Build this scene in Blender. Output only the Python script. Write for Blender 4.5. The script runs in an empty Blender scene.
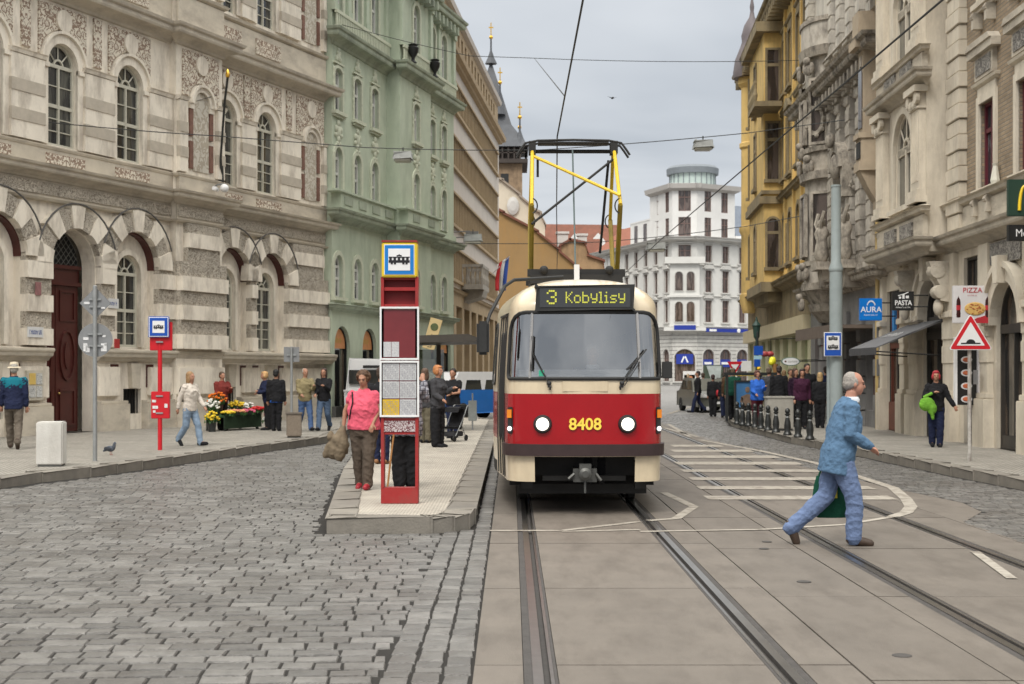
import bpy, bmesh, math, random
from mathutils import Vector, Matrix, Euler
from mathutils.geometry import tessellate_polygon
random.seed(7)
R = math.radians
PI = math.pi
SC = bpy.context.scene
COL = SC.collection
CX, HY, FPX, EYE = 511.5, 372.0, 1422.0, 1.71

def gp(px, py, h=0.0):
    """point of a level surface at height h seen at a pixel of the photograph"""
    Y = FPX * (EYE - h) / (py - HY)
    return ((px - CX) / FPX * Y, Y)

def xz(px, py, Y):
    return ((px - CX) / FPX * Y, EYE + (HY - py) / FPX * Y)

# ------------------------------------------------------------------ materials
MATS = {}
def mat(name, col, rough=0.8, var=0.12, scale=2.0, bump=0.0, bscale=40.0, metal=0.0, spec=0.4,
        stain=None, stain_amt=0.0, stain_scale=(0.8, 0.8, 0.25), per_object=0.0, per_island=0.0, coat=0.0):
    if name in MATS: return MATS[name]
    m = bpy.data.materials.new(name); m.use_nodes = True
    nt = m.node_tree; N = nt.nodes; L = nt.links
    b = N['Principled BSDF']
    b.inputs['Roughness'].default_value = rough
    b.inputs['Metallic'].default_value = metal
    b.inputs['Specular IOR Level'].default_value = spec
    b.inputs['Coat Weight'].default_value = coat
    tc = N.new('ShaderNodeTexCoord')
    c = (*col, 1)
    last = None
    if var > 0:
        n = N.new('ShaderNodeTexNoise'); n.inputs['Scale'].default_value = scale; n.inputs['Detail'].default_value = 6; n.inputs['Roughness'].default_value = .65
        L.new(tc.outputs['Object'], n.inputs['Vector'])
        mr = N.new('ShaderNodeMapRange'); mr.inputs['From Min'].default_value = .25; mr.inputs['From Max'].default_value = .75
        mr.inputs['To Min'].default_value = 1 - var; mr.inputs['To Max'].default_value = 1 + var
        L.new(n.outputs['Fac'], mr.inputs['Value'])
        mx = N.new('ShaderNodeMix'); mx.data_type = 'RGBA'; mx.blend_type = 'MULTIPLY'; mx.inputs['Factor'].default_value = 1
        mx.inputs['A'].default_value = c
        L.new(mr.outputs['Result'], mx.inputs['B'])
        last = mx.outputs['Result']
    for amt, kind in ((per_object, 'o'), (per_island, 'i')):
        if amt > 0:
            if kind == 'o':
                src = N.new('ShaderNodeObjectInfo').outputs['Random']
            else:
                src = N.new('ShaderNodeNewGeometry').outputs['Random Per Island']
            mr = N.new('ShaderNodeMapRange'); mr.inputs['To Min'].default_value = 1 - amt; mr.inputs['To Max'].default_value = 1 + amt
            L.new(src, mr.inputs['Value'])
            mx = N.new('ShaderNodeMix'); mx.data_type = 'RGBA'; mx.blend_type = 'MULTIPLY'; mx.inputs['Factor'].default_value = 1
            if last is None: mx.inputs['A'].default_value = c
            else: L.new(last, mx.inputs['A'])
            L.new(mr.outputs['Result'], mx.inputs['B']); last = mx.outputs['Result']
    if stain is not None and stain_amt > 0:
        mp = N.new('ShaderNodeMapping'); mp.inputs['Scale'].default_value = stain_scale
        L.new(tc.outputs['Object'], mp.inputs['Vector'])
        n = N.new('ShaderNodeTexNoise'); n.inputs['Scale'].default_value = 1.7; n.inputs['Detail'].default_value = 9; n.inputs['Roughness'].default_value = .7
        L.new(mp.outputs['Vector'], n.inputs['Vector'])
        mr = N.new('ShaderNodeMapRange'); mr.inputs['From Min'].default_value = .46; mr.inputs['From Max'].default_value = .66
        mr.inputs['To Min'].default_value = 0; mr.inputs['To Max'].default_value = stain_amt
        L.new(n.outputs['Fac'], mr.inputs['Value'])
        mx = N.new('ShaderNodeMix'); mx.data_type = 'RGBA'
        L.new(mr.outputs['Result'], mx.inputs['Factor'])
        if last is None: mx.inputs['A'].default_value = c
        else: L.new(last, mx.inputs['A'])
        mx.inputs['B'].default_value = (*stain, 1); last = mx.outputs['Result']
    if last is None: b.inputs['Base Color'].default_value = c
    else: L.new(last, b.inputs['Base Color'])
    if bump > 0:
        n = N.new('ShaderNodeTexNoise'); n.inputs['Scale'].default_value = bscale; n.inputs['Detail'].default_value = 5
        L.new(tc.outputs['Object'], n.inputs['Vector'])
        bp = N.new('ShaderNodeBump'); bp.inputs['Strength'].default_value = bump; bp.inputs['Distance'].default_value = .02
        L.new(n.outputs['Fac'], bp.inputs['Height']); L.new(bp.outputs['Normal'], b.inputs['Normal'])
    MATS[name] = m
    return m

def emis(name, col, strength):
    if name in MATS: return MATS[name]
    m = bpy.data.materials.new(name); m.use_nodes = True
    b = m.node_tree.nodes['Principled BSDF']
    b.inputs['Base Color'].default_value = (*col, 1)
    b.inputs['Emission Color'].default_value = (*col, 1); b.inputs['Emission Strength'].default_value = strength
    MATS[name] = m; return m

def glass(name, tint=(.75, .8, .8), gloss=.12, rough=.02):
    """see-through pane with a mirror reflection on top"""
    if name in MATS: return MATS[name]
    m = bpy.data.materials.new(name); m.use_nodes = True
    nt = m.node_tree; N = nt.nodes; L = nt.links
    N.remove(N['Principled BSDF'])
    t = N.new('ShaderNodeBsdfTransparent'); t.inputs['Color'].default_value = (*tint, 1)
    g = N.new('ShaderNodeBsdfGlossy'); g.inputs['Roughness'].default_value = rough
    f = N.new('ShaderNodeFresnel'); f.inputs['IOR'].default_value = 1.5
    a = N.new('ShaderNodeMath'); a.operation = 'ADD'; a.inputs[1].default_value = gloss; a.use_clamp = True
    L.new(f.outputs['Fac'], a.inputs[0])
    mx = N.new('ShaderNodeMixShader'); L.new(a.outputs['Value'], mx.inputs['Fac'])
    L.new(t.outputs['BSDF'], mx.inputs[1]); L.new(g.outputs['BSDF'], mx.inputs[2])
    L.new(mx.outputs['Shader'], N['Material Output'].inputs['Surface'])
    MATS[name] = m; return m

def pane_mat(name, dark=(.02, .022, .025), light=(.16, .15, .13), amt=.5, rough=.12, spec=.9):
    """window pane: dark room behind glass, curtains in some windows"""
    if name in MATS: return MATS[name]
    m = bpy.data.materials.new(name); m.use_nodes = True
    nt = m.node_tree; N = nt.nodes; L = nt.links
    b = N['Principled BSDF']; b.inputs['Roughness'].default_value = rough; b.inputs['Specular IOR Level'].default_value = spec
    tc = N.new('ShaderNodeTexCoord'); oi = N.new('ShaderNodeObjectInfo')
    w = N.new('ShaderNodeTexNoise'); w.inputs['Scale'].default_value = 1.4; w.inputs['Detail'].default_value = 3; w.noise_dimensions = '4D'
    mm = N.new('ShaderNodeMath'); mm.operation = 'MULTIPLY'; mm.inputs[1].default_value = 37
    L.new(oi.outputs['Random'], mm.inputs[0]); L.new(mm.outputs[0], w.inputs['W'])
    mp = N.new('ShaderNodeMapping'); mp.inputs['Scale'].default_value = (2.4, 1, .5)
    L.new(tc.outputs['Object'], mp.inputs['Vector']); L.new(mp.outputs['Vector'], w.inputs['Vector'])
    r = N.new('ShaderNodeMapRange'); r.inputs['From Min'].default_value = .48; r.inputs['From Max'].default_value = .56; r.inputs['To Max'].default_value = amt
    L.new(w.outputs['Fac'], r.inputs['Value'])
    mx = N.new('ShaderNodeMix'); mx.data_type = 'RGBA'; mx.inputs['A'].default_value = (*dark, 1); mx.inputs['B'].default_value = (*light, 1)
    L.new(r.outputs['Result'], mx.inputs['Factor']); L.new(mx.outputs['Result'], b.inputs['Base Color'])
    n = N.new('ShaderNodeTexNoise'); n.inputs['Scale'].default_value = 2.2
    L.new(tc.outputs['Object'], n.inputs['Vector'])
    bp = N.new('ShaderNodeBump'); bp.inputs['Strength'].default_value = .15; bp.inputs['Distance'].default_value = .02
    L.new(n.outputs['Fac'], bp.inputs['Height']); L.new(bp.outputs['Normal'], b.inputs['Normal'])
    MATS[name] = m; return m

def brick_mat(name, c1, c2, mortar, scale=1.0, bw=.3, bh=.09, ms=.012, rough=.85, bump=.6, axes='xz', off=.5, dist=.01, stain=0):
    """courses in object x / z (walls) or x / y (paving)"""
    if name in MATS: return MATS[name]
    m = bpy.data.materials.new(name); m.use_nodes = True
    nt = m.node_tree; N = nt.nodes; L = nt.links
    b = N['Principled BSDF']; b.inputs['Roughness'].default_value = rough
    tc = N.new('ShaderNodeTexCoord'); sp = N.new('ShaderNodeSeparateXYZ'); cb = N.new('ShaderNodeCombineXYZ')
    L.new(tc.outputs['Object'], sp.inputs[0])
    L.new(sp.outputs['X'], cb.inputs['X']); L.new(sp.outputs['Z' if axes == 'xz' else 'Y'], cb.inputs['Y'])
    t = N.new('ShaderNodeTexBrick'); t.inputs['Scale'].default_value = scale
    t.inputs['Color1'].default_value = (*c1, 1); t.inputs['Color2'].default_value = (*c2, 1); t.inputs['Mortar'].default_value = (*mortar, 1)
    t.inputs['Mortar Size'].default_value = ms; t.inputs['Brick Width'].default_value = bw; t.inputs['Row Height'].default_value = bh
    t.inputs['Mortar Smooth'].default_value = .3; t.offset = off
    L.new(cb.outputs[0], t.inputs['Vector'])
    n = N.new('ShaderNodeTexNoise'); n.inputs['Scale'].default_value = 1.2; n.inputs['Detail'].default_value = 7; n.inputs['Roughness'].default_value = .7
    L.new(tc.outputs['Object'], n.inputs['Vector'])
    mr = N.new('ShaderNodeMapRange'); mr.inputs['From Min'].default_value = .25; mr.inputs['From Max'].default_value = .75
    mr.inputs['To Min'].default_value = .72; mr.inputs['To Max'].default_value = 1.22
    L.new(n.outputs['Fac'], mr.inputs['Value'])
    mx = N.new('ShaderNodeMix'); mx.data_type = 'RGBA'; mx.blend_type = 'MULTIPLY'; mx.inputs['Factor'].default_value = 1
    L.new(t.outputs['Color'], mx.inputs['A']); L.new(mr.outputs['Result'], mx.inputs['B'])
    L.new(mx.outputs['Result'], b.inputs['Base Color'])
    iv = N.new('ShaderNodeMath'); iv.operation = 'SUBTRACT'; iv.inputs[0].default_value = 1
    L.new(t.outputs['Fac'], iv.inputs[1])
    bp = N.new('ShaderNodeBump'); bp.inputs['Strength'].default_value = bump; bp.inputs['Distance'].default_value = dist
    L.new(iv.outputs[0], bp.inputs['Height']); L.new(bp.outputs['Normal'], b.inputs['Normal'])
    MATS[name] = m; return m

def carved_mat(name, hi, lo, scale=7.0, bump=1.0, thr=(.42, .56), mirror=False, dist=.03, detail=2.0, kind='worm'):
    """worm-carved or scraped-plaster ornament: two tones with relief"""
    if name in MATS: return MATS[name]
    m = bpy.data.materials.new(name); m.use_nodes = True
    nt = m.node_tree; N = nt.nodes; L = nt.links
    b = N['Principled BSDF']; b.inputs['Roughness'].default_value = .9
    tc = N.new('ShaderNodeTexCoord'); vec = tc.outputs['Object']
    if mirror:
        sp = N.new('ShaderNodeSeparateXYZ'); cb = N.new('ShaderNodeCombineXYZ'); ab = N.new('ShaderNodeMath'); ab.operation = 'ABSOLUTE'
        L.new(vec, sp.inputs[0]); L.new(sp.outputs['X'], ab.inputs[0]); L.new(ab.outputs[0], cb.inputs['X'])
        L.new(sp.outputs['Y'], cb.inputs['Y']); L.new(sp.outputs['Z'], cb.inputs['Z']); vec = cb.outputs[0]
    n0 = N.new('ShaderNodeTexNoise'); n0.inputs['Scale'].default_value = scale * .5; n0.inputs['Detail'].default_value = 1
    L.new(vec, n0.inputs['Vector'])
    wv = N.new('ShaderNodeTexNoise'); wv.inputs['Scale'].default_value = scale; wv.inputs['Detail'].default_value = detail
    wv.inputs['Distortion'].default_value = 1.6 if kind == 'worm' else .8
    L.new(vec, wv.inputs['Vector'])
    # ridged noise gives strands
    s1 = N.new('ShaderNodeMath'); s1.operation = 'SUBTRACT'; s1.inputs[1].default_value = .5; L.new(wv.outputs['Fac'], s1.inputs[0])
    s2 = N.new('ShaderNodeMath'); s2.operation = 'ABSOLUTE'; L.new(s1.outputs[0], s2.inputs[0])
    mr = N.new('ShaderNodeMapRange'); mr.inputs['From Min'].default_value = thr[0] * .1; mr.inputs['From Max'].default_value = thr[1] * .1
    mr.interpolation_type = 'SMOOTHSTEP'
    L.new(s2.outputs[0], mr.inputs['Value'])
    mx = N.new('ShaderNodeMix'); mx.data_type = 'RGBA'; mx.inputs['A'].default_value = (*lo, 1); mx.inputs['B'].default_value = (*hi, 1)
    L.new(mr.outputs['Result'], mx.inputs['Factor'])
    n2 = N.new('ShaderNodeTexNoise'); n2.inputs['Scale'].default_value = 1.1; n2.inputs['Detail'].default_value = 6
    L.new(tc.outputs['Object'], n2.inputs['Vector'])
    m2 = N.new('ShaderNodeMapRange'); m2.inputs['To Min'].default_value = .7; m2.inputs['To Max'].default_value = 1.3; L.new(n2.outputs['Fac'], m2.inputs['Value'])
    mx2 = N.new('ShaderNodeMix'); mx2.data_type = 'RGBA'; mx2.blend_type = 'MULTIPLY'; mx2.inputs['Factor'].default_value = 1
    L.new(mx.outputs['Result'], mx2.inputs['A']); L.new(m2.outputs['Result'], mx2.inputs['B'])
    L.new(mx2.outputs['Result'], b.inputs['Base Color'])
    bp = N.new('ShaderNodeBump'); bp.inputs['Strength'].default_value = bump; bp.inputs['Distance'].default_value = dist
    L.new(mr.outputs['Result'], bp.inputs['Height']); L.new(bp.outputs['Normal'], b.inputs['Normal'])
    MATS[name] = m; return m

# ------------------------------------------------------------------ mesh builder
class MB:
    def __init__(self): self.v = []; self.f = []; self.m = []; self.mi = 0; self.mats = []; self.T = None
    def use(self, material):
        if material not in self.mats: self.mats.append(material)
        self.mi = self.mats.index(material); return self
    def add(self, vs, fs):
        k = len(self.v)
        if self.T is not None: vs = [tuple(self.T @ Vector(p)) for p in vs]
        self.v += [tuple(p) for p in vs]
        for f in fs: self.f.append(tuple(i + k for i in f)); self.m.append(self.mi)
        return self
    def box(self, x0, x1, y0, y1, z0, z1):
        if x0 > x1: x0, x1 = x1, x0
        if y0 > y1: y0, y1 = y1, y0
        if z0 > z1: z0, z1 = z1, z0
        return self.add([(x0,y0,z0),(x1,y0,z0),(x1,y1,z0),(x0,y1,z0),(x0,y0,z1),(x1,y0,z1),(x1,y1,z1),(x0,y1,z1)],
            [(3,2,1,0),(4,5,6,7),(0,1,5,4),(1,2,6,5),(2,3,7,6),(3,0,4,7)])
    def prism(self, poly, a0, a1, axis='y'):
        """polygon extruded along an axis; poly in the two other axes"""
        n = len(poly)
        def pt(p, a):
            if axis == 'y': return (p[0], a, p[1])
            if axis == 'x': return (a, p[0], p[1])
            return (p[0], p[1], a)
        vs = [pt(p, a0) for p in poly] + [pt(p, a1) for p in poly]
        fs = [(i, (i+1) % n, n + (i+1) % n, n + i) for i in range(n)]
        tr = tessellate_polygon([[Vector((p[0], p[1], 0)) for p in poly]])
        for t in tr:
            fs.append(tuple(t)); fs.append(tuple(i + n for i in reversed(t)))
        return self.add(vs, fs)
    def tube(self, pts, r, n=8, cap=True):
        pts = [Vector(p) for p in pts]; m = len(pts)
        rr = r if isinstance(r, (list, tuple)) else [r] * m
        vs = []; fs = []
        prev = None
        for i, p in enumerate(pts):
            t = (pts[min(i+1, m-1)] - pts[max(i-1, 0)])
            if t.length < 1e-9: t = Vector((0,0,1))
            t.normalize()
            if prev is None:
                a = Vector((0,0,1)) if abs(t.z) < .9 else Vector((1,0,0))
                s = t.cross(a).normalized()
            else:
                s = prev - t * prev.dot(t)
                s.normalize()
            prev = s; u = t.cross(s)
            for k in range(n):
                an = 2*PI*k/n
                vs.append(p + (s*math.cos(an) + u*math.sin(an)) * rr[i])
        for i in range(m-1):
            for k in range(n):
                fs.append((i*n+k, i*n+(k+1) % n, (i+1)*n+(k+1) % n, (i+1)*n+k))
        if cap:
            fs.append(tuple(reversed(range(n)))); fs.append(tuple(range((m-1)*n, m*n)))
        return self.add(vs, fs)
    def lathe(self, prof, n=16, c=(0,0,0), axis='z', sy=1.0):
        """profile of (radius, height)"""
        vs = []; fs = []; m = len(prof)
        for r, h in prof:
            for k in range(n):
                a = 2*PI*k/n; x, y = r*math.cos(a), r*math.sin(a)*sy
                if axis == 'z': vs.append((c[0]+x, c[1]+y, c[2]+h))
                elif axis == 'y': vs.append((c[0]+x, c[1]+h, c[2]+y))
                else: vs.append((c[0]+h, c[1]+x, c[2]+y))
        for i in range(m-1):
            for k in range(n): fs.append((i*n+k, i*n+(k+1) % n, (i+1)*n+(k+1) % n, (i+1)*n+k))
        fs.append(tuple(reversed(range(n)))); fs.append(tuple(range((m-1)*n, m*n)))
        return self.add(vs, fs)
    def rings(self, rings, closed=True, cap=True):
        n = len(rings[0]); m = len(rings); vs = [p for r in rings for p in r]; fs = []
        for i in range(m-1):
            for k in range(n if closed else n-1): fs.append((i*n+k, i*n+(k+1) % n, (i+1)*n+(k+1) % n, (i+1)*n+k))
        if cap: fs.append(tuple(reversed(range(n)))); fs.append(tuple(range((m-1)*n, m*n)))
        return self.add(vs, fs)
    def ball(self, c, rx, ry=None, rz=None, n=12, m=8):
        ry = rx if ry is None else ry; rz = rx if rz is None else rz
        rings = []
        for i in range(1, m):
            th = PI*i/m
            rings.append([(c[0]+rx*math.sin(th)*math.cos(2*PI*k/n), c[1]+ry*math.sin(th)*math.sin(2*PI*k/n), c[2]-rz*math.cos(th)) for k in range(n)])
        k0 = len(self.v); self.rings(rings, cap=True); return self
    def mesh(self, name, mats=None, smooth=False, bevel=0, recalc=True):
        me = bpy.data.meshes.new(name)
        me.from_pydata(self.v, [], self.f)
        ml = self.mats if self.mats else ([mats] if not isinstance(mats, (list, tuple)) else list(mats))
        for m in ml: me.materials.append(m)
        if self.mats: me.polygons.foreach_set('material_index', self.m)
        if recalc or bevel:
            bm = bmesh.new(); bm.from_mesh(me)
            if bevel:
                bmesh.ops.remove_doubles(bm, verts=bm.verts, dist=1e-5)
                eds = [e for e in bm.edges if len(e.link_faces) == 2 and e.calc_face_angle(0) > .6]
                bmesh.ops.bevel(bm, geom=eds, offset=bevel, segments=2, affect='EDGES', clamp_overlap=True)
            bmesh.ops.recalc_face_normals(bm, faces=bm.faces)
            bm.to_mesh(me); bm.free()
        if smooth:
            me.polygons.foreach_set('use_smooth', [True] * len(me.polygons))
            try: me.set_sharp_from_angle(angle=R(smooth if smooth is not True else 40))
            except Exception: pass
        me.update(); return me
    def build(self, name, mats=None, parent=None, loc=(0,0,0), **k):
        return link(name, self.mesh(name, mats, **k), parent, loc)

def link(name, data, parent=None, loc=(0,0,0)):
    o = bpy.data.objects.new(name, data); COL.objects.link(o); o.location = loc
    if parent is not None: o.parent = parent
    return o
def tag(o, label=None, cat=None, group=None, kind=None):
    if label: o['label'] = label
    if cat: o['category'] = cat
    if group: o['group'] = group
    if kind: o['kind'] = kind
    return o
def thing(name, label, cat, loc=(0,0,0), rz=0.0, group=None):
    o = bpy.data.objects.new(name, None); COL.objects.link(o); o.location = loc; o.rotation_euler = (0,0,rz); o.empty_display_size = .2
    return tag(o, label, cat, group)
def structure(o): o['kind'] = 'structure'; return o
KIDS = {}
def copy_tree(o, parent=None, label=None):
    if not KIDS.get('ok'):
        pass
    c = o.copy(); COL.objects.link(c)
    if parent is not None: c.parent = parent
    for ch in [x for x in COL.objects if x.parent == o]: copy_tree(ch, c)
    if label: c['label'] = label
    return c

TMP_SC = bpy.data.scenes.new('workbench')
def evaluated_mesh(o):
    TMP_SC.collection.objects.link(o)
    with bpy.context.temp_override(scene=TMP_SC, view_layer=TMP_SC.view_layers[0]):
        dg = bpy.context.evaluated_depsgraph_get(); me = bpy.data.meshes.new_from_object(o.evaluated_get(dg))
    bpy.data.objects.remove(o)
    return me
SPLIT = {'cornice', 'base_block', 'plinth', 'pilaster_strip', 'roof_railing', 'cellar_grating_'}
def split_mb(mb, tol=.06):
    par = list(range(len(mb.v)))
    def find(a):
        while par[a] != a: par[a] = par[par[a]]; a = par[a]
        return a
    for f in mb.f:
        r0 = find(f[0])
        for i in f[1:]: par[find(i)] = r0
    isl = {}
    for i in range(len(mb.v)): isl.setdefault(find(i), []).append(i)
    boxes = []
    for r_, ids in isl.items():
        P = [mb.v[i] for i in ids]; boxes.append([[min(p[k] for p in P)-tol for k in range(3)], [max(p[k] for p in P)+tol for k in range(3)], {r_}])
    ch = True
    while ch:
        ch = False; out = []
        for b in boxes:
            for c in out:
                if all(b[0][k] <= c[1][k] and c[0][k] <= b[1][k] for k in range(3)):
                    c[0] = [min(b[0][k], c[0][k]) for k in range(3)]; c[1] = [max(b[1][k], c[1][k]) for k in range(3)]; c[2] |= b[2]; ch = True; break
            else: out.append(b)
        boxes = out
    res = []
    for b in boxes:
        m2 = MB(); m2.mats = mb.mats; mp = {}
        for f, mi in zip(mb.f, mb.m):
            if find(f[0]) in b[2]:
                nf = []
                for i in f:
                    if i not in mp: mp[i] = len(m2.v); m2.v.append(mb.v[i])
                    nf.append(mp[i])
                m2.f.append(tuple(nf)); m2.m.append(mi)
        res.append(m2)
    return res
def text_mesh(s, size=1.0, extrude=.002, bold=0.0, align='CENTER', sx=1.0):
    cu = bpy.data.curves.new('lettering', 'FONT'); cu.body = s; cu.size = size; cu.extrude = extrude
    cu.align_x = align; cu.align_y = 'CENTER'; cu.offset = bold; cu.resolution_u = 3
    me = evaluated_mesh(bpy.data.objects.new('lettering', cu))
    # curve text lies in XY: stand it up in XZ facing -Y
    me.transform(Matrix.Rotation(R(90), 4, 'X') @ Matrix.Diagonal((sx, 1, 1, 1)))
    return me
def text(s, size, material, parent, loc, name='lettering', rz=0, **k):
    me = text_mesh(s, size, **k); me.materials.clear(); me.materials.append(material)
    o = link(name, me, parent, loc); o.rotation_euler = (0, 0, rz); return o

def marks(w, h, material, parent, loc, n=8, name='lettering'):
    """row of small letter-like strokes for writing too small to read"""
    rnd = random.Random(n*17 + int(w*100)); q = MB(); x = -w/2; st = w/n
    for k in range(n):
        a = st*.72; z0 = -h/2; z1 = h/2*(1 if rnd.random() < .5 else .6); kind = rnd.random()
        q.box(x, x+a*.25, -.002, 0, z0, z1)
        if kind < .6: q.box(x+a*.75, x+a, -.0022, 0, z0, z1*.8)
        zz_ = rnd.choice((z0, 0, z1-h*.18)); q.box(x+a*.25, x+a*.75, -.0018, 0, zz_, zz_+h*.18)
        x += st
    return q.build(name, material, parent, loc)

def arc(cx, cz, r, a0, a1, n, rz=None):
    rz = r if rz is None else rz
    return [(cx + r*math.cos(R(a0 + (a1-a0)*i/n)), cz + rz*math.sin(R(a0 + (a1-a0)*i/n))) for i in range(n+1)]
def opening(sc, w, z0, z1, arch='none', seg=12):
    """counter-clockwise outline of an opening"""
    h = w/2
    if arch == 'round':
        return [(sc-h, z0), (sc+h, z0)] + arc(sc, z1-h, h, 0, 180, seg)
    if arch == 'seg':
        rise = w*.2; r = (h*h + rise*rise)/(2*rise); a = math.degrees(math.asin(h/r))
        return [(sc-h, z0), (sc+h, z0)] + arc(sc, z1-r, r, 90-a, 90+a, 6)
    return [(sc-h, z0), (sc+h, z0), (sc+h, z1), (sc-h, z1)]
def grow(poly, d):
    """offset a convex CCW outline outwards"""
    n = len(poly); out = []
    for i in range(n):
        p0, p, p1 = Vector(poly[i-1]), Vector(poly[i]), Vector(poly[(i+1) % n])
        e0 = (p-p0); e1 = (p1-p)
        if e0.length < 1e-6 or e1.length < 1e-6: out.append(tuple(p)); continue
        e0.normalize(); e1.normalize()
        n0 = Vector((e0.y, -e0.x)); n1 = Vector((e1.y, -e1.x)); b = (n0+n1)
        if b.length < 1e-6: b = n0
        b.normalize(); c = max(.4, b.dot(n0))
        out.append(tuple(p + b*(d/c)))
    return out
def panel(mb, outer, holes, y0, y1, sides=True):
    """flat wall face at y=y0 with openings; reveals run back to y1"""
    polys = [outer] + holes
    tr = tessellate_polygon([[Vector((p[0], p[1], 0)) for p in q] for q in polys])
    flat = [p for q in polys for p in q]
    mb.add([(p[0], y0, p[1]) for p in flat], [tuple(t) for t in tr])
    for q in (polys if sides else holes):
        n = len(q)
        mb.add([(p[0], y0, p[1]) for p in q] + [(p[0], y1, p[1]) for p in q], [(i, (i+1) % n, n+(i+1) % n, n+i) for i in range(n)])
def ring(mb, inner, d, y0, y1, outer=None):
    """raised band round an outline (front at y0, back at y1)"""
    o = outer or grow(inner, d); n = len(inner)
    vs = [(p[0], y0, p[1]) for p in inner] + [(p[0], y0, p[1]) for p in o] + [(p[0], y1, p[1]) for p in inner] + [(p[0], y1, p[1]) for p in o]
    fs = []
    for i in range(n):
        j = (i+1) % n
        fs += [(i, j, n+j, n+i), (n+i, n+j, 3*n+j, 3*n+i), (j, i, 2*n+i, 2*n+j)]
    mb.add(vs, fs)
def arch_band(mb, sc, zc, r0, r1, y0, y1, a0=0, a1=180, n=16):
    """half-ring (archivolt)"""
    A = arc(sc, zc, r0, a0, a1, n); B = arc(sc, zc, r1, a0, a1, n)
    for i in range(n):
        q = [A[i], B[i], B[i+1], A[i+1]]
        vs = [(p[0], y0, p[1]) for p in q] + [(p[0], y1, p[1]) for p in q]
        mb.add(vs, [(0,1,2,3), (4,7,6,5), (1,5,6,2), (0,3,7,4), (0,4,5,1), (3,2,6,7)] if i in (0, n-1) else [(0,1,2,3), (1,5,6,2), (0,3,7,4)])
def cornice(mb, s0, s1, z0, prof, ret=True):
    """moulding: prof = list of (out, up) from wall; runs s0..s1 with mitred returns at the ends"""
    n = len(prof); rs = []
    ring0 = [(s0 - (p[0] if ret else 0), -p[0], z0 + p[1]) for p in prof]
    ring1 = [(s1 + (p[0] if ret else 0), -p[0], z0 + p[1]) for p in prof]
    b0 = [(s0 - (p[0] if ret else 0), .02, z0 + p[1]) for p in prof]; b1 = [(s1 + (p[0] if ret else 0), .02, z0 + p[1]) for p in prof]
    mb.rings([b0, ring0, ring1, b1], closed=False, cap=False)
    # close top and bottom
    mb.add([b0[0], ring0[0], ring1[0], b1[0]], [(0,1,2,3)]); mb.add([b0[-1], ring0[-1], ring1[-1], b1[-1]], [(3,2,1,0)])
CORN_BIG = [(0,0), (.06,.02), (.09,.10), (.16,.16), (.22,.20), (.42,.24), (.45,.30), (.45,.40), (.52,.44), (.55,.52), (0,.58)]
CORN_MID = [(0,0), (.05,.02), (.08,.08), (.2,.12), (.22,.2), (.28,.24), (0,.3)]
CORN_SM = [(0,0), (.04,.02), (.1,.06), (.12,.12), (0,.15)]
def scalep(prof, a, b=None):
    b = a if b is None else b
    return [(p[0]*a, p[1]*b) for p in prof]
# ------------------------------------------------------------------ camera, light, air
cam = bpy.data.cameras.new('camera'); co = link('camera', cam); SC.camera = co
co.location = (0, 0, EYE); co.rotation_euler = (R(90), 0, 0)
cam.sensor_width = 36; cam.lens = 36*FPX/1024; cam.clip_end = 2000; cam.clip_start = .1
cam.shift_y = (HY-342)/1024; cam.shift_x = (512-CX)/1024
cam.dof.use_dof = True; cam.dof.focus_distance = 15.5; cam.dof.aperture_fstop = 4.5
w = bpy.data.worlds.new('World'); SC.world = w; w.use_nodes = True
nt = w.node_tree; N = nt.nodes; L = nt.links
bg = N['Background']; bg.inputs['Strength'].default_value = .1
sky = N.new('ShaderNodeTexSky'); sky.sky_type = 'NISHITA'; sky.sun_disc = False
SUN_EL, SUN_AZ = R(52), R(200)
sky.sun_elevation = SUN_EL; sky.sun_rotation = SUN_AZ
sky.air_density = 1.0; sky.dust_density = 3
tc = N.new('ShaderNodeTexCoord'); sp = N.new('ShaderNodeSeparateXYZ'); L.new(tc.outputs['Generated'], sp.inputs[0])
# cloud deck: a layer seen in perspective, brighter overhead than at the horizon
zc = N.new('ShaderNodeMath'); zc.operation = 'MAXIMUM'; zc.inputs[1].default_value = 0; L.new(sp.outputs['Z'], zc.inputs[0])
za = N.new('ShaderNodeMath'); za.operation = 'ADD'; za.inputs[1].default_value = .16; L.new(zc.outputs[0], za.inputs[0])
dx = N.new('ShaderNodeMath'); dx.operation = 'DIVIDE'; L.new(sp.outputs['X'], dx.inputs[0]); L.new(za.outputs[0], dx.inputs[1])
dy = N.new('ShaderNodeMath'); dy.operation = 'DIVIDE'; L.new(sp.outputs['Y'], dy.inputs[0]); L.new(za.outputs[0], dy.inputs[1])
cb = N.new('ShaderNodeCombineXYZ'); L.new(dx.outputs[0], cb.inputs['X']); L.new(dy.outputs[0], cb.inputs['Y'])
cn = N.new('ShaderNodeTexNoise'); cn.inputs['Scale'].default_value = .75; cn.inputs['Detail'].default_value = 5; cn.inputs['Roughness'].default_value = .5; cn.inputs['Distortion'].default_value = .3
L.new(cb.outputs[0], cn.inputs['Vector'])
cr = N.new('ShaderNodeValToRGB'); cr.color_ramp.elements[0].position = .34; cr.color_ramp.elements[1].position = .66
cr.color_ramp.elements[0].color = (3.1, 3.4, 3.8, 1); cr.color_ramp.elements[1].color = (6.2, 6.4, 6.6, 1)
L.new(cn.outputs['Fac'], cr.inputs['Fac'])
gr = N.new('ShaderNodeMapRange'); gr.inputs['From Min'].default_value = .27; gr.inputs['From Max'].default_value = .7; gr.inputs['To Min'].default_value = 0; gr.inputs['To Max'].default_value = 1
L.new(sp.outputs['Z'], gr.inputs['Value'])
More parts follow.
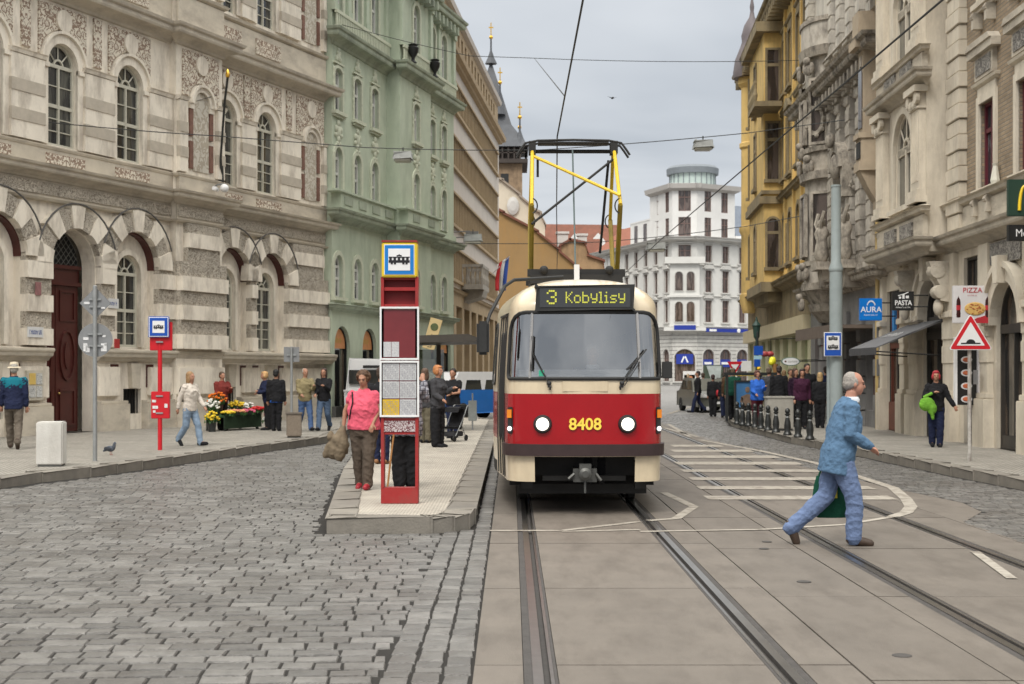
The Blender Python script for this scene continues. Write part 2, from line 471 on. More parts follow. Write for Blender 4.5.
gw = N.new('ShaderNodeValToRGB'); gw.color_ramp.elements[0].color = (1,1,1,1); gw.color_ramp.elements[1].color = (3.9,3.65,3.25,1); L.new(gr.outputs['Result'], gw.inputs['Fac'])
mu = N.new('ShaderNodeMix'); mu.data_type = 'RGBA'; mu.blend_type = 'MULTIPLY'; mu.inputs['Factor'].default_value = 1
L.new(cr.outputs['Color'], mu.inputs['A']); L.new(gw.outputs['Color'], mu.inputs['B'])
mx = N.new('ShaderNodeMix'); mx.data_type = 'RGBA'; mx.inputs['Factor'].default_value = .93
L.new(sky.outputs['Color'], mx.inputs['A']); L.new(mu.outputs['Result'], mx.inputs['B'])
L.new(mx.outputs['Result'], bg.inputs['Color'])
sl = bpy.data.lights.new('sun', 'SUN'); sl.energy = 1.5; sl.angle = R(18); sl.color = (1, .96, .9)
so = link('sun', sl)
# sky rotation is measured clockwise from +Y
sd = Vector((math.sin(SUN_AZ)*math.cos(SUN_EL), math.cos(SUN_AZ)*math.cos(SUN_EL), math.sin(SUN_EL)))
so.rotation_euler = sd.to_track_quat('Z', 'Y').to_euler()
SC.view_settings.view_transform = 'Standard'; SC.view_settings.look = 'None'; SC.view_settings.exposure = .5; SC.view_settings.gamma = 1
SC.cycles.use_denoising = True
SC.cycles.max_bounces = 6; SC.cycles.transparent_max_bounces = 12

# ------------------------------------------------------------------ ground
M_joint = mat('joint sand', (.016, .014, .012), .95, .3, 3)
M_stone = mat('sett granite', (.132, .126, .118), .38, .35, 7, bump=.3, bscale=60, per_island=.3, spec=.5,
              stain=(.055, .046, .038), stain_amt=.55, stain_scale=(.5, .5, .5))
M_conc = mat('track concrete', (.138, .119, .100), .66, .16, 1.6, bump=.25, bscale=90, per_island=.07, stain=(.075, .062, .05), stain_amt=.55, stain_scale=(2.2, .6, 1))
M_rail = mat('rail steel', (.3, .29, .28), .28, .2, 6, metal=1.0)
M_strip = mat('rail strip bitumen', (.05, .045, .042), .7, .3, 8, bump=.3)
M_kerb = mat('kerb granite', (.2, .182, .155), .7, .2, 5, bump=.3, bscale=50, per_island=.14, stain=(.12, .11, .1), stain_amt=.45)
M_paint = mat('road paint', (.34, .31, .265), .75, .18, 5, bump=.2, bscale=70, stain=(.17, .145, .12), stain_amt=1.0, stain_scale=(3, 3, 3))
M_far = brick_mat('far setts', (.2, .195, .19), (.26, .25, .24), (.09, .085, .08), bw=.24, bh=.2, ms=.02, axes='xy', rough=.6, dist=.01)
M_pave = brick_mat('mosaic paving', (.36, .335, .295), (.27, .25, .22), (.12, .11, .09), bw=.09, bh=.085, ms=.012, axes='xy', rough=.75, bump=.5, dist=.006)
M_isl = brick_mat('island mosaic', (.47, .43, .36), (.39, .355, .3), (.22, .2, .17), bw=.075, bh=.07, ms=.01, axes='xy', rough=.75, bump=.5, dist=.006)

g = MB(); g.add([(-500,-300,-.06),(500,-300,-.06),(500,900,-.06),(-500,900,-.06)], [(0,1,2,3)])
structure(g.build('ground', M_joint))

KL = [(-10.8,6),(-9.4,12),(-8.4,17),(-7.56,21),(-7.33,22.2),(-6.9,23.3),(-6.5,25),(-6.0,27.4),(-5.5,30),(-4.8,33),(-4.45,35),(-4.5,40),(-5.1,45),(-4.4,53),(-2.2,60),(-1.0,66),(.3,80),(1.0,96)]
KR = [(8.2,5),(7.9,12),(7.45,20.6),(7.27,23.5),(7.12,28.3),(6.75,34.2),(6.85,40),(7.0,45),(7.6,50),(9.2,56),(10.3,64),(11.6,74)]
def lerp_x(poly, y):
    for a, b in zip(poly, poly[1:]):
        if a[1] <= y <= b[1]: return a[0] + (b[0]-a[0])*(y-a[1])/(b[1]-a[1])
    return poly[0][0] if y < poly[0][1] else poly[-1][0]
ISL = [(-1.97,15.15),(-.85,15.15),(-.62,15.25),(-.47,15.55),(-.42,16.1),(-.42,47),(-1.2,49),(-2.6,49),(-3.25,46),(-3.35,38),(-3.2,30),(-2.69,22.9)]
ISL_L = [(-1.97,15.15),(-2.69,22.9),(-3.2,30),(-3.35,38),(-3.25,46),(-2.6,49)]
CE = [(5.15,4),(5.1,14),(5.1,16.2),(5.75,17.4),(5.9,18.6),(5.6,21),(5.2,27),(4.9,33),(4.9,60)]   # right edge of the concrete
def in_left(x, y):
    if x < lerp_x(KL, y) + .28: return False
    if 15.1 < y < 49:
        if x > lerp_x(ISL_L, y) - .12: return False
    elif x > -.72 and y < 49: return False
    elif x > -.6 and y >= 49: return x < -.6
    return True
def in_right(x, y): return lerp_x(CE, y) + .05 < x < lerp_x(KR, y) - .1
def sett(mb, cx, cy, lx, ly, ang, big=False):
    j = lambda a: random.uniform(-a, a)
    hx, hy = lx/2 - (.006 if ang < 1 else .010), ly/2 - (.021 if ang < 1 else .012)
    ja = j(.022); ca, sa = math.cos(ang + ja), math.sin(ang + ja)
    z = j(.003); tx, ty = j(.012), j(.02)
    cs = [(-hx+j(.008), -hy+j(.008)), (hx+j(.008), -hy+j(.008)), (hx+j(.008), hy+j(.008)), (-hx+j(.008), hy+j(.008))]
    vs = []
    for zz, k in ((-.055, 1.0), (-.013, 1.0), (-.002, .95)):
        for (a, b) in cs:
            a2, b2 = a*k, b*k
            vs.append((cx + a2*ca - b2*sa, cy + a2*sa + b2*ca, zz + z + (tx*a + ty*b if zz > -.05 else 0)))
    vs.append((cx, cy, .002 + z))
    fs = []
    for l in (0, 4):
        for k in range(4): fs.append((l+k, l+(k+1) % 4, l+4+(k+1) % 4, l+4+k))
    for k in range(4): fs.append((8+k, 8+(k+1) % 4, 12))
    mb.add(vs, fs)
def lay(mb, inside, x0, x1, y0, y1, ang, row=.20, l0=.16, l1=.30):
    y = y0; ca, sa = math.cos(ang), math.sin(ang)
    cx0, cy0 = (x0+x1)/2, (y0+y1)/2
    half = max(x1-x0, y1-y0)*.75
    v = -half
    while v < half:
        rw = row*random.uniform(.93, 1.08); u = -half + random.random()*.2
        while u < half:
            l = random.uniform(l0, l1)
            uu, vv = u + l/2, v + rw/2
            wv = vv + .05*math.sin(uu*.9 + v*.2) + .02*math.sin(uu*2.6 + 1)
            x, y = cx0 + uu*ca - wv*sa, cy0 + uu*sa + wv*ca
            if x0 <= x <= x1 and y0 <= y <= y1 and abs(x) < .40*y + 2.2:
                if inside(x, y) and inside(x+l*.35, y): sett(mb, x, y, l, rw, ang)
                else:
                    for k_, o_ in ((.7, -.15), (.7, .15), (.4, -.3), (.4, .3)):   # cut stones along the edges
                        if inside(x+l*o_, y) and inside(x+l*(o_+k_*.35), y): sett(mb, x+l*o_, y, l*k_, rw, ang); break
            u += l
        v += rw
s = MB()
lay(s, in_left, -12, 0, 5.5, 58, R(4))
# lengthwise courses beside the slabs
for k, xc in enumerate((-.31, -.48, -.65)):
    y = 5.5
    while y < 15.25 if k else y < 58:
        l = random.uniform(.14, .26); sett(s, xc, y + l/2, l, .176, R(90)); y += l
structure(s.build('cobblestone_roadway', M_stone))
q = MB(); q.add([(-14,4,-.013),(-.2,4,-.013),(-.2,58,-.013),(-14,58,-.013),(5.05,6,-.011),(13,6,-.011),(13,58,-.011),(5.05,58,-.011)],[(0,1,2,3),(4,5,6,7)]); structure(q.build('joint_bed', M_joint))
s = MB(); lay(s, in_right, 4.8, 12, 9, 58, R(2), row=.16, l0=.14, l1=.22)
structure(s.build('cobblestone_lane', M_stone))
g = MB(); g.add([(-30,58,-.012),(60,58,-.012),(60,400,-.012),(-30,400,-.012)], [(0,1,2,3)])
structure(g.build('far_road', M_far))

# slabs
def bend(y):   # the tracks swing gently left far away
    return 0.0
g = MB()
cols = [(-.215,.066,0), (.264,1.481,0), (1.68,1.984,.0), (1.998,2.774,-.42), (2.788,3.026,-.42), (3.224,4.42,-.42), (4.62,5.1,-.42)]
for i in range(-1, 19):
    for (a, b, off) in cols:
        y0 = 5.36 + 2.95*i + off; y1 = y0 + 2.93
        if y0 > 58: continue
        mid = bend((y0+y1)/2); z = random.uniform(-.002, .002)
        bx0, bx1 = bend(y0), bend(y1)
        g.prism([(a+bx0, y0), (b+bx0, y0), (b+bx1, y1), (a+bx1, y1)], -.05, z, axis='z')
# the bulge of concrete beyond the outer rail
g.prism([(5.11,8),(5.15,16.2),(5.75,17.4),(5.9,18.6),(5.6,21),(5.2,27),(5.11,29)], -.05, -.001, axis='z')
structure(g.build('track_concrete', M_conc, bevel=.004))
# rails
def rail(xc, side):
    mb = MB()
    prof = [(-.085,-.05),(-.085,-.002),(-.034,-.002),(-.034,.004),(.024,.004),(.026,-.03),(.062,-.03),(.064,.001),(.084,.001),(.084,-.002),(.105,-.002),(.105,-.05)]
    ys = [3 + i*2.5 for i in range(42)]
    for k in range(len(prof)-1):
        strip = k in (0, 1, 9, 10)
        mb.use(M_strip if (strip or k in (4, 5, 6)) else M_rail)
        for a, b in zip(ys, ys[1:]):
            p, q = prof[k], prof[k+1]
            mb.add([(xc+side*p[0]+bend(a), a, p[1]), (xc+side*q[0]+bend(a), a, q[1]), (xc+side*q[0]+bend(b), b, q[1]), (xc+side*p[0]+bend(b), b, p[1])], [(0,1,2,3)])
    return structure(mb.build('tram_rail', recalc=True))
for xc, sd_ in ((.155, 1), (1.59, -1), (3.115, 1), (4.53, -1)): rail(xc, sd_)

# paint
pb = MB()
def stripe(pts, wd, z=.0065):
    for a, b in zip(pts, pts[1:]):
        a, b = Vector(a), Vector(b); d = (b-a).normalized(); n = Vector((-d.y, d.x))*wd/2
        pb.add([(*(a-n), z), (*(b-n), z), (*(b+n), z), (*(a+n), z)], [(0,1,2,3)])
def gpl(l): return [gp(*p) for p in l]
stripe(gpl([(700,440),(760,451),(815,463),(862,478),(893,488),(906,499),(911,507),(906,513),(893,517)]), .16)
stripe(gpl([(893,517),(845,525),(760,530),(690,531),(640,532)]), .10)
stripe(gpl([(490,531),(562,531),(640,522)]), .10)
stripe(gpl([(562,532),(640,530)]), .09)
stripe(gpl([(664,493),(694,507),(676,519),(648,521)]), .12)
# hatched bars
for i, (py, xa, xb) in enumerate([(446,672,722),(451,672,752),(457,672,778),(463.5,676,800),(471,682,822),(479,690,845),(488,698,872),(498,706,893)]):
    a, b = gp(xa, py), gp(xb, py)
    stripe([a, b], .85 if py < 470 else .6)
stripe(gpl([(975,552),(1012,579)]), .09)
stripe([gp(664,428), gp(664+34,437)], .12)
stripe(gpl([(668,414),(700,404),(722,398)]), .2); stripe(gpl([(690,437),(668,424)]), .12)
structure(pb.build('road_marking', M_paint, recalc=False))
for (px, py, r_) in ((764,549,.05),(804,582,.06),(902,656,.06),(767,542,.05)):
    x, y = gp(px, py); q = MB(); q.lathe([(r_,0),(r_,.004),(r_*.8,.007)], 14, (x, y, .001)); structure(q.build('drain_cover', M_strip))

# pavements and kerbs
def pavement(name, kerb, wall, z, mt):
    mb = MB()
    poly = kerb + wall[::-1]
    mb.prism(poly, -.05, z, axis='z')
    return structure(mb.build(name, mt))
def kerbs(name, line, z, wd, side, step=1.05):
    mb = MB(); acc = []
    pts = [Vector(p) for p in line]
    for a, b in zip(pts, pts[1:]):
        n = max(1, round((b-a).length/step)); d = (b-a).normalized(); nr = Vector((-d.y, d.x))*side
        for i in range(n):
            p = a + (b-a)*(i/n) + d*.006; q = a + (b-a)*((i+1)/n) - d*.006
            j = random.uniform(-.004, .004)
            mb.prism([tuple(p), tuple(q), tuple(q + nr*wd), tuple(p + nr*wd)], -.05, z + j, axis='z')
    return structure(mb.build(name, M_kerb, bevel=.018))
pavement('pavement', [(x-.28, y) for x, y in KL], [(-40,6),(-40,40),(-7,60),(-3.5,70),(-1,97)], .125, M_pave)
kerbs('kerb', KL, .135, .3, 1)
pavement('pavement', [(x+.28, y) for x, y in KR], [(30,5),(30,40),(30,74)], .125, M_pave)
kerbs('kerb', KR, .135, .3, -1)
mb = MB(); mb.prism([(-1.75,15.4),(-.7,15.4),(-.6,15.9)] + [(x*.9-.1, y) for (x, y) in ISL[5:]], -.05, .14, axis='z')
structure(mb.build('tram_stop_island', M_isl))
kerbs('island_kerb', ISL + ISL[:1], .15, .31, 1)
# gully sand line beside the kerbs (thin dark channel)
# ------------------------------------------------------------------ building kit
M_cream = mat('palace limestone', (.77,.705,.605), .85, .14, 1.2, bump=.3, bscale=30, stain=(.36,.31,.255), stain_amt=.7, stain_scale=(1.3,1.3,.4))
M_cream2 = mat('palace moulding', (.53,.475,.39), .85, .14, 2, bump=.2, bscale=30, stain=(.27,.235,.2), stain_amt=.6, stain_scale=(.5,.8,1.2))
M_tanband = mat('palace tan banding', (.46,.41,.34), .88, .16, 3, bump=.3)
M_carve = carved_mat('worm carved stone', (.54,.485,.405), (.20,.16,.125), 15, 1.0, (.15, .42), dist=.03)
M_sgraf = carved_mat('sgraffito plaster', (.64,.585,.49), (.25,.175,.13), 8.5, .3, (.5, .8), mirror=True, dist=.01, detail=1.2, kind='leaf')
M_red = mat('oxblood paint', (.07,.016,.013), .35, .2, 3, spec=.5)
M_wframe = mat('window paint cream', (.52,.5,.42), .6, .1, 5)
M_pane = pane_mat('palace pane', light=(.13,.13,.11), amt=.6)
M_grate = mat('dark iron', (.03,.03,.03), .5, .2, 8, metal=.6)
M_green = mat('green stucco', (.44,.49,.385), .88, .1, 1.1, bump=.15, stain=(.20,.25,.18), stain_amt=.4)
M_green2 = mat('green moulding', (.34,.38,.295), .85, .15, 2, stain=(.13,.145,.12), stain_amt=.5)
M_greenlt = mat('pale green ornament', (.5,.52,.41), .85, .14, 5, bump=.8, bscale=14)
M_wwhite = mat('window paint white', (.6,.6,.57), .5, .08, 5)
M_pane2 = pane_mat('curtained pane', light=(.3,.3,.28), amt=.8)
M_green2d = mat('weathered lead', (.1,.095,.09), .7, .3, 6)
M_nstrip = mat('niche strip brown', (.19,.10,.075), .8, .3, 6)
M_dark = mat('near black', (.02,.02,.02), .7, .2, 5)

def zf(px): return px
class Facade:
    def __init__(s, name, label, cat, origin, d, shift=0.0, group=None):
        n = math.hypot(*d); s.u = (d[0]/n, d[1]/n)
        s.o = (origin[0] + s.u[0]*shift, origin[1] + s.u[1]*shift)
        s.root = thing(name, label, cat, (s.o[0], s.o[1], 0), math.atan2(s.u[1], s.u[0]), group)
        s.cache = {}; s.shift = shift
    def world(s, a, out, z=0):   # a along, out from wall towards the street
        return (s.o[0] + s.u[0]*a + s.u[1]*out, s.o[1] + s.u[1]*a - s.u[0]*out, z)
    def part(s, name, mb, mt=None, loc=(0,0,0), parent=None, **k):
        if name in SPLIT and parent is None:
            for m2 in split_mb(mb)[:40]: o = m2.build(name, mt, s.root, loc, **k)
            return o
        return mb.build(name, mt, parent or s.root, loc, **k)
    def window(s, sc, w, z0, z1, arch='none', y=.22, fm=None, pm=None, cols=2, trans=(.62,), fw=.07, surround=None, sm=None, proud=0.0, sill=True, name='window', rail=.045, key=''):
        """frame + pane + surround; local origin at the opening's bottom centre on the wall face"""
        k = (round(w,3), round(z1-z0,3), arch, y, cols, trans, surround, str(fm and fm.name), str(sm and sm.name), sill, key)
        h = z1 - z0
        if k not in s.cache:
            P = opening(0, w, 0, h, arch)
            mb = MB(); inn = grow(P, -fw); ring(mb, inn, fw, y, y+.07, outer=P)
            spring = h - w/2 if arch == 'round' else h - (w*.2 if arch == 'seg' else 0)
            tz = [h*t if arch != 'round' else spring*t for t in trans]
            if arch == 'round': tz = [spring*t for t in trans] + [spring]
            for z in tz: mb.box(-w/2+fw*.5, w/2-fw*.5, y+.004, y+.066, z-rail, z+rail)
            top = h-fw
            for c in range(1, cols):
                x = -w/2 + w*c/cols
                zt = (spring if (arch == 'round') else top)
                mb.box(x-rail*.6, x+rail*.6, y-.006, y+.064, fw*.5, zt)
            if arch == 'round' and w > 1.0:   # fanlight
                for a in (45, 90, 135):
                    c_, s_ = math.cos(R(a)), math.sin(R(a))
                    mb.tube([(c_*w*.15, y+.03, spring+s_*w*.15), (c_*(w/2-fw*.5), y+.03, spring+s_*(w/2-fw*.5))], .022, 4)
                arch_band(mb, 0, spring, w*.13, w*.17, y, y+.05)
            elif arch == 'round':
                mb.box(-.02, .02, y-.003, y+.06, spring, h-fw*.5)
            if cols >= 2 and h > 1.6 and key != 'plain':  # glazing bars
                nb = 2
                lo = fw
                for z in tz[:1]:
                    for q in range(1, 3): mb.box(-w/2+fw, w/2-fw, y+.02, y+.05, lo+(z-lo)*q/3-.013, lo+(z-lo)*q/3+.013)
                    if arch == 'round' and len(tz) > 1: mb.box(-w/2+fw, w/2-fw, y+.02, y+.05, (z+tz[1])/2-.013, (z+tz[1])/2+.013)
            frame = mb.mesh('window', fm)
            pb_ = MB(); panel(pb_, grow(P, -fw*.4), [], y+.055, y+.06, sides=True); pane = pb_.mesh('pane', pm)
            sur = sil = None
            if surround:
                q = MB()
                if surround == 'arch':       # archivolt on imposts
                    hw = w/2; ring_w = .24
                    arch_band(q, 0, h-hw, hw+.0, hw+ring_w, -.06, .02, n=18); arch_band(q, 0, h-hw, hw+ring_w, hw+ring_w+.07, -.13, .02, n=18)
                    q.box(-hw-ring_w, -hw, -.05, .02, 0, h-hw); q.box(hw, hw+ring_w, -.05, .02, 0, h-hw)
                    q.box(-hw-ring_w-.04, -hw+.0, -.1, .02, h-hw-.12, h-hw); q.box(hw, hw+ring_w+.04, -.1, .02, h-hw-.12, h-hw)
                elif surround in ('frame', 'hood', 'pediment', 'segped', 'crest'):
                    fw_ = .16 if surround != 'crest' else .12
                    O = grow(P, fw_); O = [(p[0], max(p[1], 0)) for p in O]
                    ring(q, P, fw_, -.06, .02, outer=O)
                    if surround == 'hood':
                        cornice(q, -w/2-.22, w/2+.22, h+.16+.18, CORN_SM); q.box(-w/2-.12, w/2+.12, -.04, .02, h+.16, h+.345)
                    if surround == 'pediment':
                        q.box(-w/2-.18, w/2+.18, -.05, .02, h+.16, h+.3); q.prism([(-w/2-.34, h+.3), (w/2+.34, h+.3), (w/2+.34, h+.36), (0, h+.68), (-w/2-.34, h+.36)], -.2, .02)
                    if surround == 'segped':
                        q.box(-w/2-.18, w/2+.18, -.05, .02, h+.16, h+.3); q.prism([(-w/2-.34, h+.3), (w/2+.34, h+.3)] + arc(0, h+.3-.25, w/2+.42, 25, 155, 8, rz=.65), -.2, .02)
                    if surround == 'crest':   # stucco cartouche over the window
                        zt = h+.12
                        q.box(-w/2-.1, w/2+.1, -.09, .02, zt, zt+.07)
                        q.lathe([(.19,0),(.2,.04),(.12,.1),(.02,.11)], 12, (0, .02, zt+.33), axis='y') if False else None
                        for (cx_, cz_, r_) in ((0,.3,.17),(-.26,.2,.1),(.26,.2,.1),(0,.52,.09),(-.14,.42,.07),(.14,.42,.07)):
                            q.ball((cx_*w, -.02, zt+cz_), r_*w*1.2, .07, r_*w*1.5, 8, 6)
                        for sx_ in (-1, 1):
                            for t_ in range(5): q.ball((sx_*(w/2+.1), -.03, h*(.95-.17*t_)), .045, .05, .1, 6, 5)
                sur = q.mesh('window_surround', sm)
            if sill:
                q = MB(); q.box(-w/2-.2, w/2+.2, -.17, .02, -.12, 0); q.box(-w/2-.14, w/2+.14, -.1, .018, -.2, -.12)
                sil = q.mesh('sill', sm or fm)
            s.cache[k] = (frame, pane, sur, sil)
        fr, pa, su, si = s.cache[k]
        o = link(name, fr, s.root, (sc, -proud, z0)); link('pane', pa, o)
        if su: link('window_surround', su, o)
        if si: link('sill', si, o)
        return o
def body_box(f, s0, s1, z, depth, mt, back=.5):
    """mass of the building behind its street face"""
    mb = MB(); mb.box(s0+.01, s1-.01, back, depth, 0, z); return f.part('rear_wall', mb, mt)

# ================================================================== LEFT PALACE
f = Facade('palace', 'cream stone palace with arched windows and brown sgraffito panels, left end of the street', 'building', (-6.22,50), (.4,1))
S0, SM, S1 = -27.5, -7.4, -.3
LA = ([-25.5,-22.7,-19.9,-17.15,-14.42,-11.64], [-8.55])
# --- ground storey wall
HG = 6.1
def voussoir_arch(m_, sc, zc, r0, r1):
    """ring of alternating plain and carved blocks with a stepped top"""
    n = 9
    for i in range(n):
        a0, a1 = 180*i/n, 180*(i+1)/n
        key = (i % 2 == 0)
        rr = r1 + (.07 if key else 0)
        m_.use(M_cream if key else M_carve)
        yo = -.24 if key else -.19
        A = arc(sc, zc, r0, a0, a1, 3); B = arc(sc, zc, rr, a0, a1, 3)
        q = A + B[::-1]
        m_.prism(q, yo, .05)
def palace_storeys(s0, s1, gcent, doorc, wcent, nich, out):
    """out: how far this block stands in front"""
    hl = []
    for c in gcent: hl.append(opening(c, 1.95, 2.25, 5.55, 'round', 16))
    if doorc is not None: hl.append(opening(doorc, 1.9, .125, 5.4, 'round', 16))
    for c in gcent: hl.append(opening(c, .78, .55, 1.25))
    mb = MB(); panel(mb, [(s0, .0), (s1, .0), (s1, HG), (s0, HG)], hl, -out, -out+.42)
    f.part('wall', mb, M_cream)
    # first storey
    h1 = [opening(c, 1.16, 7.5, 10.15, 'round', 16) for c in wcent]
    mb = MB(); panel(mb, [(s0, HG), (s1, HG), (s1, 11.3), (s0, 11.3)], h1, -out, -out+.4); f.part('wall', mb, M_cream)
    # second storey
    h2 = [opening(c, 1.16, 12.9, 15.5, 'round', 16) for c in wcent]
    mb = MB(); panel(mb, [(s0, 11.3), (s1, 11.3), (s1, 17.4), (s0, 17.4)], h2, -out, -out+.4); f.part('wall', mb, M_cream)
    for c in wcent:
        f.window(c, 1.16, 7.5, 10.15, 'round', y=.1, fm=M_wframe, pm=M_pane, surround='arch', sm=M_cream, proud=out, sill=False, trans=(.5,), key='p%.1f' % out)
        f.window(c, 1.16, 12.9, 15.5, 'round', y=.1, fm=M_wframe, pm=M_pane, surround='arch', sm=M_cream, proud=out, sill=False, trans=(.5,), key='p%.1f' % out)
    for c in gcent:
        # recessed inner arch carrying the window
        mb = MB(); panel(mb, opening(c, 1.95, 2.25, 5.55, 'round', 16), [opening(c, 1.05, 2.4, 4.95, 'round', 14)], -out+.2, -out+.5, sides=False)
        arch_band(mb, c, 4.42, .53, .68, -out+.1, -out+.21); mb.box(c-.68, c-.53, -out+.1, -out+.21, 2.4, 4.42); mb.box(c+.53, c+.68, -out+.1, -out+.21, 2.4, 4.42)
        f.part('inner_arch', mb, M_cream)
        f.window(c, 1.05, 2.4, 4.95, 'round', y=.24, fm=M_wframe, pm=M_pane, surround=None, proud=out, sill=False, trans=(.5,), key='g')
        # red soffit ring
        mb = MB(); arch_band(mb, c, 4.575, .955, 1.0, -out-.02, -out+.3, n=16); f.part('arch_lining', mb, M_red)
        # cellar window
        mb = MB(); mb.box(c-.37, c+.37, -out+.2, -out+.25, .56, 1.24)
        for q in range(7): mb.box(c-.36+q*.12, c-.335+q*.12, -out+.1, -out+.12, .56, 1.24)
        f.part('cellar_grating', mb, M_grate)
        for a_, b_ in ((c-.95, c-.62), (c+.62, c+.95)):
            mb = MB(); mb.box(a_, b_, -out-.02, -out+.05, 1.28, 1.92); f.part('red_panel', mb, M_red)
        mb = MB(); mb.prism([(c-.16,1.27),(c+.16,1.27),(c+.22,1.95),(c-.22,1.95)], -out-.14, -out+.02); f.part('keystone', mb, M_cream2)
    # plinth
    edges = sorted([s0] + ([doorc-.98, doorc+.98] if doorc is not None else []) + [s1])
    mb = MB(); mc = MB()
    for a, b in zip(edges[::2], edges[1::2]):
        segs = [a] + sum([[c-.42, c+.42] for c in gcent if a < c < b], []) + [b]
        for p, q in zip(segs[::2], segs[1::2]): mb.box(p, q, -out-.26, -out+.02, 0, .85); mb.box(p, q, -out-.2, -out+.02, .85, .93)
        for p, q in zip(segs[::2], segs[1::2]):
            pp = p + .25 if p != a else p; qq = q - .25 if q != b else q
            mc.box(pp, qq, -out-.12, -out+.02, 1.05, 1.85)
        cornice(mb, a, b, 1.98, [(0,0),(.1,.02),(.16,.1),(.24,.13),(.26,.22),(.3,.26),(.3,.33),(0,.36)], ret=False)
    f.part('plinth', mb, M_cream2, bevel=.012); f.part('base_block', mc, M_cream, bevel=.02)
    # banded piers between ground arches: plain and carved courses
    cents = sorted(gcent + ([doorc] if doorc is not None else []))
    gaps = []
    x = s0
    for c in cents: gaps.append((x, c-.98)); x = c+.98
    gaps.append((x, s1))
    for a, b in gaps:
        if b - a < .15: continue
        mw = MB()
        for k in range(6):
            z0_ = 2.38 + k*.42
            if z0_ > 4.5: break
            yo = -.24 if k % 2 == 0 else -.17
            mw.use(M_cream if k % 2 == 0 else M_carve)
            mw.box(a+.0, b-.0, -out+yo, -out+.02, z0_, z0_+.42)
        # spandrel zone above springing where the pier is wide
        if b - a > 2.2:
            for k in range(3):
                z0_ = 4.9 + k*.42
                mw.use(M_cream if k % 2 else M_carve); mw.box(a+.35, b-.35, -out+(-.22 if k % 2 else -.16), -out+.02, z0_, min(z0_+.42, 6.02))
        f.part('pier', mw)
    for c in cents:
        mw = MB()
        voussoir_arch(mw, c, 4.6 if c != doorc else 4.45, .985, 1.5)
        z_ = 4.6 if c != doorc else 4.45
        f.part('arch', mw, loc=(0,-out,0))
    # dark weathered drip line over the arches
    for c in cents:
        mb = MB()
        z_ = 4.6 if c != doorc else 4.45
        pts = [(c + 1.6*math.cos(R(a)), -out-.24, z_ + 1.62*math.sin(R(a))) for a in range(20, 161, 10)]
        mb.tube(pts, .024, 5)
        f.part('drip_moulding', mb, M_green2d)
    # belt over ground storey: frieze + cornice
    mb = MB(); cornice(mb, s0, s1, 6.55, scalep(CORN_BIG, .85, .7)); cornice(mb, s0, s1, 6.02, [(0,0),(.14,.02),(.18,.08),(0,.1)])
    mb.box(s0, s1, -.11, .02, 6.95, 7.45); cornice(mb, s0, s1, 7.3, scalep(CORN_SM, 1.3, 1))
    mb.box(s0-.0, s1+.0, -.04, .02, 6.12, 6.55)
    f.part('cornice', mb, M_cream2, loc=(0,-out,0), bevel=0)
    mb = MB(); mb.box(s0+.02, s1-.02, -.07, .02, 6.2, 6.5); f.part('carved_frieze', mb, M_carve, loc=(0,-out,0))
    for c in wcent:
        mb = MB(); mb.box(-.75, .75, -.14, .02, 7.0, 7.26); f.part('balustrade_panel', mb, M_sgraf, loc=(c,-out,0))
    # piers between the first-storey windows: bands
    for zb in (7.5, 12.9):
        gaps = []; x = s0
        for c in sorted(wcent + nich): gaps.append((x, c-.76)); x = c + .76
        gaps.append((x, s1))
        for a, b in gaps:
            if b-a < .1: continue
            mw = MB(); mw.use(M_cream)
            mw.box(a+.02, b-.02, -.12, .02, zb, zb+2.05); mw.use(M_tanband)
            for k in (0, 1): mw.box(a+.015, b-.015, -.14, .02, zb+.42+k*.72, zb+.72+k*.72)
            mw.use(M_cream); cornice(mw, a-.02, b+.02, zb+2.05, [(0,0),(.14,.02),(.17,.1),(.2,.13),(0,.15)], ret=False)
            f.part('pier', mw, loc=(0,-out,0))
        for c in nich:   # shallow painted niche
            mb = MB(); P = opening(c, .8, zb+.1, zb+2.45, 'round', 14)
            hw = .4
            arch_band(mb, c, zb+2.45-hw, hw, hw+.14, -.1, .02); arch_band(mb, c, zb+2.45-hw, hw+.14, hw+.22, -.17, .02)
            mb.box(c-.62, c-.4, -.08, .02, zb+1.9, zb+2.04); mb.box(c+.4, c+.62, -.08, .02, zb+1.9, zb+2.04)
            f.part('niche_surround', mb, M_cream, loc=(0,-out,0))
            for sx in (-1, 1):
                for k in (0, 1):
                    mb = MB(); mb.box(c+sx*.43, c+sx*.6, -.06, .02, zb+.15+k*.95, zb+.95+k*.95); f.part('niche_strip', mb, M_nstrip, loc=(0,-out,0))
            mb = MB(); panel(mb, P, [], -.03, .02); f.part('niche_panel', mb, M_sgraf2, loc=(0,-out,0))
        # sgraffito zone above
        zt = zb + 2.2; zh = 11.15 if zb < 10 else 16.6
        cs = sorted(wcent + nich)
        for c, c2 in zip(cs, cs[1:]):
            mid = (c+c2)/2; wd = (c2-c)
            if wd > 2.2:
                mb = MB(); mb.box(-.16, .16, -.05, .02, 0, zh-zt-.15); f.part('painted_panel', mb, M_sgraf, loc=(mid, -out, zt+.1))
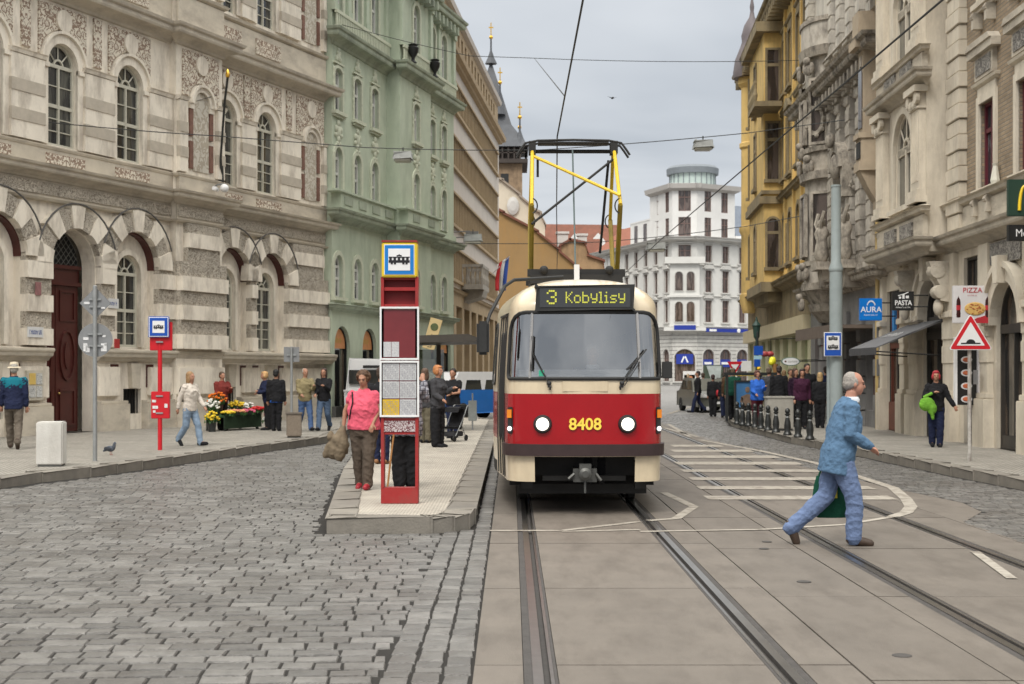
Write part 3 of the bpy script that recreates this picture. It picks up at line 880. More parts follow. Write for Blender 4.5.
        for c in cs:
            half = .92
            P = [(-half, 0), (half, 0), (half, zh-zt-.05), (-half, zh-zt-.05)]
            # panel above the arch: keep clear of the archivolt
            rr = .9 if c in wcent else .66; zc_ = (zb+2.6-.5) - zt if c in wcent else (zb+2.45-.4) - zt
            bot = [(half, 0.0)] if False else None
            q = [(-half, zh-zt-.08)] ; pts = []
            a_list = [180 - 180*i/14 for i in range(15)]
            for a in a_list:
                xx, zz = rr*math.cos(R(a)), zc_ + rr*math.sin(R(a)); pts.append((max(-half, min(half, xx)), max(zz, .05)))
            poly = [(-half, zh-zt-.08), (-half, max(zc_, .05))] + pts[1:-1] + [(half, max(zc_, .05)), (half, zh-zt-.08)]
            mb = MB(); mb.prism(poly, -.045, .02); f.part('painted_panel', mb, M_sgraf, loc=(c, -out, zt))
            mb = MB(); ring(mb, [(-.26, -.26), (.26, -.26), (.26, .26), (-.26, .26)], .0, 0, 0) if False else None
            mb = MB(); mb.lathe([(.29, 0), (.29, .06), (.22, .1), (.2, .05), (.0, .05)], 16, (0, -.1, 0), axis='y'); f.part('roundel', mb, M_cream, loc=(c, -out+.0, zh-.42))
    mb = MB(); cornice(mb, s0, s1, 11.15, scalep(CORN_BIG, 1.0, .95)); mb.box(s0, s1, -.08, .02, 11.75, 12.6); cornice(mb, s0, s1, 12.6, scalep(CORN_SM, 1.5, 1.2))
    cornice(mb, s0, s1, 16.7, scalep(CORN_BIG, 1.5, 1.3)); f.part('cornice', mb, M_cream2, loc=(0,-out,0))
    for c in wcent:
        mb = MB(); mb.box(-.75, .75, -.12, .02, 11.9, 12.4); f.part('balustrade_panel', mb, M_sgraf, loc=(c,-out,0))
M_sgraf2 = carved_mat('pale niche painting', (.56,.52,.45), (.4,.35,.28), 5.0, .3, (.5, .9), mirror=True, dist=.01, detail=1.2, kind='leaf')
palace_storeys(S0, -9.75, [-25.3,-22.55,-19.8,-16.95,-11.5], -14.05, [-25.5,-22.75,-19.97,-17.2,-14.42,-11.64], [], .0)
palace_storeys(-9.75, SM, [], None, [], [-8.55], .22)
palace_storeys(SM, S1, [-6.3,-4.0], None, [-6.5,-4.15], [-1.3], -.25)
# the wide plain pier of the ground storey left of the step, and right end
body_box(f, S0, S1, 17.6, 14, M_cream, back=1.15)
mb = MB(); mb.box(S1-.3, S1-.01, .6, 1.2, 0, 17.5); mb.box(S0, S0+.3, .3, 1.2, 0, 17.5); f.part('side_wall', mb, M_cream)
# great door
mb = MB(); D = -14.05
mb.box(D-.93, D+.93, .5, .6, 4.05, 4.45)          # transom
mb.box(D-.93, D+.93, .42, .6, 3.98, 4.08); mb.box(D-.93, D+.93, .42, .6, 4.42, 4.52)
for sx in (-1, 1):
    x0, x1 = (D-.9, D-.01) if sx < 0 else (D+.01, D+.9)
    mb.box(x0, x1, .52, .6, .14, 3.98)
    xm = (x0+x1)/2
    for (z0_, z1_) in ((.35, 1.2), (3.1, 3.8)):
        ring(mb, [(xm-.25, z0_), (xm+.25, z0_), (xm+.25, z1_), (xm-.25, z1_)], .06, .48, .53)
    E_ = [(xm + .25*math.cos(R(a)), 2.15 + .62*math.sin(R(a))) for a in range(0, 360, 24)]; ring(mb, E_, .06, .47, .53)
    E_ = [(xm + .12*math.cos(R(a)), 2.15 + .36*math.sin(R(a))) for a in range(0, 360, 24)]; mb.prism(E_, .485, .53)
dr = f.part('door', mb, M_red, bevel=.006)
q = MB(); q.ball((D+.08, .46, 1.15), .035); q.build('door_handle', mat('brass', (.5,.35,.12), .3, .1, 5, metal=1), dr)
mb = MB(); panel(mb, opening(D, 1.86, 4.52, 5.38, 'round', 14) if False else [(D-.93,4.5),(D+.93,4.5)] + arc(D, 4.5, .93, 0, 180, 14)[1:-1], [], .55, .6); fl = f.part('fanlight', mb, M_dark)
mb = MB()
for i in range(-9, 10):
    for sl_ in (-1, 1):
        pts = []
        for t in range(0, 21):
            x = D + i*.2 + sl_*t*.06 - sl_*.6; z = 4.52 + t*.06
            if abs(x-D) < .9 and (x-D)**2 + (z-4.5)**2 < .86 and z < 5.4: pts.append((x, .5, z))
        if len(pts) > 1: mb.tube([pts[0], pts[-1]], .012, 4)
f.part('fanlight_lattice', mb, mat('lattice grey', (.12,.12,.11), .6), parent=None)
# notice case and plates beside the door
mb = MB(); mb.box(-15.95, -15.35, -.2, -.12, 1.0, 1.75); o = f.part('notice_case', mb, mat('case cream', (.5,.46,.38), .6), bevel=.01)
mb = MB(); mb.box(-15.88, -15.66, -.215, -.2, 1.4, 1.68); mb.build('yellow_notice', mat('notice yellow', (.6,.42,.12), .7, .1, 9), o)
mb = MB()
for (a, b, c_, d_) in ((-15.62,-15.42,1.4,1.68),(-15.88,-15.66,1.08,1.36),(-15.62,-15.42,1.08,1.36)): mb.box(a, b, -.215, -.2, c_, d_)
mb.build('notice', carved_mat('notice print', (.55,.55,.53), (.2,.2,.2), 22, .0, (.3,.5)), o)
PLATE = mat('plate white', (.6,.6,.6), .5)
for (sx, z, w_, s_) in ((-15.73, 2.7, .56, 'BANKOVNI'), (-12.66, 3.55, .42, 'KLUB')):
    mb = MB(); mb.box(sx-w_/2, sx+w_/2, -.275, -.245, z-.13, z+.13); o = f.part('name_plate', mb, PLATE)
    marks(w_*.8, .11, mat('plate blue ink', (.03,.07,.25), .5), o, (sx, -.277, z), len(s_))
mb = MB(); mb.box(-15.72, -15.52, -.27, -.245, 3.62, 3.95); f.part('picture_plate', mb, mat('picture plate', (.25,.12,.12), .5, .4, 20))
mb = MB(); mb.box(-12.6, -12.4, -.27, -.24, 2.0+.35, 2.6); f.part('red_plate', mb, mat('plate red', (.35,.03,.03), .5))

# ================================================================== GREEN BUILDING
f = Facade('green_house', 'pale green stucco house with arched windows and dark balcony cornices', 'building', (-6.22,50), (.259,1))
GS = [.3,2.2,4.05,7.55,10.9,12.55]; A0, A1, B0, B1 = -.25, 5.45, 9.35, 14.1
def green_block(s0, s1, cs, out, balcony):
    lw = [opening(c, .8, 4.35, 5.85, 'round', 10) for c in cs]
    shop = []
    for c in ([.75, 3.55] if s0 < 1 else ([7.4] if s0 < 8 else [10.8, 12.9])): shop.append(opening(c, 1.5, .35, 3.35, 'round', 12))
    mb = MB(); panel(mb, [(s0,0),(s1,0),(s1,7.0),(s0,7.0)], lw + shop, -out, .3); f.part('wall', mb, M_green)
    a = [opening(c, .72, 7.85, 9.65, 'round', 10) for c in cs] + [opening(c, .72, 10.9, 12.45, 'seg') for c in cs]
    mb = MB(); panel(mb, [(s0,7.0),(s1,7.0),(s1,13.3),(s0,13.3)], a, -out, .3); f.part('wall', mb, M_green)
    a = [opening(c, .78, 14.5, 16.4, 'round', 10) for c in cs]
    mb = MB(); panel(mb, [(s0,13.3),(s1,13.3),(s1,17.0),(s0,17.0)], a, -out, .3); f.part('wall', mb, M_green)
    kw = dict(fm=M_wwhite, pm=M_pane2, sm=M_greenlt, proud=out)
    for c in cs:
        f.window(c, .8, 4.35, 5.85, 'round', y=.1, surround='frame', sill=True, **kw, key='plain')
        f.window(c, .72, 7.85, 9.65, 'round', y=.1, surround='frame', sill=False, **kw, key='plain')
        f.window(c, .72, 10.9, 12.45, 'seg', y=.1, surround='crest', sill=True, **kw, key='plain')
        f.window(c, .78, 14.5, 16.4, 'round', y=.1, surround='frame', sill=False, **kw, key='plain')
        # stucco garland between the storeys
        q = MB()
        for (dx, dz, r_) in ((0,0,.2),(-.2,.1,.12),(.2,.1,.12),(0,-.25,.13),(-.26,-.12,.08),(.26,-.12,.08),(0,.3,.12),(-.12,-.42,.07),(.12,-.42,.07)):
            q.ball((dx, -.02, dz), r_, .08, r_*1.1, 8, 6)
        f.part('stucco_garland', q, M_greenlt, loc=(c, -out, 10.2), smooth=True)
    for x in [s0+.15, s1-.15] + [(p+q)/2 for p, q in zip(cs, cs[1:])]:
        q = MB(); q.box(-.16, .16, -.1, .02, 0, 2.5); q.box(-.2, .2, -.16, .02, 2.1, 2.5); q.box(-.2, .2, -.14, .02, 0, .25)
        f.part('pilaster', q, M_green, loc=(x, -out, 14.4))
    q = MB(); cornice(q, s0, s1, 13.2, scalep(CORN_BIG, .9, 1)); cornice(q, s0, s1, 16.8, scalep(CORN_BIG, 1.0, 1.1))
    for k in range(int((s1-s0)/.55)): q.box(s0+.2+k*.55, s0+.38+k*.55, -.42, .02, 16.6, 16.95)
    cornice(q, s0, s1, 7.0, scalep(CORN_BIG, .9, .8)); cornice(q, s0, s1, 3.85, scalep(CORN_MID, 1.1, 1))
    f.part('cornice', q, M_green2, loc=(0,-out,0))
    # balustrade of the top storey and balcony of the middle
    q = MB(); q.box(s0, s1, -.2, -.1, 14.3, 14.42); q.box(s0, s1, -.2, -.1, 13.78, 13.88)
    for k in range(int((s1-s0)/.17)): q.box(s0+.05+k*.17, s0+.13+k*.17, -.18, -.12, 13.88, 14.3)
    f.part('balustrade', q, M_greenlt, loc=(0,-out,0))
    q = MB(); q.box(s0, s1, -.34, .0, 7.47, 8.0) if balcony else q.box(s0, s1, -.12, .0, 7.47, 7.75)
    if balcony:
        cornice(q, s0, s1, 7.98, scalep([(.34,0),(.42,.03),(.42,.1),(.3,.12)], 1)); 
    f.part('balcony', q, M_green, loc=(0,-out,0))
    if balcony:
        for k in range(max(2, int((s1-s0)/1.4))):
            q = MB(); c = s0 + (k+.5)*(s1-s0)/max(2, int((s1-s0)/1.4)); q.box(c-.4, c+.4, -.37, -.33, 7.6, 7.88)
            f.part('balcony_panel', q, M_green2, loc=(0,-out,0))
    return shop
green_block(A0, A1, GS[:3], 0, True)
green_block(A1, B0, [7.4], .55, True)
green_block(B0, B1, GS[4:], .1, False)
body_box(f, A0, B1, 17.2, 12, M_green)
q = MB(); q.prism([(.6,17.2),(12,17.2),(9,20.5),(3,20.5)], A0+.1, B1-.1, axis='x'); f.part('roof', q, mat('slate', (.10,.10,.11), .7, .2, 3))
M_orange = mat('arched shop board', (.55,.24,.1), .6, .2, 6)
M_shopglass = pane_mat('shop glass', (.02,.02,.02), (.15,.11,.08), .7, .05)
for c in (.75, 3.55, 7.4, 10.8, 12.9):
    out = .55 if c == 7.4 else (.1 if c > 8 else 0)
    q = MB(); panel(q, opening(c, 1.44, .36, 3.32, 'round', 12), [], .2-out, .25-out); o = f.part('shop_window', q, M_shopglass)
    q = MB(); panel(q, [(c-.66,2.55),(c+.66,2.55)] + arc(c, 2.62, .66, 0, 180, 12)[0:], [], .16-out, .19-out); b = q.build('arched_board', M_orange, o)
    q = MB(); ring(q, opening(c, 1.36, .42, 3.26, 'round', 12), .05, .12-out, .2-out); q.box(c-.02, c+.02, .12-out, .2-out, .42, 2.5); q.build('shop_frame', M_grate, o)
    marks(.62, .2, mat('sign gold', (.5,.33,.08), .5), b, (c, .155-out, 2.85), 5)
q = MB(); q.box(A0, A1, -.15, .02, 0, .5); q.box(B0, B1, -.25, .02, 0, .5); f.part('plinth', q, mat('dark plinth', (.09,.09,.085), .7))
# urns on the bay's cornice
for s_ in (6.0, 8.8):
    q = MB(); q.lathe([(.05,0),(.16,.02),(.07,.12),(.07,.2),(.2,.42),(.22,.6),(.16,.66),(.2,.72),(.06,.78)], 12); tp = q.build('urn', M_grate, f.root, (s_, -.9, 13.78), smooth=True)

# ================================================================== BEIGE OFFICE BLOCK
f = Facade('office_block', 'long beige office block with ribbon windows between brown stone fins', 'building', (-3.1,64.1), (.082,1))
M_off = mat('pale render', (.52,.475,.43), .85, .08, 1, stain=(.4,.36,.32), stain_amt=.3)
M_fin = mat('sandstone fin', (.37,.275,.165), .8, .15, 2, stain=(.25,.18,.11), stain_amt=.4)
M_opane = pane_mat('office pane', (.03,.03,.035), (.2,.2,.19), .7)
LN = 27.9
rows = [(14.25,15.55),(11.5,12.9),(8.75,10.2),(6.15,7.6)]
mb = MB(); panel(mb, [(.15,5.6),(LN,5.6),(LN,16.4),(.15,16.4)], [[(.9,a),(26.6,a),(26.6,b),(.9,b)] for a, b in rows], 0, .35); f.part('wall', mb, M_off)
mb = MB(); panel(mb, [(.15,0),(LN,0),(LN,5.6),(.15,5.6)], [[(1.0+k*3.3,.3),(3.4+k*3.3,.3),(3.4+k*3.3,4.9),(1.0+k*3.3,4.9)] for k in range(8)], -.1, .4)
f.part('wall', mb, M_fin)
for k in range(8):
    q = MB(); q.box(-1.2,1.2,.3,.34,0,4.6); o = f.part('shop_window', q, M_shopglass, loc=(2.2+k*3.3,0,.3))
    q = MB(); ring(q, [(-1.14,.06),(1.14,.06),(1.14,4.54),(-1.14,4.54)], .06, .22, .31); q.box(-.03,.03,.22,.3,.06,4.54); q.box(-1.14,1.14,.22,.3,2.9,3.0); q.build('shop_frame', M_fin, o)
for a, b in rows:
    q = MB(); q.box(.92,26.58,.10,.14,a+.01,b-.01); o = f.part('ribbon_window', q, M_opane)
    q = MB(); n = 38
    for k in range(n+1):
        x = .95 + (26.55-.95)*k/n; q.box(x-.075, x+.075, -.05, .1, a, b)
    q.box(.8, 26.7, -.16, .02, a-.14, a); q.box(.8, 26.7, -.13, .02, b, b+.1); q.build('window_fins', M_fin, o)
mb = MB(); cornice(mb, .15, LN, 16.4, [(0,0),(.2,.05),(.24,.15),(.42,.22),(.45,.45),(0,.5)]); cornice(mb, .15, LN, 5.4, scalep(CORN_MID, 1.2, 1)); f.part('cornice', mb, M_fin)
mb = MB(); panel(mb, [(.4,16.9),(LN-.4,16.9),(LN-.4,18.9),(.4,18.9)], [[(1.2+k*1.55,17.25),(2.0+k*1.55,17.25),(2.0+k*1.55,18.45),(1.2+k*1.55,18.45)] for k in range(16)], .03, .35)
f.part('attic_wall', mb, M_fin)
q = MB(); q.box(.5, LN-.5, .15, .19, 17.2, 18.5); f.part('attic_window', q, M_opane)
mb = MB(); cornice(mb, .4, LN-.4, 18.8, [(0,0),(.2,.05),(.25,.3),(0,.32)]); o = f.part('attic_cornice', mb, M_off, loc=(0,.03,0))
mb = MB(); mb.box(.16, LN-.01, .5, 11, 0, 16.6); mb.box(.45, LN-.45, .5, 10, 16.6, 19.0); f.part('rear_wall', mb, M_off)
q = MB()
for x, y in ((1.5, 2), (4.5, 2), (9, 2)): q.tube([(x,y,19.2),(x,y,20.6)], .03, 5)
f.part('roof_railing', q, M_grate)
# stone balcony
q = MB(); q.box(-1.6,1.6,-1.1,0,-.25,0)
q.prism([(-1.1,-.25),(-1.0,-.6),(0,-.9),(0,-.25)], -1.0, 1.0, axis='x'); q.box(-1.6,1.6,-1.1,-.95,.85,1.0); q.box(-1.6,-1.45,-1.1,0,.85,1.0); q.box(1.45,1.6,-1.1,0,.85,1.0)
for k in range(12): q.lathe([(.05,0),(.09,.3),(.04,.55),(.06,.85)], 8, (-1.5+k*.272,-1.03,0))
for k in range(4):
    for x in (-1.52, 1.52): q.lathe([(.05,0),(.09,.3),(.04,.55),(.06,.85)], 8, (x,-.8+k*.25,0))
f.part('balcony', q, mat('balcony stone', (.36,.33,.29), .85, .2, 4, stain=(.18,.16,.14), stain_amt=.5), loc=(8.6,0,6.1))
for k, (x, z) in enumerate(((3.0, 8.3), (4.6, 8.2))):
    q = MB(); q.tube([(0,0,0),(0,-.9,.05)], .03, 5); q.box(-.1,.1,-1.3,-.7,-.12,.03); f.part('floodlight', q, mat('lamp housing', (.2,.2,.2), .5), loc=(x,0,z))
# flag
fl = thing('national_flag', 'white, red and blue flag hanging from a short pole on the beige block', 'flag', f.world(22.0, .0, 7.5), math.atan2(f.u[1], f.u[0])); fl.scale = (.8,.8,.8)
q = MB(); q.tube([(0,0,0),(0,-1.5,1.5)], .035, 6); q.build('flag_pole', mat('pole white', (.5,.5,.5), .5), fl)
def flagpart(a, b, mt):
    q = MB(); n = 10
    rs = []
    for i in range(n+1):
        t = i/n
        z = 1.5 - 2.6*t
        yy = -1.45 + .25*t
        def P(u): return (.06*math.sin(t*5+u*6), yy + u*(.75+.15*math.sin(t*3)), z + .55*u*(1-t)*-.9)
        rs.append([P(a), P((a+b)/2), P(b)])
    q.rings(rs, closed=False, cap=False); o = q.build('flag_cloth', mt, fl, smooth=True, recalc=False)
    md = o.modifiers.new('s', 'SOLIDIFY'); md.thickness = .01
flagpart(0, .34, mat('flag blue', (.03,.08,.35), .7)); flagpart(.34, .66, mat('flag white', (.65,.65,.65), .7)); flagpart(.66, 1, mat('flag red', (.55,.03,.04), .7))
# ================================================================== RIGHT: PILASTERED BRICK HOUSE (restaurant)
M_sand = mat('restaurant limestone', (.60,.54,.44), .85, .13, 1.6, bump=.2, stain=(.30,.255,.2), stain_amt=.55)
M_sand2 = mat('restaurant moulding', (.49,.44,.36), .85, .15, 2.5, stain=(.22,.19,.155), stain_amt=.7, stain_scale=(.5,.8,1.5))
M_brick = brick_mat('yellow brown brick', (.25,.185,.12), (.33,.25,.165), (.19,.165,.13), bw=.27, bh=.085, ms=.012, bump=.7)
M_rwin = mat('oxblood window paint', (.11,.02,.03), .45, .15, 4)
M_pane3 = pane_mat('grey pane', (.03,.035,.04), (.33,.35,.36), .85)
M_relief = carved_mat('grey relief', (.3,.28,.25), (.12,.11,.1), 8, 1, (.25,.7))
f = Facade('restaurant_house', 'cream pilastered house with grey brick fields and maroon window frames, nearest on the right', 'building', (10.3,39.2), (-.025,-1))
RE = 20.5
def pier_shaft(sc, w, z0, z1, out, y=0):
    q = MB(); q.box(-w/2, w/2, -out, .02, 0, z1-z0)
    for k in range(5):
        x = -w*.36 + k*w*.18; q.box(x-.025, x+.025, -out-.02, -out+.01, .5, z1-z0-.55)
    q.box(-w/2-.08, w/2+.08, -out-.1, .02, 0, .14); q.box(-w/2-.04, w/2+.04, -out-.06, .02, .14, .3)
    q.box(-w/2-.04, w/2+.04, -out-.04, .02, z1-z0-.52, z1-z0-.47)
    for sx in (-1, 1):
        q.lathe([(.02,0),(.14,.01),(.14,.1),(.02,.12)], 12, (sx*(w/2-.02), -out-.1, z1-z0-.28), axis='y')
        for k in range(3): q.ball((sx*w*.25*k/2*1.0, -out-.02, z1-z0-.4), .1, .08, .13, 6, 5)
    q.box(-w/2-.14, w/2+.14, -out-.14, .02, z1-z0-.15, z1-z0)
    return f.part('pilaster', q, M_sand, loc=(sc, -y, z0))
# ground storey
hg = [opening(4.95,1.9,.125,3.95,'round',16), opening(10.6,1.75,.125,3.55,'round',14), opening(8.15,1.5,.125,4.25), opening(14.0,1.9,.125,3.7,'round',14), opening(17.5,1.9,.125,3.7,'round',14), opening(1.05,1.7,.125,3.9)]
mb = MB(); panel(mb, [(-.1,0),(RE,0),(RE,4.5),(-.1,4.5)], hg, 0, .45); f.part('wall', mb, M_sand)
mb = MB()
for z in [.9+.42*i for i in range(8)]: pass
# bays above
up = [opening(4.25,1.75,5.75,8.05,'round',14), opening(4.25,1.75,9.3,11.5,'round',14)]
mb = MB(); panel(mb, [(1.9,4.5),(6.35,4.5),(6.35,13),(1.9,13)], up, -.55, .3); f.part('bay_wall', mb, M_sand)
ws = [9.15,11.6,14.6,17.6]
up = [opening(c,1.0,5.6,7.45) for c in ws] + [opening(c,1.0,9.6,11.9) for c in ws]
mb = MB(); panel(mb, [(6.35,4.5),(RE,4.5),(RE,13),(6.35,13)], up, 0, .3); f.part('brick_wall', mb, M_brick)
mb = MB(); panel(mb, [(-.1,4.5),(1.9,4.5),(1.9,13),(-.1,13)], [opening(.9,.9,5.6,7.5),opening(.9,.9,9.3,11.3)], 0, .3); f.part('wall', mb, M_sand)
for c, z0, z1 in ((.9,5.6,7.5),(.9,9.3,11.3)): f.window(c,.9,z0,z1,'none',y=.08,fm=M_rwin,pm=M_pane3,surround='frame',sm=M_sand,key='plain')
for z0, z1 in ((5.75,8.05),(9.3,11.5)): f.window(4.25,1.75,z0,z1,'round',y=.05,fm=M_sand,pm=M_pane,surround='frame',sm=M_sand,proud=.55,trans=(.99,),cols=2,rail=.09,key='plain')
for c in ws:
    f.window(c,1.0,5.6,7.45,'none',y=.08,fm=M_rwin,pm=M_pane3,surround='hood',sm=M_sand,trans=(.68,),key='plain')
    f.window(c,1.0,9.6,11.9,'none',y=.08,fm=M_rwin,pm=M_pane3,surround='hood',sm=M_sand,trans=(.68,),key='plain')
    q = MB(); q.box(-.5,.5,-.07,.02,7.78,8.12) ; f.part('relief_panel', q, M_relief, loc=(c,-.01,.0)) if False else None
    q = MB(); q.box(-.85,.85,-.2,.02,8.45,8.62); q.prism([(-.85,8.62),(.85,8.62),(.7,8.75),(-.7,8.75)], -.24, .02); q.box(-.62,.62,-.1,.02,7.95,8.45); f.part('window_hood', q, M_sand2, loc=(c,0,0))
    q = MB(); q.box(-.5,.5,-.12,-.09,8.02,8.38); f.part('relief_panel', q, M_relief, loc=(c,0,0))
    for zz in (5.45, 9.45):
        for sx in (-1,1):
            q = MB(); q.box(-.08,.08,-.2,.02,-.35,-.0); q.lathe([(.07,-.08),(.07,.08)],8,(0,-.17,-.08),axis='x'); f.part('sill_bracket', q, M_sand2, loc=(c+sx*.45,0,zz-.05))
# quoined piers
for sc in (7.15, 20.0):
    q = MB(); z = 4.55; k = 0
    while z < 12.9:
        w_ = .52 if k % 2 == 0 else .47; q.box(-w_, w_, -.2 if k % 2 == 0 else -.17, .02, z, z+.335); z += .35; k += 1
    f.part('quoin_pier', q, M_sand, loc=(sc,0,0), bevel=.015)
for sc in (2.35, 5.9): pier_shaft(sc, .75, 5.65, 8.35, .16, .55); pier_shaft(sc, .75, 9.25, 12.4, .16, .55)
# belts
def belt(s0, s1, y):
    q = MB()
    cornice(q, s0, s1, 4.42, scalep(CORN_BIG,.8,.75)); q.box(s0,s1,-.1,.02,4.85,5.35); cornice(q, s0, s1, 5.32, scalep(CORN_MID,.9,.9))
    cornice(q, s0, s1, 8.32, scalep(CORN_BIG,.75,.7)) if y else None
    if y: q.box(s0,s1,-.12,.02,8.72,9.1); cornice(q, s0, s1, 9.05, scalep(CORN_MID,.9,.8))
    f.part('cornice', q, M_sand2, loc=(0,-y,0))
belt(1.85, 6.4, .55); belt(6.41, RE, 0); belt(-.1, 1.84, 0)
for c in (3.4, 5.0):
    for z in (4.93, 8.77):
        q = MB(); q.box(-.55,.55,-.16,.02,0,.33); f.part('relief_panel', q, M_relief, loc=(c,-.55,z))
q = MB(); cornice(q, -.1, RE, 12.6, scalep(CORN_BIG,1.6,1.4)); f.part('cornice', q, M_sand2, loc=(0,-.1,0))
body_box(f, -.1, RE, 13.2, 12, M_sand)
q = MB(); q.prism([(0,13.2),(12,13.2),(9,16),(3,16)], 0, RE-.1, axis='x'); f.part('roof', q, MATS['slate'])
# ground storey piers: blocks, consoles, arch mouldings
for sc, w_ in ((3.45,.9),(6.55,.85),(9.15,.7),(12.1,.9),(15.8,.9),(19.5,.9),(-.0,.3),(2.3,.5)):
    q = MB(); q.box(-w_/2-.06, w_/2+.06, -.22, .02, .1, 1.15); q.box(-w_/2, w_/2, -.12, .02, 1.15, 4.42); q.box(-w_/2-.04,w_/2+.04,-.17,.02,1.15,1.27)
    for z in (1.9, 2.45): q.box(-w_/2-.02, w_/2+.02, -.14, .02, z, z+.42)
    q.box(-w_/2-.05,w_/2+.05,-.2,.02,2.95,3.1)
    f.part('pier', q, M_sand, loc=(sc,0,0), bevel=.015)
for sc, zc, r_ in ((4.95,3.0,.95),(10.6,2.675,.875),(14,2.75,.95),(17.5,2.75,.95)):
    q = MB(); arch_band(q, sc, zc, r_, r_+.28, -.16, .02); arch_band(q, sc, zc, r_+.28, r_+.4, -.24, .02)
    q.prism([(sc-.13,zc+r_-.05),(sc+.13,zc+r_-.05),(sc+.2,zc+r_+.5),(sc-.2,zc+r_+.5)], -.32, .02); f.part('arch', q, M_sand)
for sc in (3.45, 6.5):
    q = MB()
    q.lathe([(.05,-.2),(.17,-.19),(.2,0),(.17,.19),(.05,.2)], 14, (0,-.36,-.12), axis='x'); q.lathe([(.05,-.19),(.15,-.18),(.17,0),(.15,.18),(.05,.19)], 12, (0,-.3,-.6), axis='x')
    q.prism([(0,.1),(-.55,.1),(-.5,-.1),(-.25,-.55),(-.3,-.8),(0,-.85)], -.17, .17, axis='x'); q.ball((0,-.3,-.95), .12, .12, .2)
    f.part('console', q, M_sand2, loc=(sc,-.02,4.15), smooth=True)
q = MB(); q.box(-.95,.95,-.1,.02,0,.45); f.part('relief_panel', q, M_relief, loc=(10.6,-.02,3.92))
M_shopdark = mat('dark shopfront', (.035,.033,.03), .5, .25, 5, stain=(.1,.07,.05), stain_amt=.3)
def shopdoor(sc, w_, z1, arch, door=True):
    q = MB(); panel(q, opening(sc, w_-.05, .13, z1-.02, arch, 14), [], .16, .2); o = f.part('shop_window', q, M_shopglass)
    q = MB(); ring(q, opening(sc, w_-.12, .17, z1-.06, arch, 14), .06, .08, .16)
    q.box(sc-w_/2+.05, sc+w_/2-.05, .06, .16, 2.5, 2.68); q.box(sc-.03, sc+.03, .08, .16, .17, 2.5); q.box(sc-w_/2+.05, sc+w_/2-.05, .09,.16,.17,.4)
    q.build('shop_frame', M_shopdark, o)
    return o
shopdoor(4.95,1.9,3.95,'round'); shopdoor(10.6,1.75,3.55,'round'); shopdoor(8.15,1.5,4.25,'none'); shopdoor(14,1.9,3.7,'round'); shopdoor(17.5,1.9,3.7,'round'); shopdoor(1.05,1.7,3.9,'none')
q = MB(); q.box(4.05,5.85,.1,.3,2.62,3.05); f.part('fascia', q, M_shopdark)
q = MB(); q.box(.2,1.9,.05,.3,.13,.9); f.part('stall_riser', q, mat('red brown wood', (.13,.04,.025), .5, .3, 4))
q = MB()
for x in (.28, 1.0, 1.78): q.box(x-.07, x+.07, .1, .3, .9, 3.88)
q.box(.2,1.9,.08,.3,2.35,2.6); f.part('shopfront_frame', q, MATS['red brown wood'])
q = MB(); q.box(.35,.62,.12,.2,2.65,3.6); q.box(.36,.61,.1,.12,2.7,3.5); f.part('blue_poster', q, mat('poster blue', (.05,.25,.6), .6, .4, 6))
q = MB(); q.box(1.1,1.6,.12,.2,2.65,3.75); f.part('blue_poster', q, mat('poster blue', (.05,.25,.6), .6, .4, 6))
q = MB(); q.tube([(-.35,-.12,.1),(-.35,-.12,13.0)], .07, 8)
for z in range(1, 13, 2): q.box(-.44,-.26,-.14,.02,z,z+.05)
f.part('drainpipe', q, mat('ochre drainpipe', (.5,.36,.14), .5, .15, 4, stain=(.25,.2,.15), stain_amt=.5), smooth=True)
q = MB(); q.box(9.05,9.3,-.28,-.25,1.45,1.75); f.part('wall_plaque', q, MATS['lamp housing'])
q = MB(); q.lathe([(.06,0),(.1,.2),(.05,.5),(.07,.55)],8,(9.95,-.1,5.45)); f.part('candle_lantern', q, mat('lantern white', (.6,.58,.5), .5))

# --- signs of the right-hand shops (things that hang from the walls)
def board_sign(name, label, cat, fac, s_, out, z, w_, h_, t_, mt, face_street=True, group=None):
    """board hanging out from the wall, seen along the street: board lies in the out/z plane"""
    p = fac.world(s_, out, z)
    return thing(name, label, cat, p, math.atan2(fac.u[1], fac.u[0]) - PI/2 if face_street else math.atan2(fac.u[1], fac.u[0]), group)
f_rest = f
# AURA sign: projecting box facing the camera
def proj_sign(name, label, cx_px, cy_px, Y, w_, h_, mt, cat='sign', name_b='sign_board', brackets=True, yaw=0.0):
    x, z = xz(cx_px, cy_px, Y)
    t = thing(name, label, cat, (x, Y, z), yaw)
    q = MB(); q.box(-w_/2, w_/2, -.06, .06, -h_/2, h_/2); b = q.build(name_b, mt, t, bevel=.008)
    if brackets:
        for zz in (-.3, .3):
            q = MB(); q.tube([(w_/2-.01,0,zz*h_),(w_/2+.35,0,zz*h_)], .018, 6); q.build('bracket', M_grate, t)
    return t, b
WHITE = mat('lettering white', (.75,.75,.75), .5)
t, b = proj_sign('shop_sign', 'blue square sign with white AURA lettering under an arch of dots', 870.5, 309.5, 36, .56, .56, mat('sign blue', (.0,.16,.55), .4))
text('AURA', .2, WHITE, b, (0,-.066,-.01), extrude=.003, bold=.002); marks(.36, .035, WHITE, b, (0,-.062,-.14), 10)
q = MB()
for k in range(9):
    a = R(20+k*17.5); q.box(.1*math.cos(a)-.012,.1*math.cos(a)+.012,-.07,-.055,.07+.13*math.sin(a)-.012,.07+.13*math.sin(a)+.03)
q.build('dot_arch', WHITE, b)
BLACK = mat('sign black', (.015,.015,.015), .45)
t, b = proj_sign('shop_sign', 'black square sign lettered PASTA with white figures above the word', 902.5, 301, 33, .5, .44, BLACK)
text('PASTA', .16, WHITE, b, (0,-.066,-.05), extrude=.003, bold=.003, sx=.85)
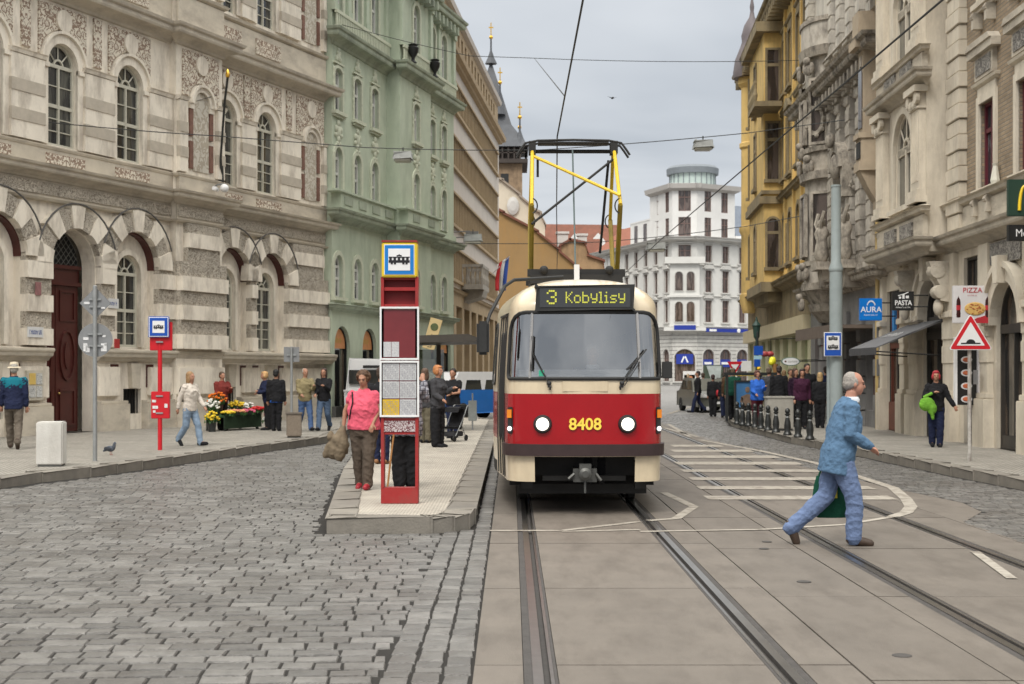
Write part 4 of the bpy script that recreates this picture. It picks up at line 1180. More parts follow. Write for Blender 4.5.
marks(.34, .03, WHITE, b, (0,-.062,-.15), 10)
q = MB(); q.box(-.1,-.05,-.07,-.055,.05,.1); q.box(-.02,.03,-.07,-.055,.05,.16); q.box(.06,.13,-.07,-.055,.06,.12); q.tube([(-.12,-.065,.12),(0,-.065,.15),(.12,-.065,.2)],.01,4); q.build('sign_figure', WHITE, b)
# golden arch sign and cafe sign
t, b = proj_sign('restaurant_sign', 'dark green square sign with a yellow arched letter on the right edge of the photo', 1029, 198, 26.5, .8, .68, mat('sign dark green', (.02,.05,.035), .4))
YEL = mat('sign yellow', (.8,.55,.02), .4)
q = MB()
for sx in (-1, 1):
    pts = [(sx*.105 + .1*math.cos(R(a)), -.07, -.24 + .46*math.sin(R(a))) for a in range(0, 181, 12)]
    q.tube(pts, [.018+.014*abs(math.cos(R(a))) for a in range(0,181,12)], 6)
q.build('arched_letter', YEL, b)
t, b = proj_sign('restaurant_sign', 'narrow black sign with white handwritten lettering below the green sign', 1029, 233, 26.5, .8, .3, BLACK)
text('McCafe', .2, WHITE, b, (0,-.066,-.01), extrude=.002, sx=.9)
# pizza billboard
t, b = proj_sign('pizza_billboard', 'large white board picturing a pizza between two dark bottles', 971.5, 304.5, 29.6, .78, .78, mat('poster white', (.62,.6,.6), .5, .06, 6), cat='billboard', brackets=False)
text('PIZZA', .15, mat('lettering red', (.45,.03,.04), .5), b, (0,-.066,.29), extrude=.002); marks(.2, .035, mat('lettering rose', (.5,.25,.25), .5), b, (0,-.062,.19), 5)
q = MB(); q.lathe([(.2,0),(.22,-.012),(.19,-.02),(.0,-.022)], 24, (.05,-.06,-.09), axis='y', sy=.62); pz = q.build('pizza_picture', mat('pizza crust', (.6,.38,.12), .7, .3, 25), b)
q = MB()
for k in range(26):
    a = random.random()*6.28; r_ = random.random()**.5*.17; q.ball((.05+r_*math.cos(a),-.083,-.09+r_*.62*math.sin(a)), .018,.006,.012,6,5)
q.build('topping', mat('topping red green', (.4,.1,.03), .6, .9, 30), pz)
for x in (-.29, .31):
    q = MB(); q.lathe([(.045,-.27),(.05,-.2),(.04,-.1),(.05,0),(.045,.08),(.018,.15),(.016,.2)], 12, (x,-.055,0), sy=.3); o = q.build('bottle_picture', mat('cola dark', (.04,.01,.01), .3), b)
    q = MB(); q.lathe([(.047,-.12),(.051,-.02)], 12, (x,-.056,0), sy=.32); q.build('bottle_label', MATS['lettering red'], o)
q = MB(); q.prism([(-.12,-.39),(.39,-.39),(.39,-.2),(.1,-.28)], -.066, -.06); q.build('red_corner', MATS['lettering red'], b)
# menu panel with dishes
t, b = proj_sign('menu_board', 'tall black board with a column of four dish pictures behind the warning sign', 966, 371, 30.4, .42, 1.45, BLACK, cat='board', brackets=False)
for k in range(5):
    z = .52 - .28*k
    q = MB(); q.lathe([(.12,0),(.12,-.01),(.0,-.012)], 16, (-.01,-.06,z), axis='y', sy=.62); pl = q.build('dish_picture', mat('plate white', (.6,.6,.6), .5), b)
    q = MB(); q.lathe([(.085,0),(.07,-.012),(.0,-.016)], 12, (-.01,-.071,z), axis='y', sy=.6); q.build('food', mat('food red brown', (.45,.12,.05), .6, .8, 30), pl)
for x in (-.23, .25):
    q = MB(); q.box(x-.025,x+.025,-.065,.05,-.72,.72); q.build('board_frame', WHITE, b)
t, b = proj_sign('menu_sheet', 'narrow white menu sheet hanging beside the black dish board', 982, 385, 30.3, .2, 1.5, MATS['poster white'], cat='menu', brackets=False)
for k in range(9):
    q = MB(); q.box(-.07,.07,-.066,-.06,.6-.14*k,.66-.14*k); q.build('menu_picture', mat('menu print', (.25,.18,.15), .6, .6, 20), b)
# awning
t = thing('awning', 'dark grey sloping canvas awning over the arched restaurant entrance', 'awning', f_rest.world(4.1,0,0), math.atan2(f_rest.u[1], f_rest.u[0]))
q = MB(); q.prism([(0,2.95),(-1.55,2.3),(-1.55,2.27),(0,2.9)], -1.35, 1.55, axis='x'); o = q.build('canopy', mat('awning canvas', (.12,.12,.125), .8, .15, 4), t)
q = MB(); q.box(-1.35,1.55,-1.57,-1.54,2.12,2.29); q.build('valance', mat('valance canvas', (.06,.06,.065), .8, .2, 5), t)
for x in (-1.33, 1.53):
    q = MB(); q.tube([(x,0,2.1),(x,-1.54,2.2)], .018, 6); q.build('awning_arm', M_grate, t)
o2 = marks(1.7, .26, mat('awning print', (.4,.4,.4), .8), t, (.1,-.8,2.632), 9)
o2.rotation_euler[0] = -(PI/2) + math.atan2(.65, 1.55)

# ================================================================== GREY BAROQUE HOUSE
M_bar = mat('blackened sandstone', (.46,.42,.36), .9, .2, 1.4, bump=.4, bscale=18, stain=(.085,.072,.06), stain_amt=.8, stain_scale=(1.1,1.1,.5))
M_bar2 = mat('baroque ornament', (.36,.32,.265), .9, .3, 3, bump=.6, bscale=16, stain=(.05,.043,.037), stain_amt=.9, stain_scale=(1.5,1.5,.8))
M_tan = mat('ochre render', (.40,.325,.235), .88, .14, 1.5, bump=.2, stain=(.2,.16,.12), stain_amt=.6)
M_bpane = pane_mat('old pane', (.025,.02,.02), (.14,.11,.1), .5)
M_bwin = mat('brown window paint', (.13,.07,.055), .6, .2, 4)
f = Facade('baroque_house', 'soot-stained grey baroque house with statues and heavy curved oriel', 'building', (10.55,50), (-.023,-1))
BE = 10.75
hg = [opening(c,1.35,.6,3.0) for c in (1.3,3.2,5.1,7.1,9.2)]
mb = MB(); panel(mb, [(-.2,0),(BE,0),(BE,4.2),(-.2,4.2)], hg, 0, .4); f.part('wall', mb, mat('grey shop stone', (.2,.195,.19), .8, .2, 2, bump=.3, stain=(.1,.095,.09), stain_amt=.5))
for c in (1.3,3.2,5.1,7.1,9.2):
    q = MB(); q.box(-.66,.66,.28,.33,0,2.4); o = f.part('shop_window', q, M_shopglass, loc=(c,0,.6))
    q = MB(); ring(q, [(-.6,.06),(.6,.06),(.6,2.34),(-.6,2.34)], .06, .2, .29); q.box(-.6,.6,.2,.29,1.55,1.63); q.build('shop_frame', M_bwin, o)
q = MB(); q.box(-.5,.5,.2,.25,.1,.7); f.part('orange_poster', q, mat('poster orange', (.55,.13,.06), .6, .3, 8), loc=(1.3,0,2.1)); 
q = MB(); q.box(-.5,.5,.2,.25,.1,.7); f.part('orange_poster', q, MATS['poster orange'], loc=(3.2,0,2.1))
for x in (2.25,4.15,6.1,8.15,10.3):
    q = MB()
    for k in range(7): q.box(-.24-.02*(k%2), .24+.02*(k%2), -.12-.05*(k%2), .02, .1+k*.5, .57+k*.5)
    f.part('rusticated_pier', q, MATS['grey shop stone'], loc=(x,0,0), bevel=.015)
wsb = [4.9,6.3,7.7,9.1]
h = [opening(c,.85,4.9,7.3,'seg') for c in wsb] + [opening(c,.85,7.95,9.95) for c in wsb] 
mb = MB(); panel(mb, [(-.2,4.2),(BE,4.2),(BE,10.45),(-.2,10.45)], h, 0, .35); f.part('wall', mb, M_bar)
h = [opening(c,.85,12.0,14.2) for c in wsb]
mb = MB(); panel(mb, [(-.2,10.45),(BE,10.45),(BE,17.5),(-.2,17.5)], h, 0, .35); f.part('wall', mb, mat('pale sooty stone', (.56,.52,.45), .9, .12, 1.4, bump=.3, stain=(.17,.155,.14), stain_amt=.7, stain_scale=(1.2,1.2,.4)))
for i, c in enumerate(wsb):
    f.window(c,.85,4.9,7.3,'seg',y=.08,fm=M_bwin,pm=M_bpane,surround='frame',sm=M_bar2,key='plain')
    f.window(c,.85,7.95,9.95,'none',y=.08,fm=M_bwin,pm=M_bpane,surround='segped' if i%2 else 'pediment',sm=M_bar2,key='plain')
    f.window(c,.85,12.0,14.2,'none',y=.08,fm=M_bwin,pm=M_bpane,surround='frame',sm=MATS['pale sooty stone'],key='plain')
    # cartouches
    for zz in (7.42, 10.15, 14.5):
        q = MB()
        for (dx, dz, r_) in ((0,0,.2),(-.25,-.05,.12),(.25,-.05,.12),(0,.2,.13),(-.4,-.12,.08),(.4,-.12,.08),(0,-.22,.1)): q.ball((dx,-.06,dz), r_,.16,r_*1.1,8,6)
        f.part('cartouche', q, M_bar2, loc=(c,-.04,zz), smooth=True)
for x in (4.2,5.6,7.0,8.4,9.8,.4):
    for (z0, z1, m_) in ((4.75,10.3,M_bar),(11.75,16.5,MATS['pale sooty stone'])):
        q = MB(); q.box(-.27,.27,-.22,.02,0,z1-z0)
        k = 0
        while k*.45 < z1-z0-1: q.box(-.29,.29,-.25,.02,k*.45+.04,k*.45+.41); k += 1
        q.box(-.36,.36,-.34,.02,z1-z0-.2,z1-z0); q.box(-.36,.36,-.32,.02,-.12,.1)
        for sx in (-.18,0,.18): q.ball((sx,-.25,z1-z0-.4),.08,.07,.16,8,6)
        f.part('pilaster', q, m_, loc=(x,0,z0), bevel=.01)
q = MB(); cornice(q,-.2,BE,4.15,scalep(CORN_BIG,1.0,.9)); cornice(q,-.2,BE,10.4,scalep(CORN_BIG,1.5,1.1)); cornice(q,-.2,BE,11.5,scalep(CORN_MID,1.3,1)); cornice(q,-.2,BE,17.2,scalep(CORN_BIG,1.6,1.2)); cornice(q,-.2,BE,7.6,scalep(CORN_SM,1.2,1))
for k in range(20): q.box(k*.54,k*.54+.2,-.6,.02,10.2,10.5)
f.part('cornice', q, M_bar2)
# statue pairs on the first storey
for (c, z) in ((4.62,5.2),(8.1,5.0)):
    q = MB()
    for sx in (-.2, .2):
        q.ball((sx,-.45,1.25),.12,.12,.16,10,8); q.lathe([(.1,0),(.2,.2),(.16,.55),(.13,.7),(.2,.95),(.12,1.12),(.05,1.15)],10,(sx,-.45,0)); q.tube([(sx,-.5,1.0),(sx*2.2,-.55,1.25),(sx*2.4,-.45,1.6)],.06,6)
    q.box(-.5,.5,-.7,.02,-.25,0); q.prism([(-.4,-.25),(.4,-.25),(.15,-.8),(-.15,-.8)],-.5,.02)
    f.part('statue_group', q, M_bar2, loc=(c,-.1,z), smooth=True)
q = MB(); arch_band(q,0,0,.55,.85,-.5,.02); q.box(-.85,-.55,-.4,.02,-.9,0); q.box(.55,.85,-.4,.02,-.9,0); q.ball((0,-.4,.1),.3,.2,.4); q.ball((0,-.6,.9),.2,.15,.25); f.part('broken_pediment', q, M_bar2, loc=(6.45,-.05,7.9), smooth=True)
# corner oriel, curved
def oriel(sc, r_, segs, wins, name, m_main, m_dark, balls=True):
    q = MB(); n = 20
    A = [(-r_*math.cos(PI*i/n), -r_*.6*math.sin(PI*i/n)) for i in range(n+1)]
    for (z0, z1, k0, k1, md) in segs:
        q.use(m_dark if md else m_main)
        vs = [(x*k0, y*k0, z0) for x, y in A] + [(x*k1, y*k1, z1) for x, y in A]
        q.add(vs, [(i, i+1, n+2+i, n+1+i) for i in range(n)]); q.add([vs[i] for i in range(n+1)], [tuple(range(n+1))]); q.add([vs[i] for i in range(n+1, 2*n+2)], [tuple(range(n+1))])
    o = f.part(name, q, loc=(sc,.05,0))
    for (a, z0, z1, w_) in wins:
        x, y = -r_*math.cos(R(a)), -r_*.6*math.sin(R(a)); q = MB(); P = opening(0, w_, 0, z1-z0, 'round' if w_ > .6 else 'none')
        ring(q, P, .09, -.07, .05); wn = q.build('oriel_window', m_dark, o, (x*1.005, y*1.005, z0)); wn.rotation_euler = (0,0,R(a)-PI/2 if False else math.atan2(-x*.0+math.cos(R(180-a)), 1)*0 + R(a-90)*1.0)
        wn.rotation_euler[2] = R(a-90)
        q = MB(); panel(q, P, [], -.02, .05); q.build('pane', M_bpane, wn)
    return o
oriel(2.75,1.35,[(3.35,3.7,.35,.7,1),(3.7,3.95,.72,.8,1),(3.95,4.4,.7,.95,1),(4.4,4.62,1.06,1.08,1),(4.62,5.2,.96,.98,0),(5.2,5.35,1.05,1.05,1),(5.35,8.0,.92,.92,0),(8.0,8.25,1.12,1.16,1),(8.25,8.9,1.0,1.0,1),(8.9,9.05,1.1,1.12,1),(9.05,12.0,.9,.9,0),(12.0,12.3,1.12,1.2,1),(12.3,13.1,1.08,1.08,0),(13.1,13.25,1.14,1.14,1)],
      [(90,9.3,10.6,.45),(40,9.2,11.2,.5),(140,9.2,11.2,.5),(90,5.6,7.5,.6),(35,5.6,7.5,.5),(145,5.6,7.5,.5)], 'oriel', M_bar, M_bar2)
q = MB(); R_ = [(.27*math.cos(R(a)), .36*math.sin(R(a))) for a in range(0,360,20)]; ring(q, R_, .12, -.12, .05)
for a in range(0,360,40): q.ball((.38*math.cos(R(a)),-.1,.5*math.sin(R(a))),.09,.08,.09,6,5)
f.part('oval_window_surround', q, M_bar2, loc=(3.7,-.5,9.9)).rotation_euler = (0,0,R(35))
q = MB(); ring(q, [(-.5,-.6),(.5,-.6),(.5,.6),(-.5,.6)],.1,-.1,.05) ; 
for (a, z) in ((60,8.4),(120,8.4),(60,11.6),(120,11.6),(90,8.9),(75,4.9),(105,4.9),(90,3.9)):
    x, y = -1.3*math.cos(R(a)), -.8*math.sin(R(a)); q = MB(); q.ball((0,-.06,0),.14,.12,.2,8,6); q.ball((0,-.12,.28),.13,.12,.14,8,6); q.ball((-.16,-.06,.05),.09,.09,.2,8,6); q.ball((.16,-.06,.05),.09,.09,.2,8,6)
    o = f.part('carved_head', q, M_bar2, loc=(2.75+x,y,z), smooth=True); o.rotation_euler = (0,0,R(a-90))
# tan balconied bay at the near end
mb = MB(); 
q = MB(); q.use(M_tan); q.prism([(9.9,.02),(10.0,-.55),(10.7,-.55),(10.74,.02)], 4.9, 10.9, axis='z') if False else None
t_ = MB()
poly = [(9.85,.05),(9.98,-.62),(10.62,-.62),(10.74,.05)]
for (z0, z1, k) in ((7.3,7.55,1.1),(7.55,8.2,1.0),(8.2,8.35,1.12),(8.35,10.7,.9),(10.7,10.95,1.3),(10.95,11.7,1.15)):
    pp = [(10.3+(x-10.3)*k, y*k) for x, y in poly]; t_.prism([(p[0], p[1]) for p in pp], z0, z1, axis='z')
t_.prism([(-.05,7.3),(-.65,7.3),(-.4,6.8),(-.05,6.2)], 10.05, 10.6, axis='x')
f.part('balcony_bay', t_, M_tan)
q = MB(); panel(q, opening(10.3,.42,8.5,10.2,'round'), [], -.585, -.57); f.part('bay_window', q, M_bpane)
q = MB(); q.box(10.12,10.55,-.65,-.6,7.65,8.1); f.part('bay_panel', q, M_dark)
q = MB(); q.box(9.9,10.72,-.12,.02,4.9,6.9); q.box(10.2,10.72,-.2,.02,6.0,7.2); f.part('tan_strip', q, M_tan)
body_box(f, -.2, BE, 17.6, 12, M_bar)
q = MB(); q.box(4.3,9.9,-1.3,0,2.85,2.95); q.box(4.3,9.9,-1.32,-1.27,2.6,2.95); f.part('shop_awning', q, mat('dusty canvas', (.13,.1,.08), .8, .2, 3), loc=(0,0,.1))

# ================================================================== YELLOW HOUSE
M_yel = mat('yellow stucco', (.62,.43,.16), .88, .12, 1.2, bump=.15, stain=(.33,.24,.1), stain_amt=.6, stain_scale=(1,1,.35))
M_yel2 = mat('sooty yellow moulding', (.24,.19,.11), .88, .25, 2, stain=(.08,.065,.045), stain_amt=.7)
f = Facade('yellow_house', 'tall ochre yellow house with dark sills, bay and a domed far corner', 'building', (12.1,72.7), (-.07,-1))
YE = 22.6
cy = [1.2,3.2,6.5,11.8,15.4,17.2,19.7,21.8]
hh = []
for c in cy:
    if 7.5 < c < 14.55: continue
    hh += [opening(c,.95,6.0,8.0,'round',10), opening(c,.95,9.5,11.7), opening(c,.95,12.9,15.1)]
mb = MB(); panel(mb, [(-.1,5.2),(YE,5.2),(YE,16.6),(-.1,16.6)], hh, 0, .35); f.part('wall', mb, M_yel)
hg = [opening(c,1.7,.4,3.1) for c in (1.6,4.4,7.2,10,12.8,15.6,18.4,21.2)]
mb = MB(); panel(mb, [(-.1,0),(YE,0),(YE,3.7),(-.1,3.7)], hg, 0, .4); f.part('shop_wall', mb, mat('green cream shopfront', (.45,.43,.28), .7, .1, 2))
mb = MB(); panel(mb, [(-.1,3.7),(YE,3.7),(YE,5.2),(-.1,5.2)], [], 0, .4); f.part('wall', mb, M_yel2)
for i, c in enumerate((1.6,4.4,7.2,10,12.8,15.6,18.4,21.2)):
    q = MB(); q.box(-.83,.83,.28,.33,0,2.65); o = f.part('shop_window', q, M_shopglass, loc=(c,0,.42))
    q = MB(); ring(q, [(-.77,.06),(.77,.06),(.77,2.6),(-.77,2.6)], .07, .15, .29); q.box(-.06,.06,.1,.29,.06,2.6); q.build('shop_frame', mat('celadon paint', (.42,.45,.25), .5, .1, 4), o)
q = MB(); q.box(-.1,YE,-.25,.0,3.15,3.75); f.part('fascia', q, mat('fascia cream', (.5,.43,.28), .6, .1, 2))
for i, c in enumerate(cy):
    if 7.5 < c < 14.55: continue
    kw = dict(y=.08, fm=M_bwin, pm=M_bpane, sm=M_yel2, key='plain')
    f.window(c,.95,6.0,8.0,'round',surround='frame',**kw); f.window(c,.95,9.5,11.7,surround='segped' if i%2 else 'hood',**kw); f.window(c,.95,12.9,15.1,surround='hood',**kw)
# three-sided bay
s0, s1, o_ = 8.0, 14.5, .75
for (za, zb_) in ((5.4,15.9),):
    q = MB(); q.prism([(s0,.1),(s0+.55,-o_),(s1,-o_),(s1,.1)], za, zb_, axis='z'); by = f.part('bay', q, M_yel)
for (z0, z1, k) in ((5.0,5.4,.12),(8.6,8.9,.18),(9.0,9.15,.1),(15.6,16.0,.35)):
    q = MB(); q.prism([(s0-k,.1),(s0+.55-k*.6,-o_-k),(s1+k,-o_-k),(s1+k,.1)], z0, z1, axis='z'); f.part('bay_cornice', q, M_yel2)
q = MB(); q.prism([(s0+.2,.1),(s0+.65,-o_+.2),(s1-.2,-o_+.2),(s1-.2,.1)], 4.6, 5.0, axis='z'); f.part('bay_corbel', q, M_yel2)
for (z0, z1) in ((6.0,8.0),(9.6,11.9),(12.8,14.9)):
    for (x, y, w_, rot) in (((s0+s1)/2, -o_, .8, 0), (s1, -.38, .45, PI/2), (s0+.24, -.46, .55, -math.atan2(1.1,.55))):
        q = MB(); P = opening(0,w_,0,z1-z0,'round' if z0 < 7 else 'none'); ring(q, P, .09, -.06, .03); q.box(-w_/2-.14,w_/2+.14,-.16,.03,-.14,0); q.box(-w_/2,w_/2,-.035,.03,(z1-z0)*.68,(z1-z0)*.74)
        wn = q.build('bay_window', M_yel2, f.root, (x,y,z0)); wn.rotation_euler = (0,0,rot); q = MB(); panel(q, P, [], -.02, .03); q.build('pane', M_bpane, wn)
q = MB(); cornice(q,-.1,YE,16.3,scalep(CORN_BIG,1.4,1.2)); cornice(q,-.1,YE,5.0,scalep(CORN_BIG,.9,.7)); cornice(q,-.1,YE,8.6,scalep(CORN_MID,1,1)); cornice(q,-.1,YE,12.2,scalep(CORN_SM,1,1))
for k in range(38): q.box(.1+k*.6,.3+k*.6,-.65,.02,16.1,16.45)
f.part('cornice', q, M_yel2)
q = MB()
for c in (15.9,18.5,20.8): q.box(-.0+c-.12,c+.12,-.1,.02,5.5,16.2)
f.part('pilaster_strip', q, M_yel)
body_box(f, -.1, YE, 16.8, 12, M_yel)
q = MB(); q.prism([(.3,16.9),(12,16.9),(9,20),(3,20)], -.1, YE, axis='x'); f.part('roof', q, MATS['slate'])
# corner turret with onion dome
q = MB(); q.lathe([(.9,4.6),(1.2,5.2),(1.2,5.5),(1.05,5.55),(1.05,8.4),(1.25,8.6),(1.25,8.8),(1.05,8.85),(1.05,12.6),(1.22,12.7),(1.22,12.9),(1.05,12.95),(1.05,15.6),(1.35,15.8),(1.35,16.1)], 18); q.v = [(x*.5, y*.5, z) for x, y, z in q.v]; t_ = f.part('corner_turret', q, M_yel, loc=(3.0,-.1,0), smooth=30)
q = MB(); q.lathe([(1.3,16.1),(1.32,16.4),(1.2,17.0),(.85,17.6),(.7,17.9),(.75,18.2),(.55,18.7),(.2,19.1),(.12,19.4),(.16,19.6),(.02,20.2)], 18); q.v = [(x*.7, y*.7, z) for x, y, z in q.v]; q.build('dome', mat('dome lead', (.13,.11,.115), .6, .2, 3), t_, smooth=True)
q = MB()
for k in range(8): q.box(14.0+.01,14.05,-.1,.0,0,.1)
# balustrade balcony on the yellow roofline
q = MB(); q.box(13.6,16.2,-1.3,-.2,12.3,12.5); q.box(13.6,16.2,-1.3,-1.2,13.2,13.3)
for k in range(10): q.lathe([(.05,0),(.09,.25),(.04,.5),(.06,.7)],8,(13.7+k*.27,-1.25,12.5))
f.part('balcony', q, M_yel2)
q = MB(); q.box(-1.3,1.5,0,.05,-.3,.2)
# ================================================================== FAR END OF THE STREET
M_white = mat('white render', (.66,.655,.64), .85, .07, .6)
M_wmould = mat('grey white moulding', (.5,.49,.465), .85, .1, .8)
M_band = brick_mat('banded white stone', (.55,.54,.51), (.5,.49,.46), (.2,.19,.18), bw=40, bh=.5, ms=.05, bump=.8, dist=.05)
M_fpane = pane_mat('far pane', (.05,.035,.03), (.2,.15,.13), .5)
M_fwin = mat('brown far window', (.16,.1,.085), .6, .2, 4)
M_blue = mat('bank blue', (.015,.035,.27), .5, .1, 3)
YC = 185.0
def zz(py, Y=YC): return EYE + (HY-py)/FPX*Y
# corner points: left wing recedes left, a chamfer faces us, right wing runs right
pA = Vector(((672-CX)/FPX*YC, YC)); pB = Vector(((697-CX)/FPX*YC, YC-.3)); 
wing_dir_L = Vector((-.32,1)).normalized(); wing_dir_R = Vector((1.52,1)).normalized()
Tt = thing('corner_house', 'white corner building with blue bank signs and a glass drum on its roof', 'building', (pA.x, pA.y, 0), 0)
class SubF(Facade):
    def __init__(s, root, origin, d):
        s.u = tuple(Vector(d).normalized()); s.o = origin; s.cache = {}
        e = bpy.data.objects.new('street_front', None); COL.objects.link(e); e.parent = None
        s.root = e; s.cache = {}
# windows need to stay at part level: build them straight under the house with their own transforms
rows_w = [(349.5,389.0,'g'),(300,322,'a'),(270,292,'p'),(245,262,'h'),(217,236,'n'),(190,211,'n')]
def front(origin, d, s1, cents, top_rows, wd, r0=0, nrows=6):
    u = Vector(d).normalized(); ang = math.atan2(u.y, u.x); o = Vector(origin)
    def loc(s_, out, z): return (o.x + u.x*s_ + u.y*out - pA.x, o.y + u.y*s_ - u.x*out - pA.y, z)
    def put(mb_, name, mt, s_=0, out=0, z=0, parent=Tt):
        ob = mb_.build(name, mt, parent, loc(s_, out, z)); ob.rotation_euler = (0,0,ang); return ob
    holes_g = []; holes = []
    kinds = []
    for k, (a, b, kd) in enumerate(rows_w[r0:nrows]):
        z1, z0 = zz(a), zz(b)
        for c in cents:
            if kd == 'g': kinds.append((c, wd*1.7, .5, zz(349), 'round', kd)); holes_g.append(opening(c, wd*1.7, .5, zz(349), 'round', 10))
            else: kinds.append((c, wd, z0, z1, 'round' if kd == 'a' and wd > 2 else 'none', kd)); holes.append(opening(c, wd, z0, z1))
    zt = zz(top_rows)
    zg = zz(333)
    if not r0: q = MB(); panel(q, [(0,0),(s1,0),(s1,zg),(0,zg)], holes_g, 0, .4); put(q, 'ground_wall', M_band)
    hm = [h for h in holes if h[0][1] < zz(240)]; ht = [h for h in holes if h[0][1] >= zz(240)]
    zc = zz(240)
    if not r0: q = MB(); panel(q, [(0,zg),(s1,zg),(s1,zc),(0,zc)], hm, 0, .3); put(q, 'wall', M_wmould2)
    if nrows > 4: q = MB(); panel(q, [(0,zc),(s1,zc),(s1,zt),(0,zt)], ht, .1, .4); put(q, 'upper_wall', M_white)
    cache = {}
    for (c, w_, z0, z1, arch, kd) in kinds:
        key = (round(w_,2), round(z1-z0,2), kd)
        if key not in cache:
            h = z1-z0; P = opening(0,w_,0,h, 'round' if kd == 'g' else 'none'); 
            q = MB(); ring(q, grow(P,-.09), .09, .18, .26, outer=P); q.box(-.04,.04,.17,.25,.05,h-.1); q.box(-w_/2+.05,w_/2-.05,.17,.25,h*.64,h*.68); fr = q.mesh('window', M_fwin)
            q = MB(); panel(q, grow(P,-.03), [], .24, .27); pa = q.mesh('pane', M_fpane)
            q = MB(); ring(q, P, .14, -.07, .01); q.box(-w_/2-.25,w_/2+.25,-.2,.01,-.18,0)
            if kd == 'h': q.box(-w_/2-.3,w_/2+.3,-.3,.01,h+.2,h+.38)
            if kd == 'p': q.prism([(-w_/2-.4,h+.2),(w_/2+.4,h+.2)]+arc(0,h+.1,w_/2+.45,15,165,6,rz=.65),-.28,.01)
            if kd == 'a': q.prism([(-w_/2-.4,h+.25),(w_/2+.4,h+.25),(0,h+.75)],-.28,.01)
            su = q.mesh('window_surround', M_wmould)
            cache[key] = (fr, pa, None if kd == 'n' else su)
        fr, pa, su = cache[key]
        ob = link('window', fr, Tt, loc(c,0,z0)); ob.rotation_euler = (0,0,ang); link('pane', pa, ob)
        if su: link('window_surround', su, ob)
    if r0: loc_ = 1
    else:
     q = MB(); cornice(q,0,s1,zz(333),scalep(CORN_BIG,1.6,1.6)); cornice(q,0,s1,zz(243),scalep(CORN_BIG,2,1.5)); cornice(q,0,s1,zz(266),scalep(CORN_SM,1.5,1.5)); cornice(q,0,s1,zz(297),scalep(CORN_SM,1.5,1.5))
     put(q, 'cornice', M_wmould)
    if nrows > 4: q = MB(); cornice(q,0,s1,zt-.1,[(0,0),(.5,.3),(.6,.9),(0,1.0)]); put(q, 'parapet', mat('parapet concrete', (.42,.4,.38), .8, .1, 1))
    return loc, put
M_wmould2 = mat('stuccoed white wall', (.58,.575,.55), .85, .1, .8)
lenL = 31.7; oL = (pA.x + wing_dir_L.x*lenL, pA.y + wing_dir_L.y*lenL)
cl = [lenL - x for x in (1.8,5.2,8.6,12,15.4,18.8,22.2,25.6,29)]
loc, put = front(oL, -wing_dir_L, lenL, cl, 243, 1.15, nrows=4)
q = MB(); q.prism([(.2,zz(240)),(10,zz(240)),(6,zz(240)+4.6)], 0, lenL-14.4, axis='x'); put(q, 'mansard_roof', mat('red tile', (.24,.085,.05), .85, .2, 1.5))
# upper two storeys at the corner end of the left wing
q = MB(); q.box(lenL-14.4, lenL-7.2, .15, 9, zz(240), zz(214)); q.box(lenL-14.5, lenL-7.2, .1, 9, zz(214), zz(212.5)); put(q, 'terrace_block', M_white)
front((pA.x + wing_dir_L.x*7.2, pA.y + wing_dir_L.y*7.2), -wing_dir_L, 7.2, [2.0, 5.4], 190, 1.15, r0=4)
for c in (lenL-9.2, lenL-12.4):
    q = MB(); q.box(-.55,.55,-.04,.1,0,2.5); put(q, 'tower_window', M_fpane, c, -.15, zz(236))
dC = pB - pA; loc, put = front(pA, dC, dC.length, [dC.length/2], 190, 1.6)
for (z0, z1) in ((zz(322), zz(300)), (zz(291), zz(272))): pass
# bay with paired arched windows in the chamfer, balconies
q = MB(); m_ = dC.length/2; q.box(m_-1.9,m_+1.9,-.7,.1,zz(330),zz(263)); q.box(m_-2.7,m_+2.7,-1.1,.1,zz(331),zz(327.5)); q.box(m_-2.3,m_+2.3,-1.0,.1,zz(297.5),zz(295.5)); q.box(m_-2.6,m_+2.6,-1.2,-1.0,zz(263),zz(257.5)); q.box(m_-2.6,m_+2.6,-1.2,.1,zz(264),zz(263)); b_ = put(q, 'bay', M_wmould2)
for pz0, pz1 in ((322,302),(291,272)):
    for sx in (-.75,.75):
        q = MB(); P = opening(m_+sx,1.0,zz(pz0),zz(pz1),'round',10); panel(q, P, [], -.73, -.71); q.build('bay_window', M_fpane, b_); 
        q = MB(); ring(q, P, .1, -.8, -.7); q.build('window_surround', M_wmould, b_)
q = MB(); q.box(m_-1.4,m_+1.4,-1.14,-1.1,zz(325.5),zz(330.5)-.0+.05); put(q, 'blue_sign', M_blue)
q = MB(); q.box(m_-1.1,m_+1.1,-.1,.02,zz(364),zz(354)); sg = put(q, 'blue_sign', M_blue)
q = MB(); q.prism([(m_-.5,zz(362.5)),(m_-.3,zz(362.5)),(m_+.0,zz(357)),(m_-.15,zz(356))],-.14,-.1); q.prism([(m_+.3,zz(362.5)),(m_+.5,zz(362.5)),(m_+.15,zz(356)),(m_+.0,zz(357))],-.14,-.1); q.build('white_emblem', WHITE, sg)
lenR = 24; loc, put = front(pB, wing_dir_R, 6.6, [1.9,4.8], 190, 1.15, r0=4)
loc, put = front(pB, wing_dir_R, lenR, [1.9,4.85,7.8,10.75,13.7,16.65,19.6], 243, 1.15, nrows=4)
q = MB(); q.box(.6,8.0,-1.0,-.9,zz(332),zz(328.5)); sg = put(q, 'blue_sign', M_blue)
q = MB(); q.box(1.2,2.4,-1.04,-1.0,zz(331.4),zz(329.2)); q.ball((6.3,-1.0,zz(330.2)),.3,.05,.3); q.build('white_emblem', WHITE, sg)
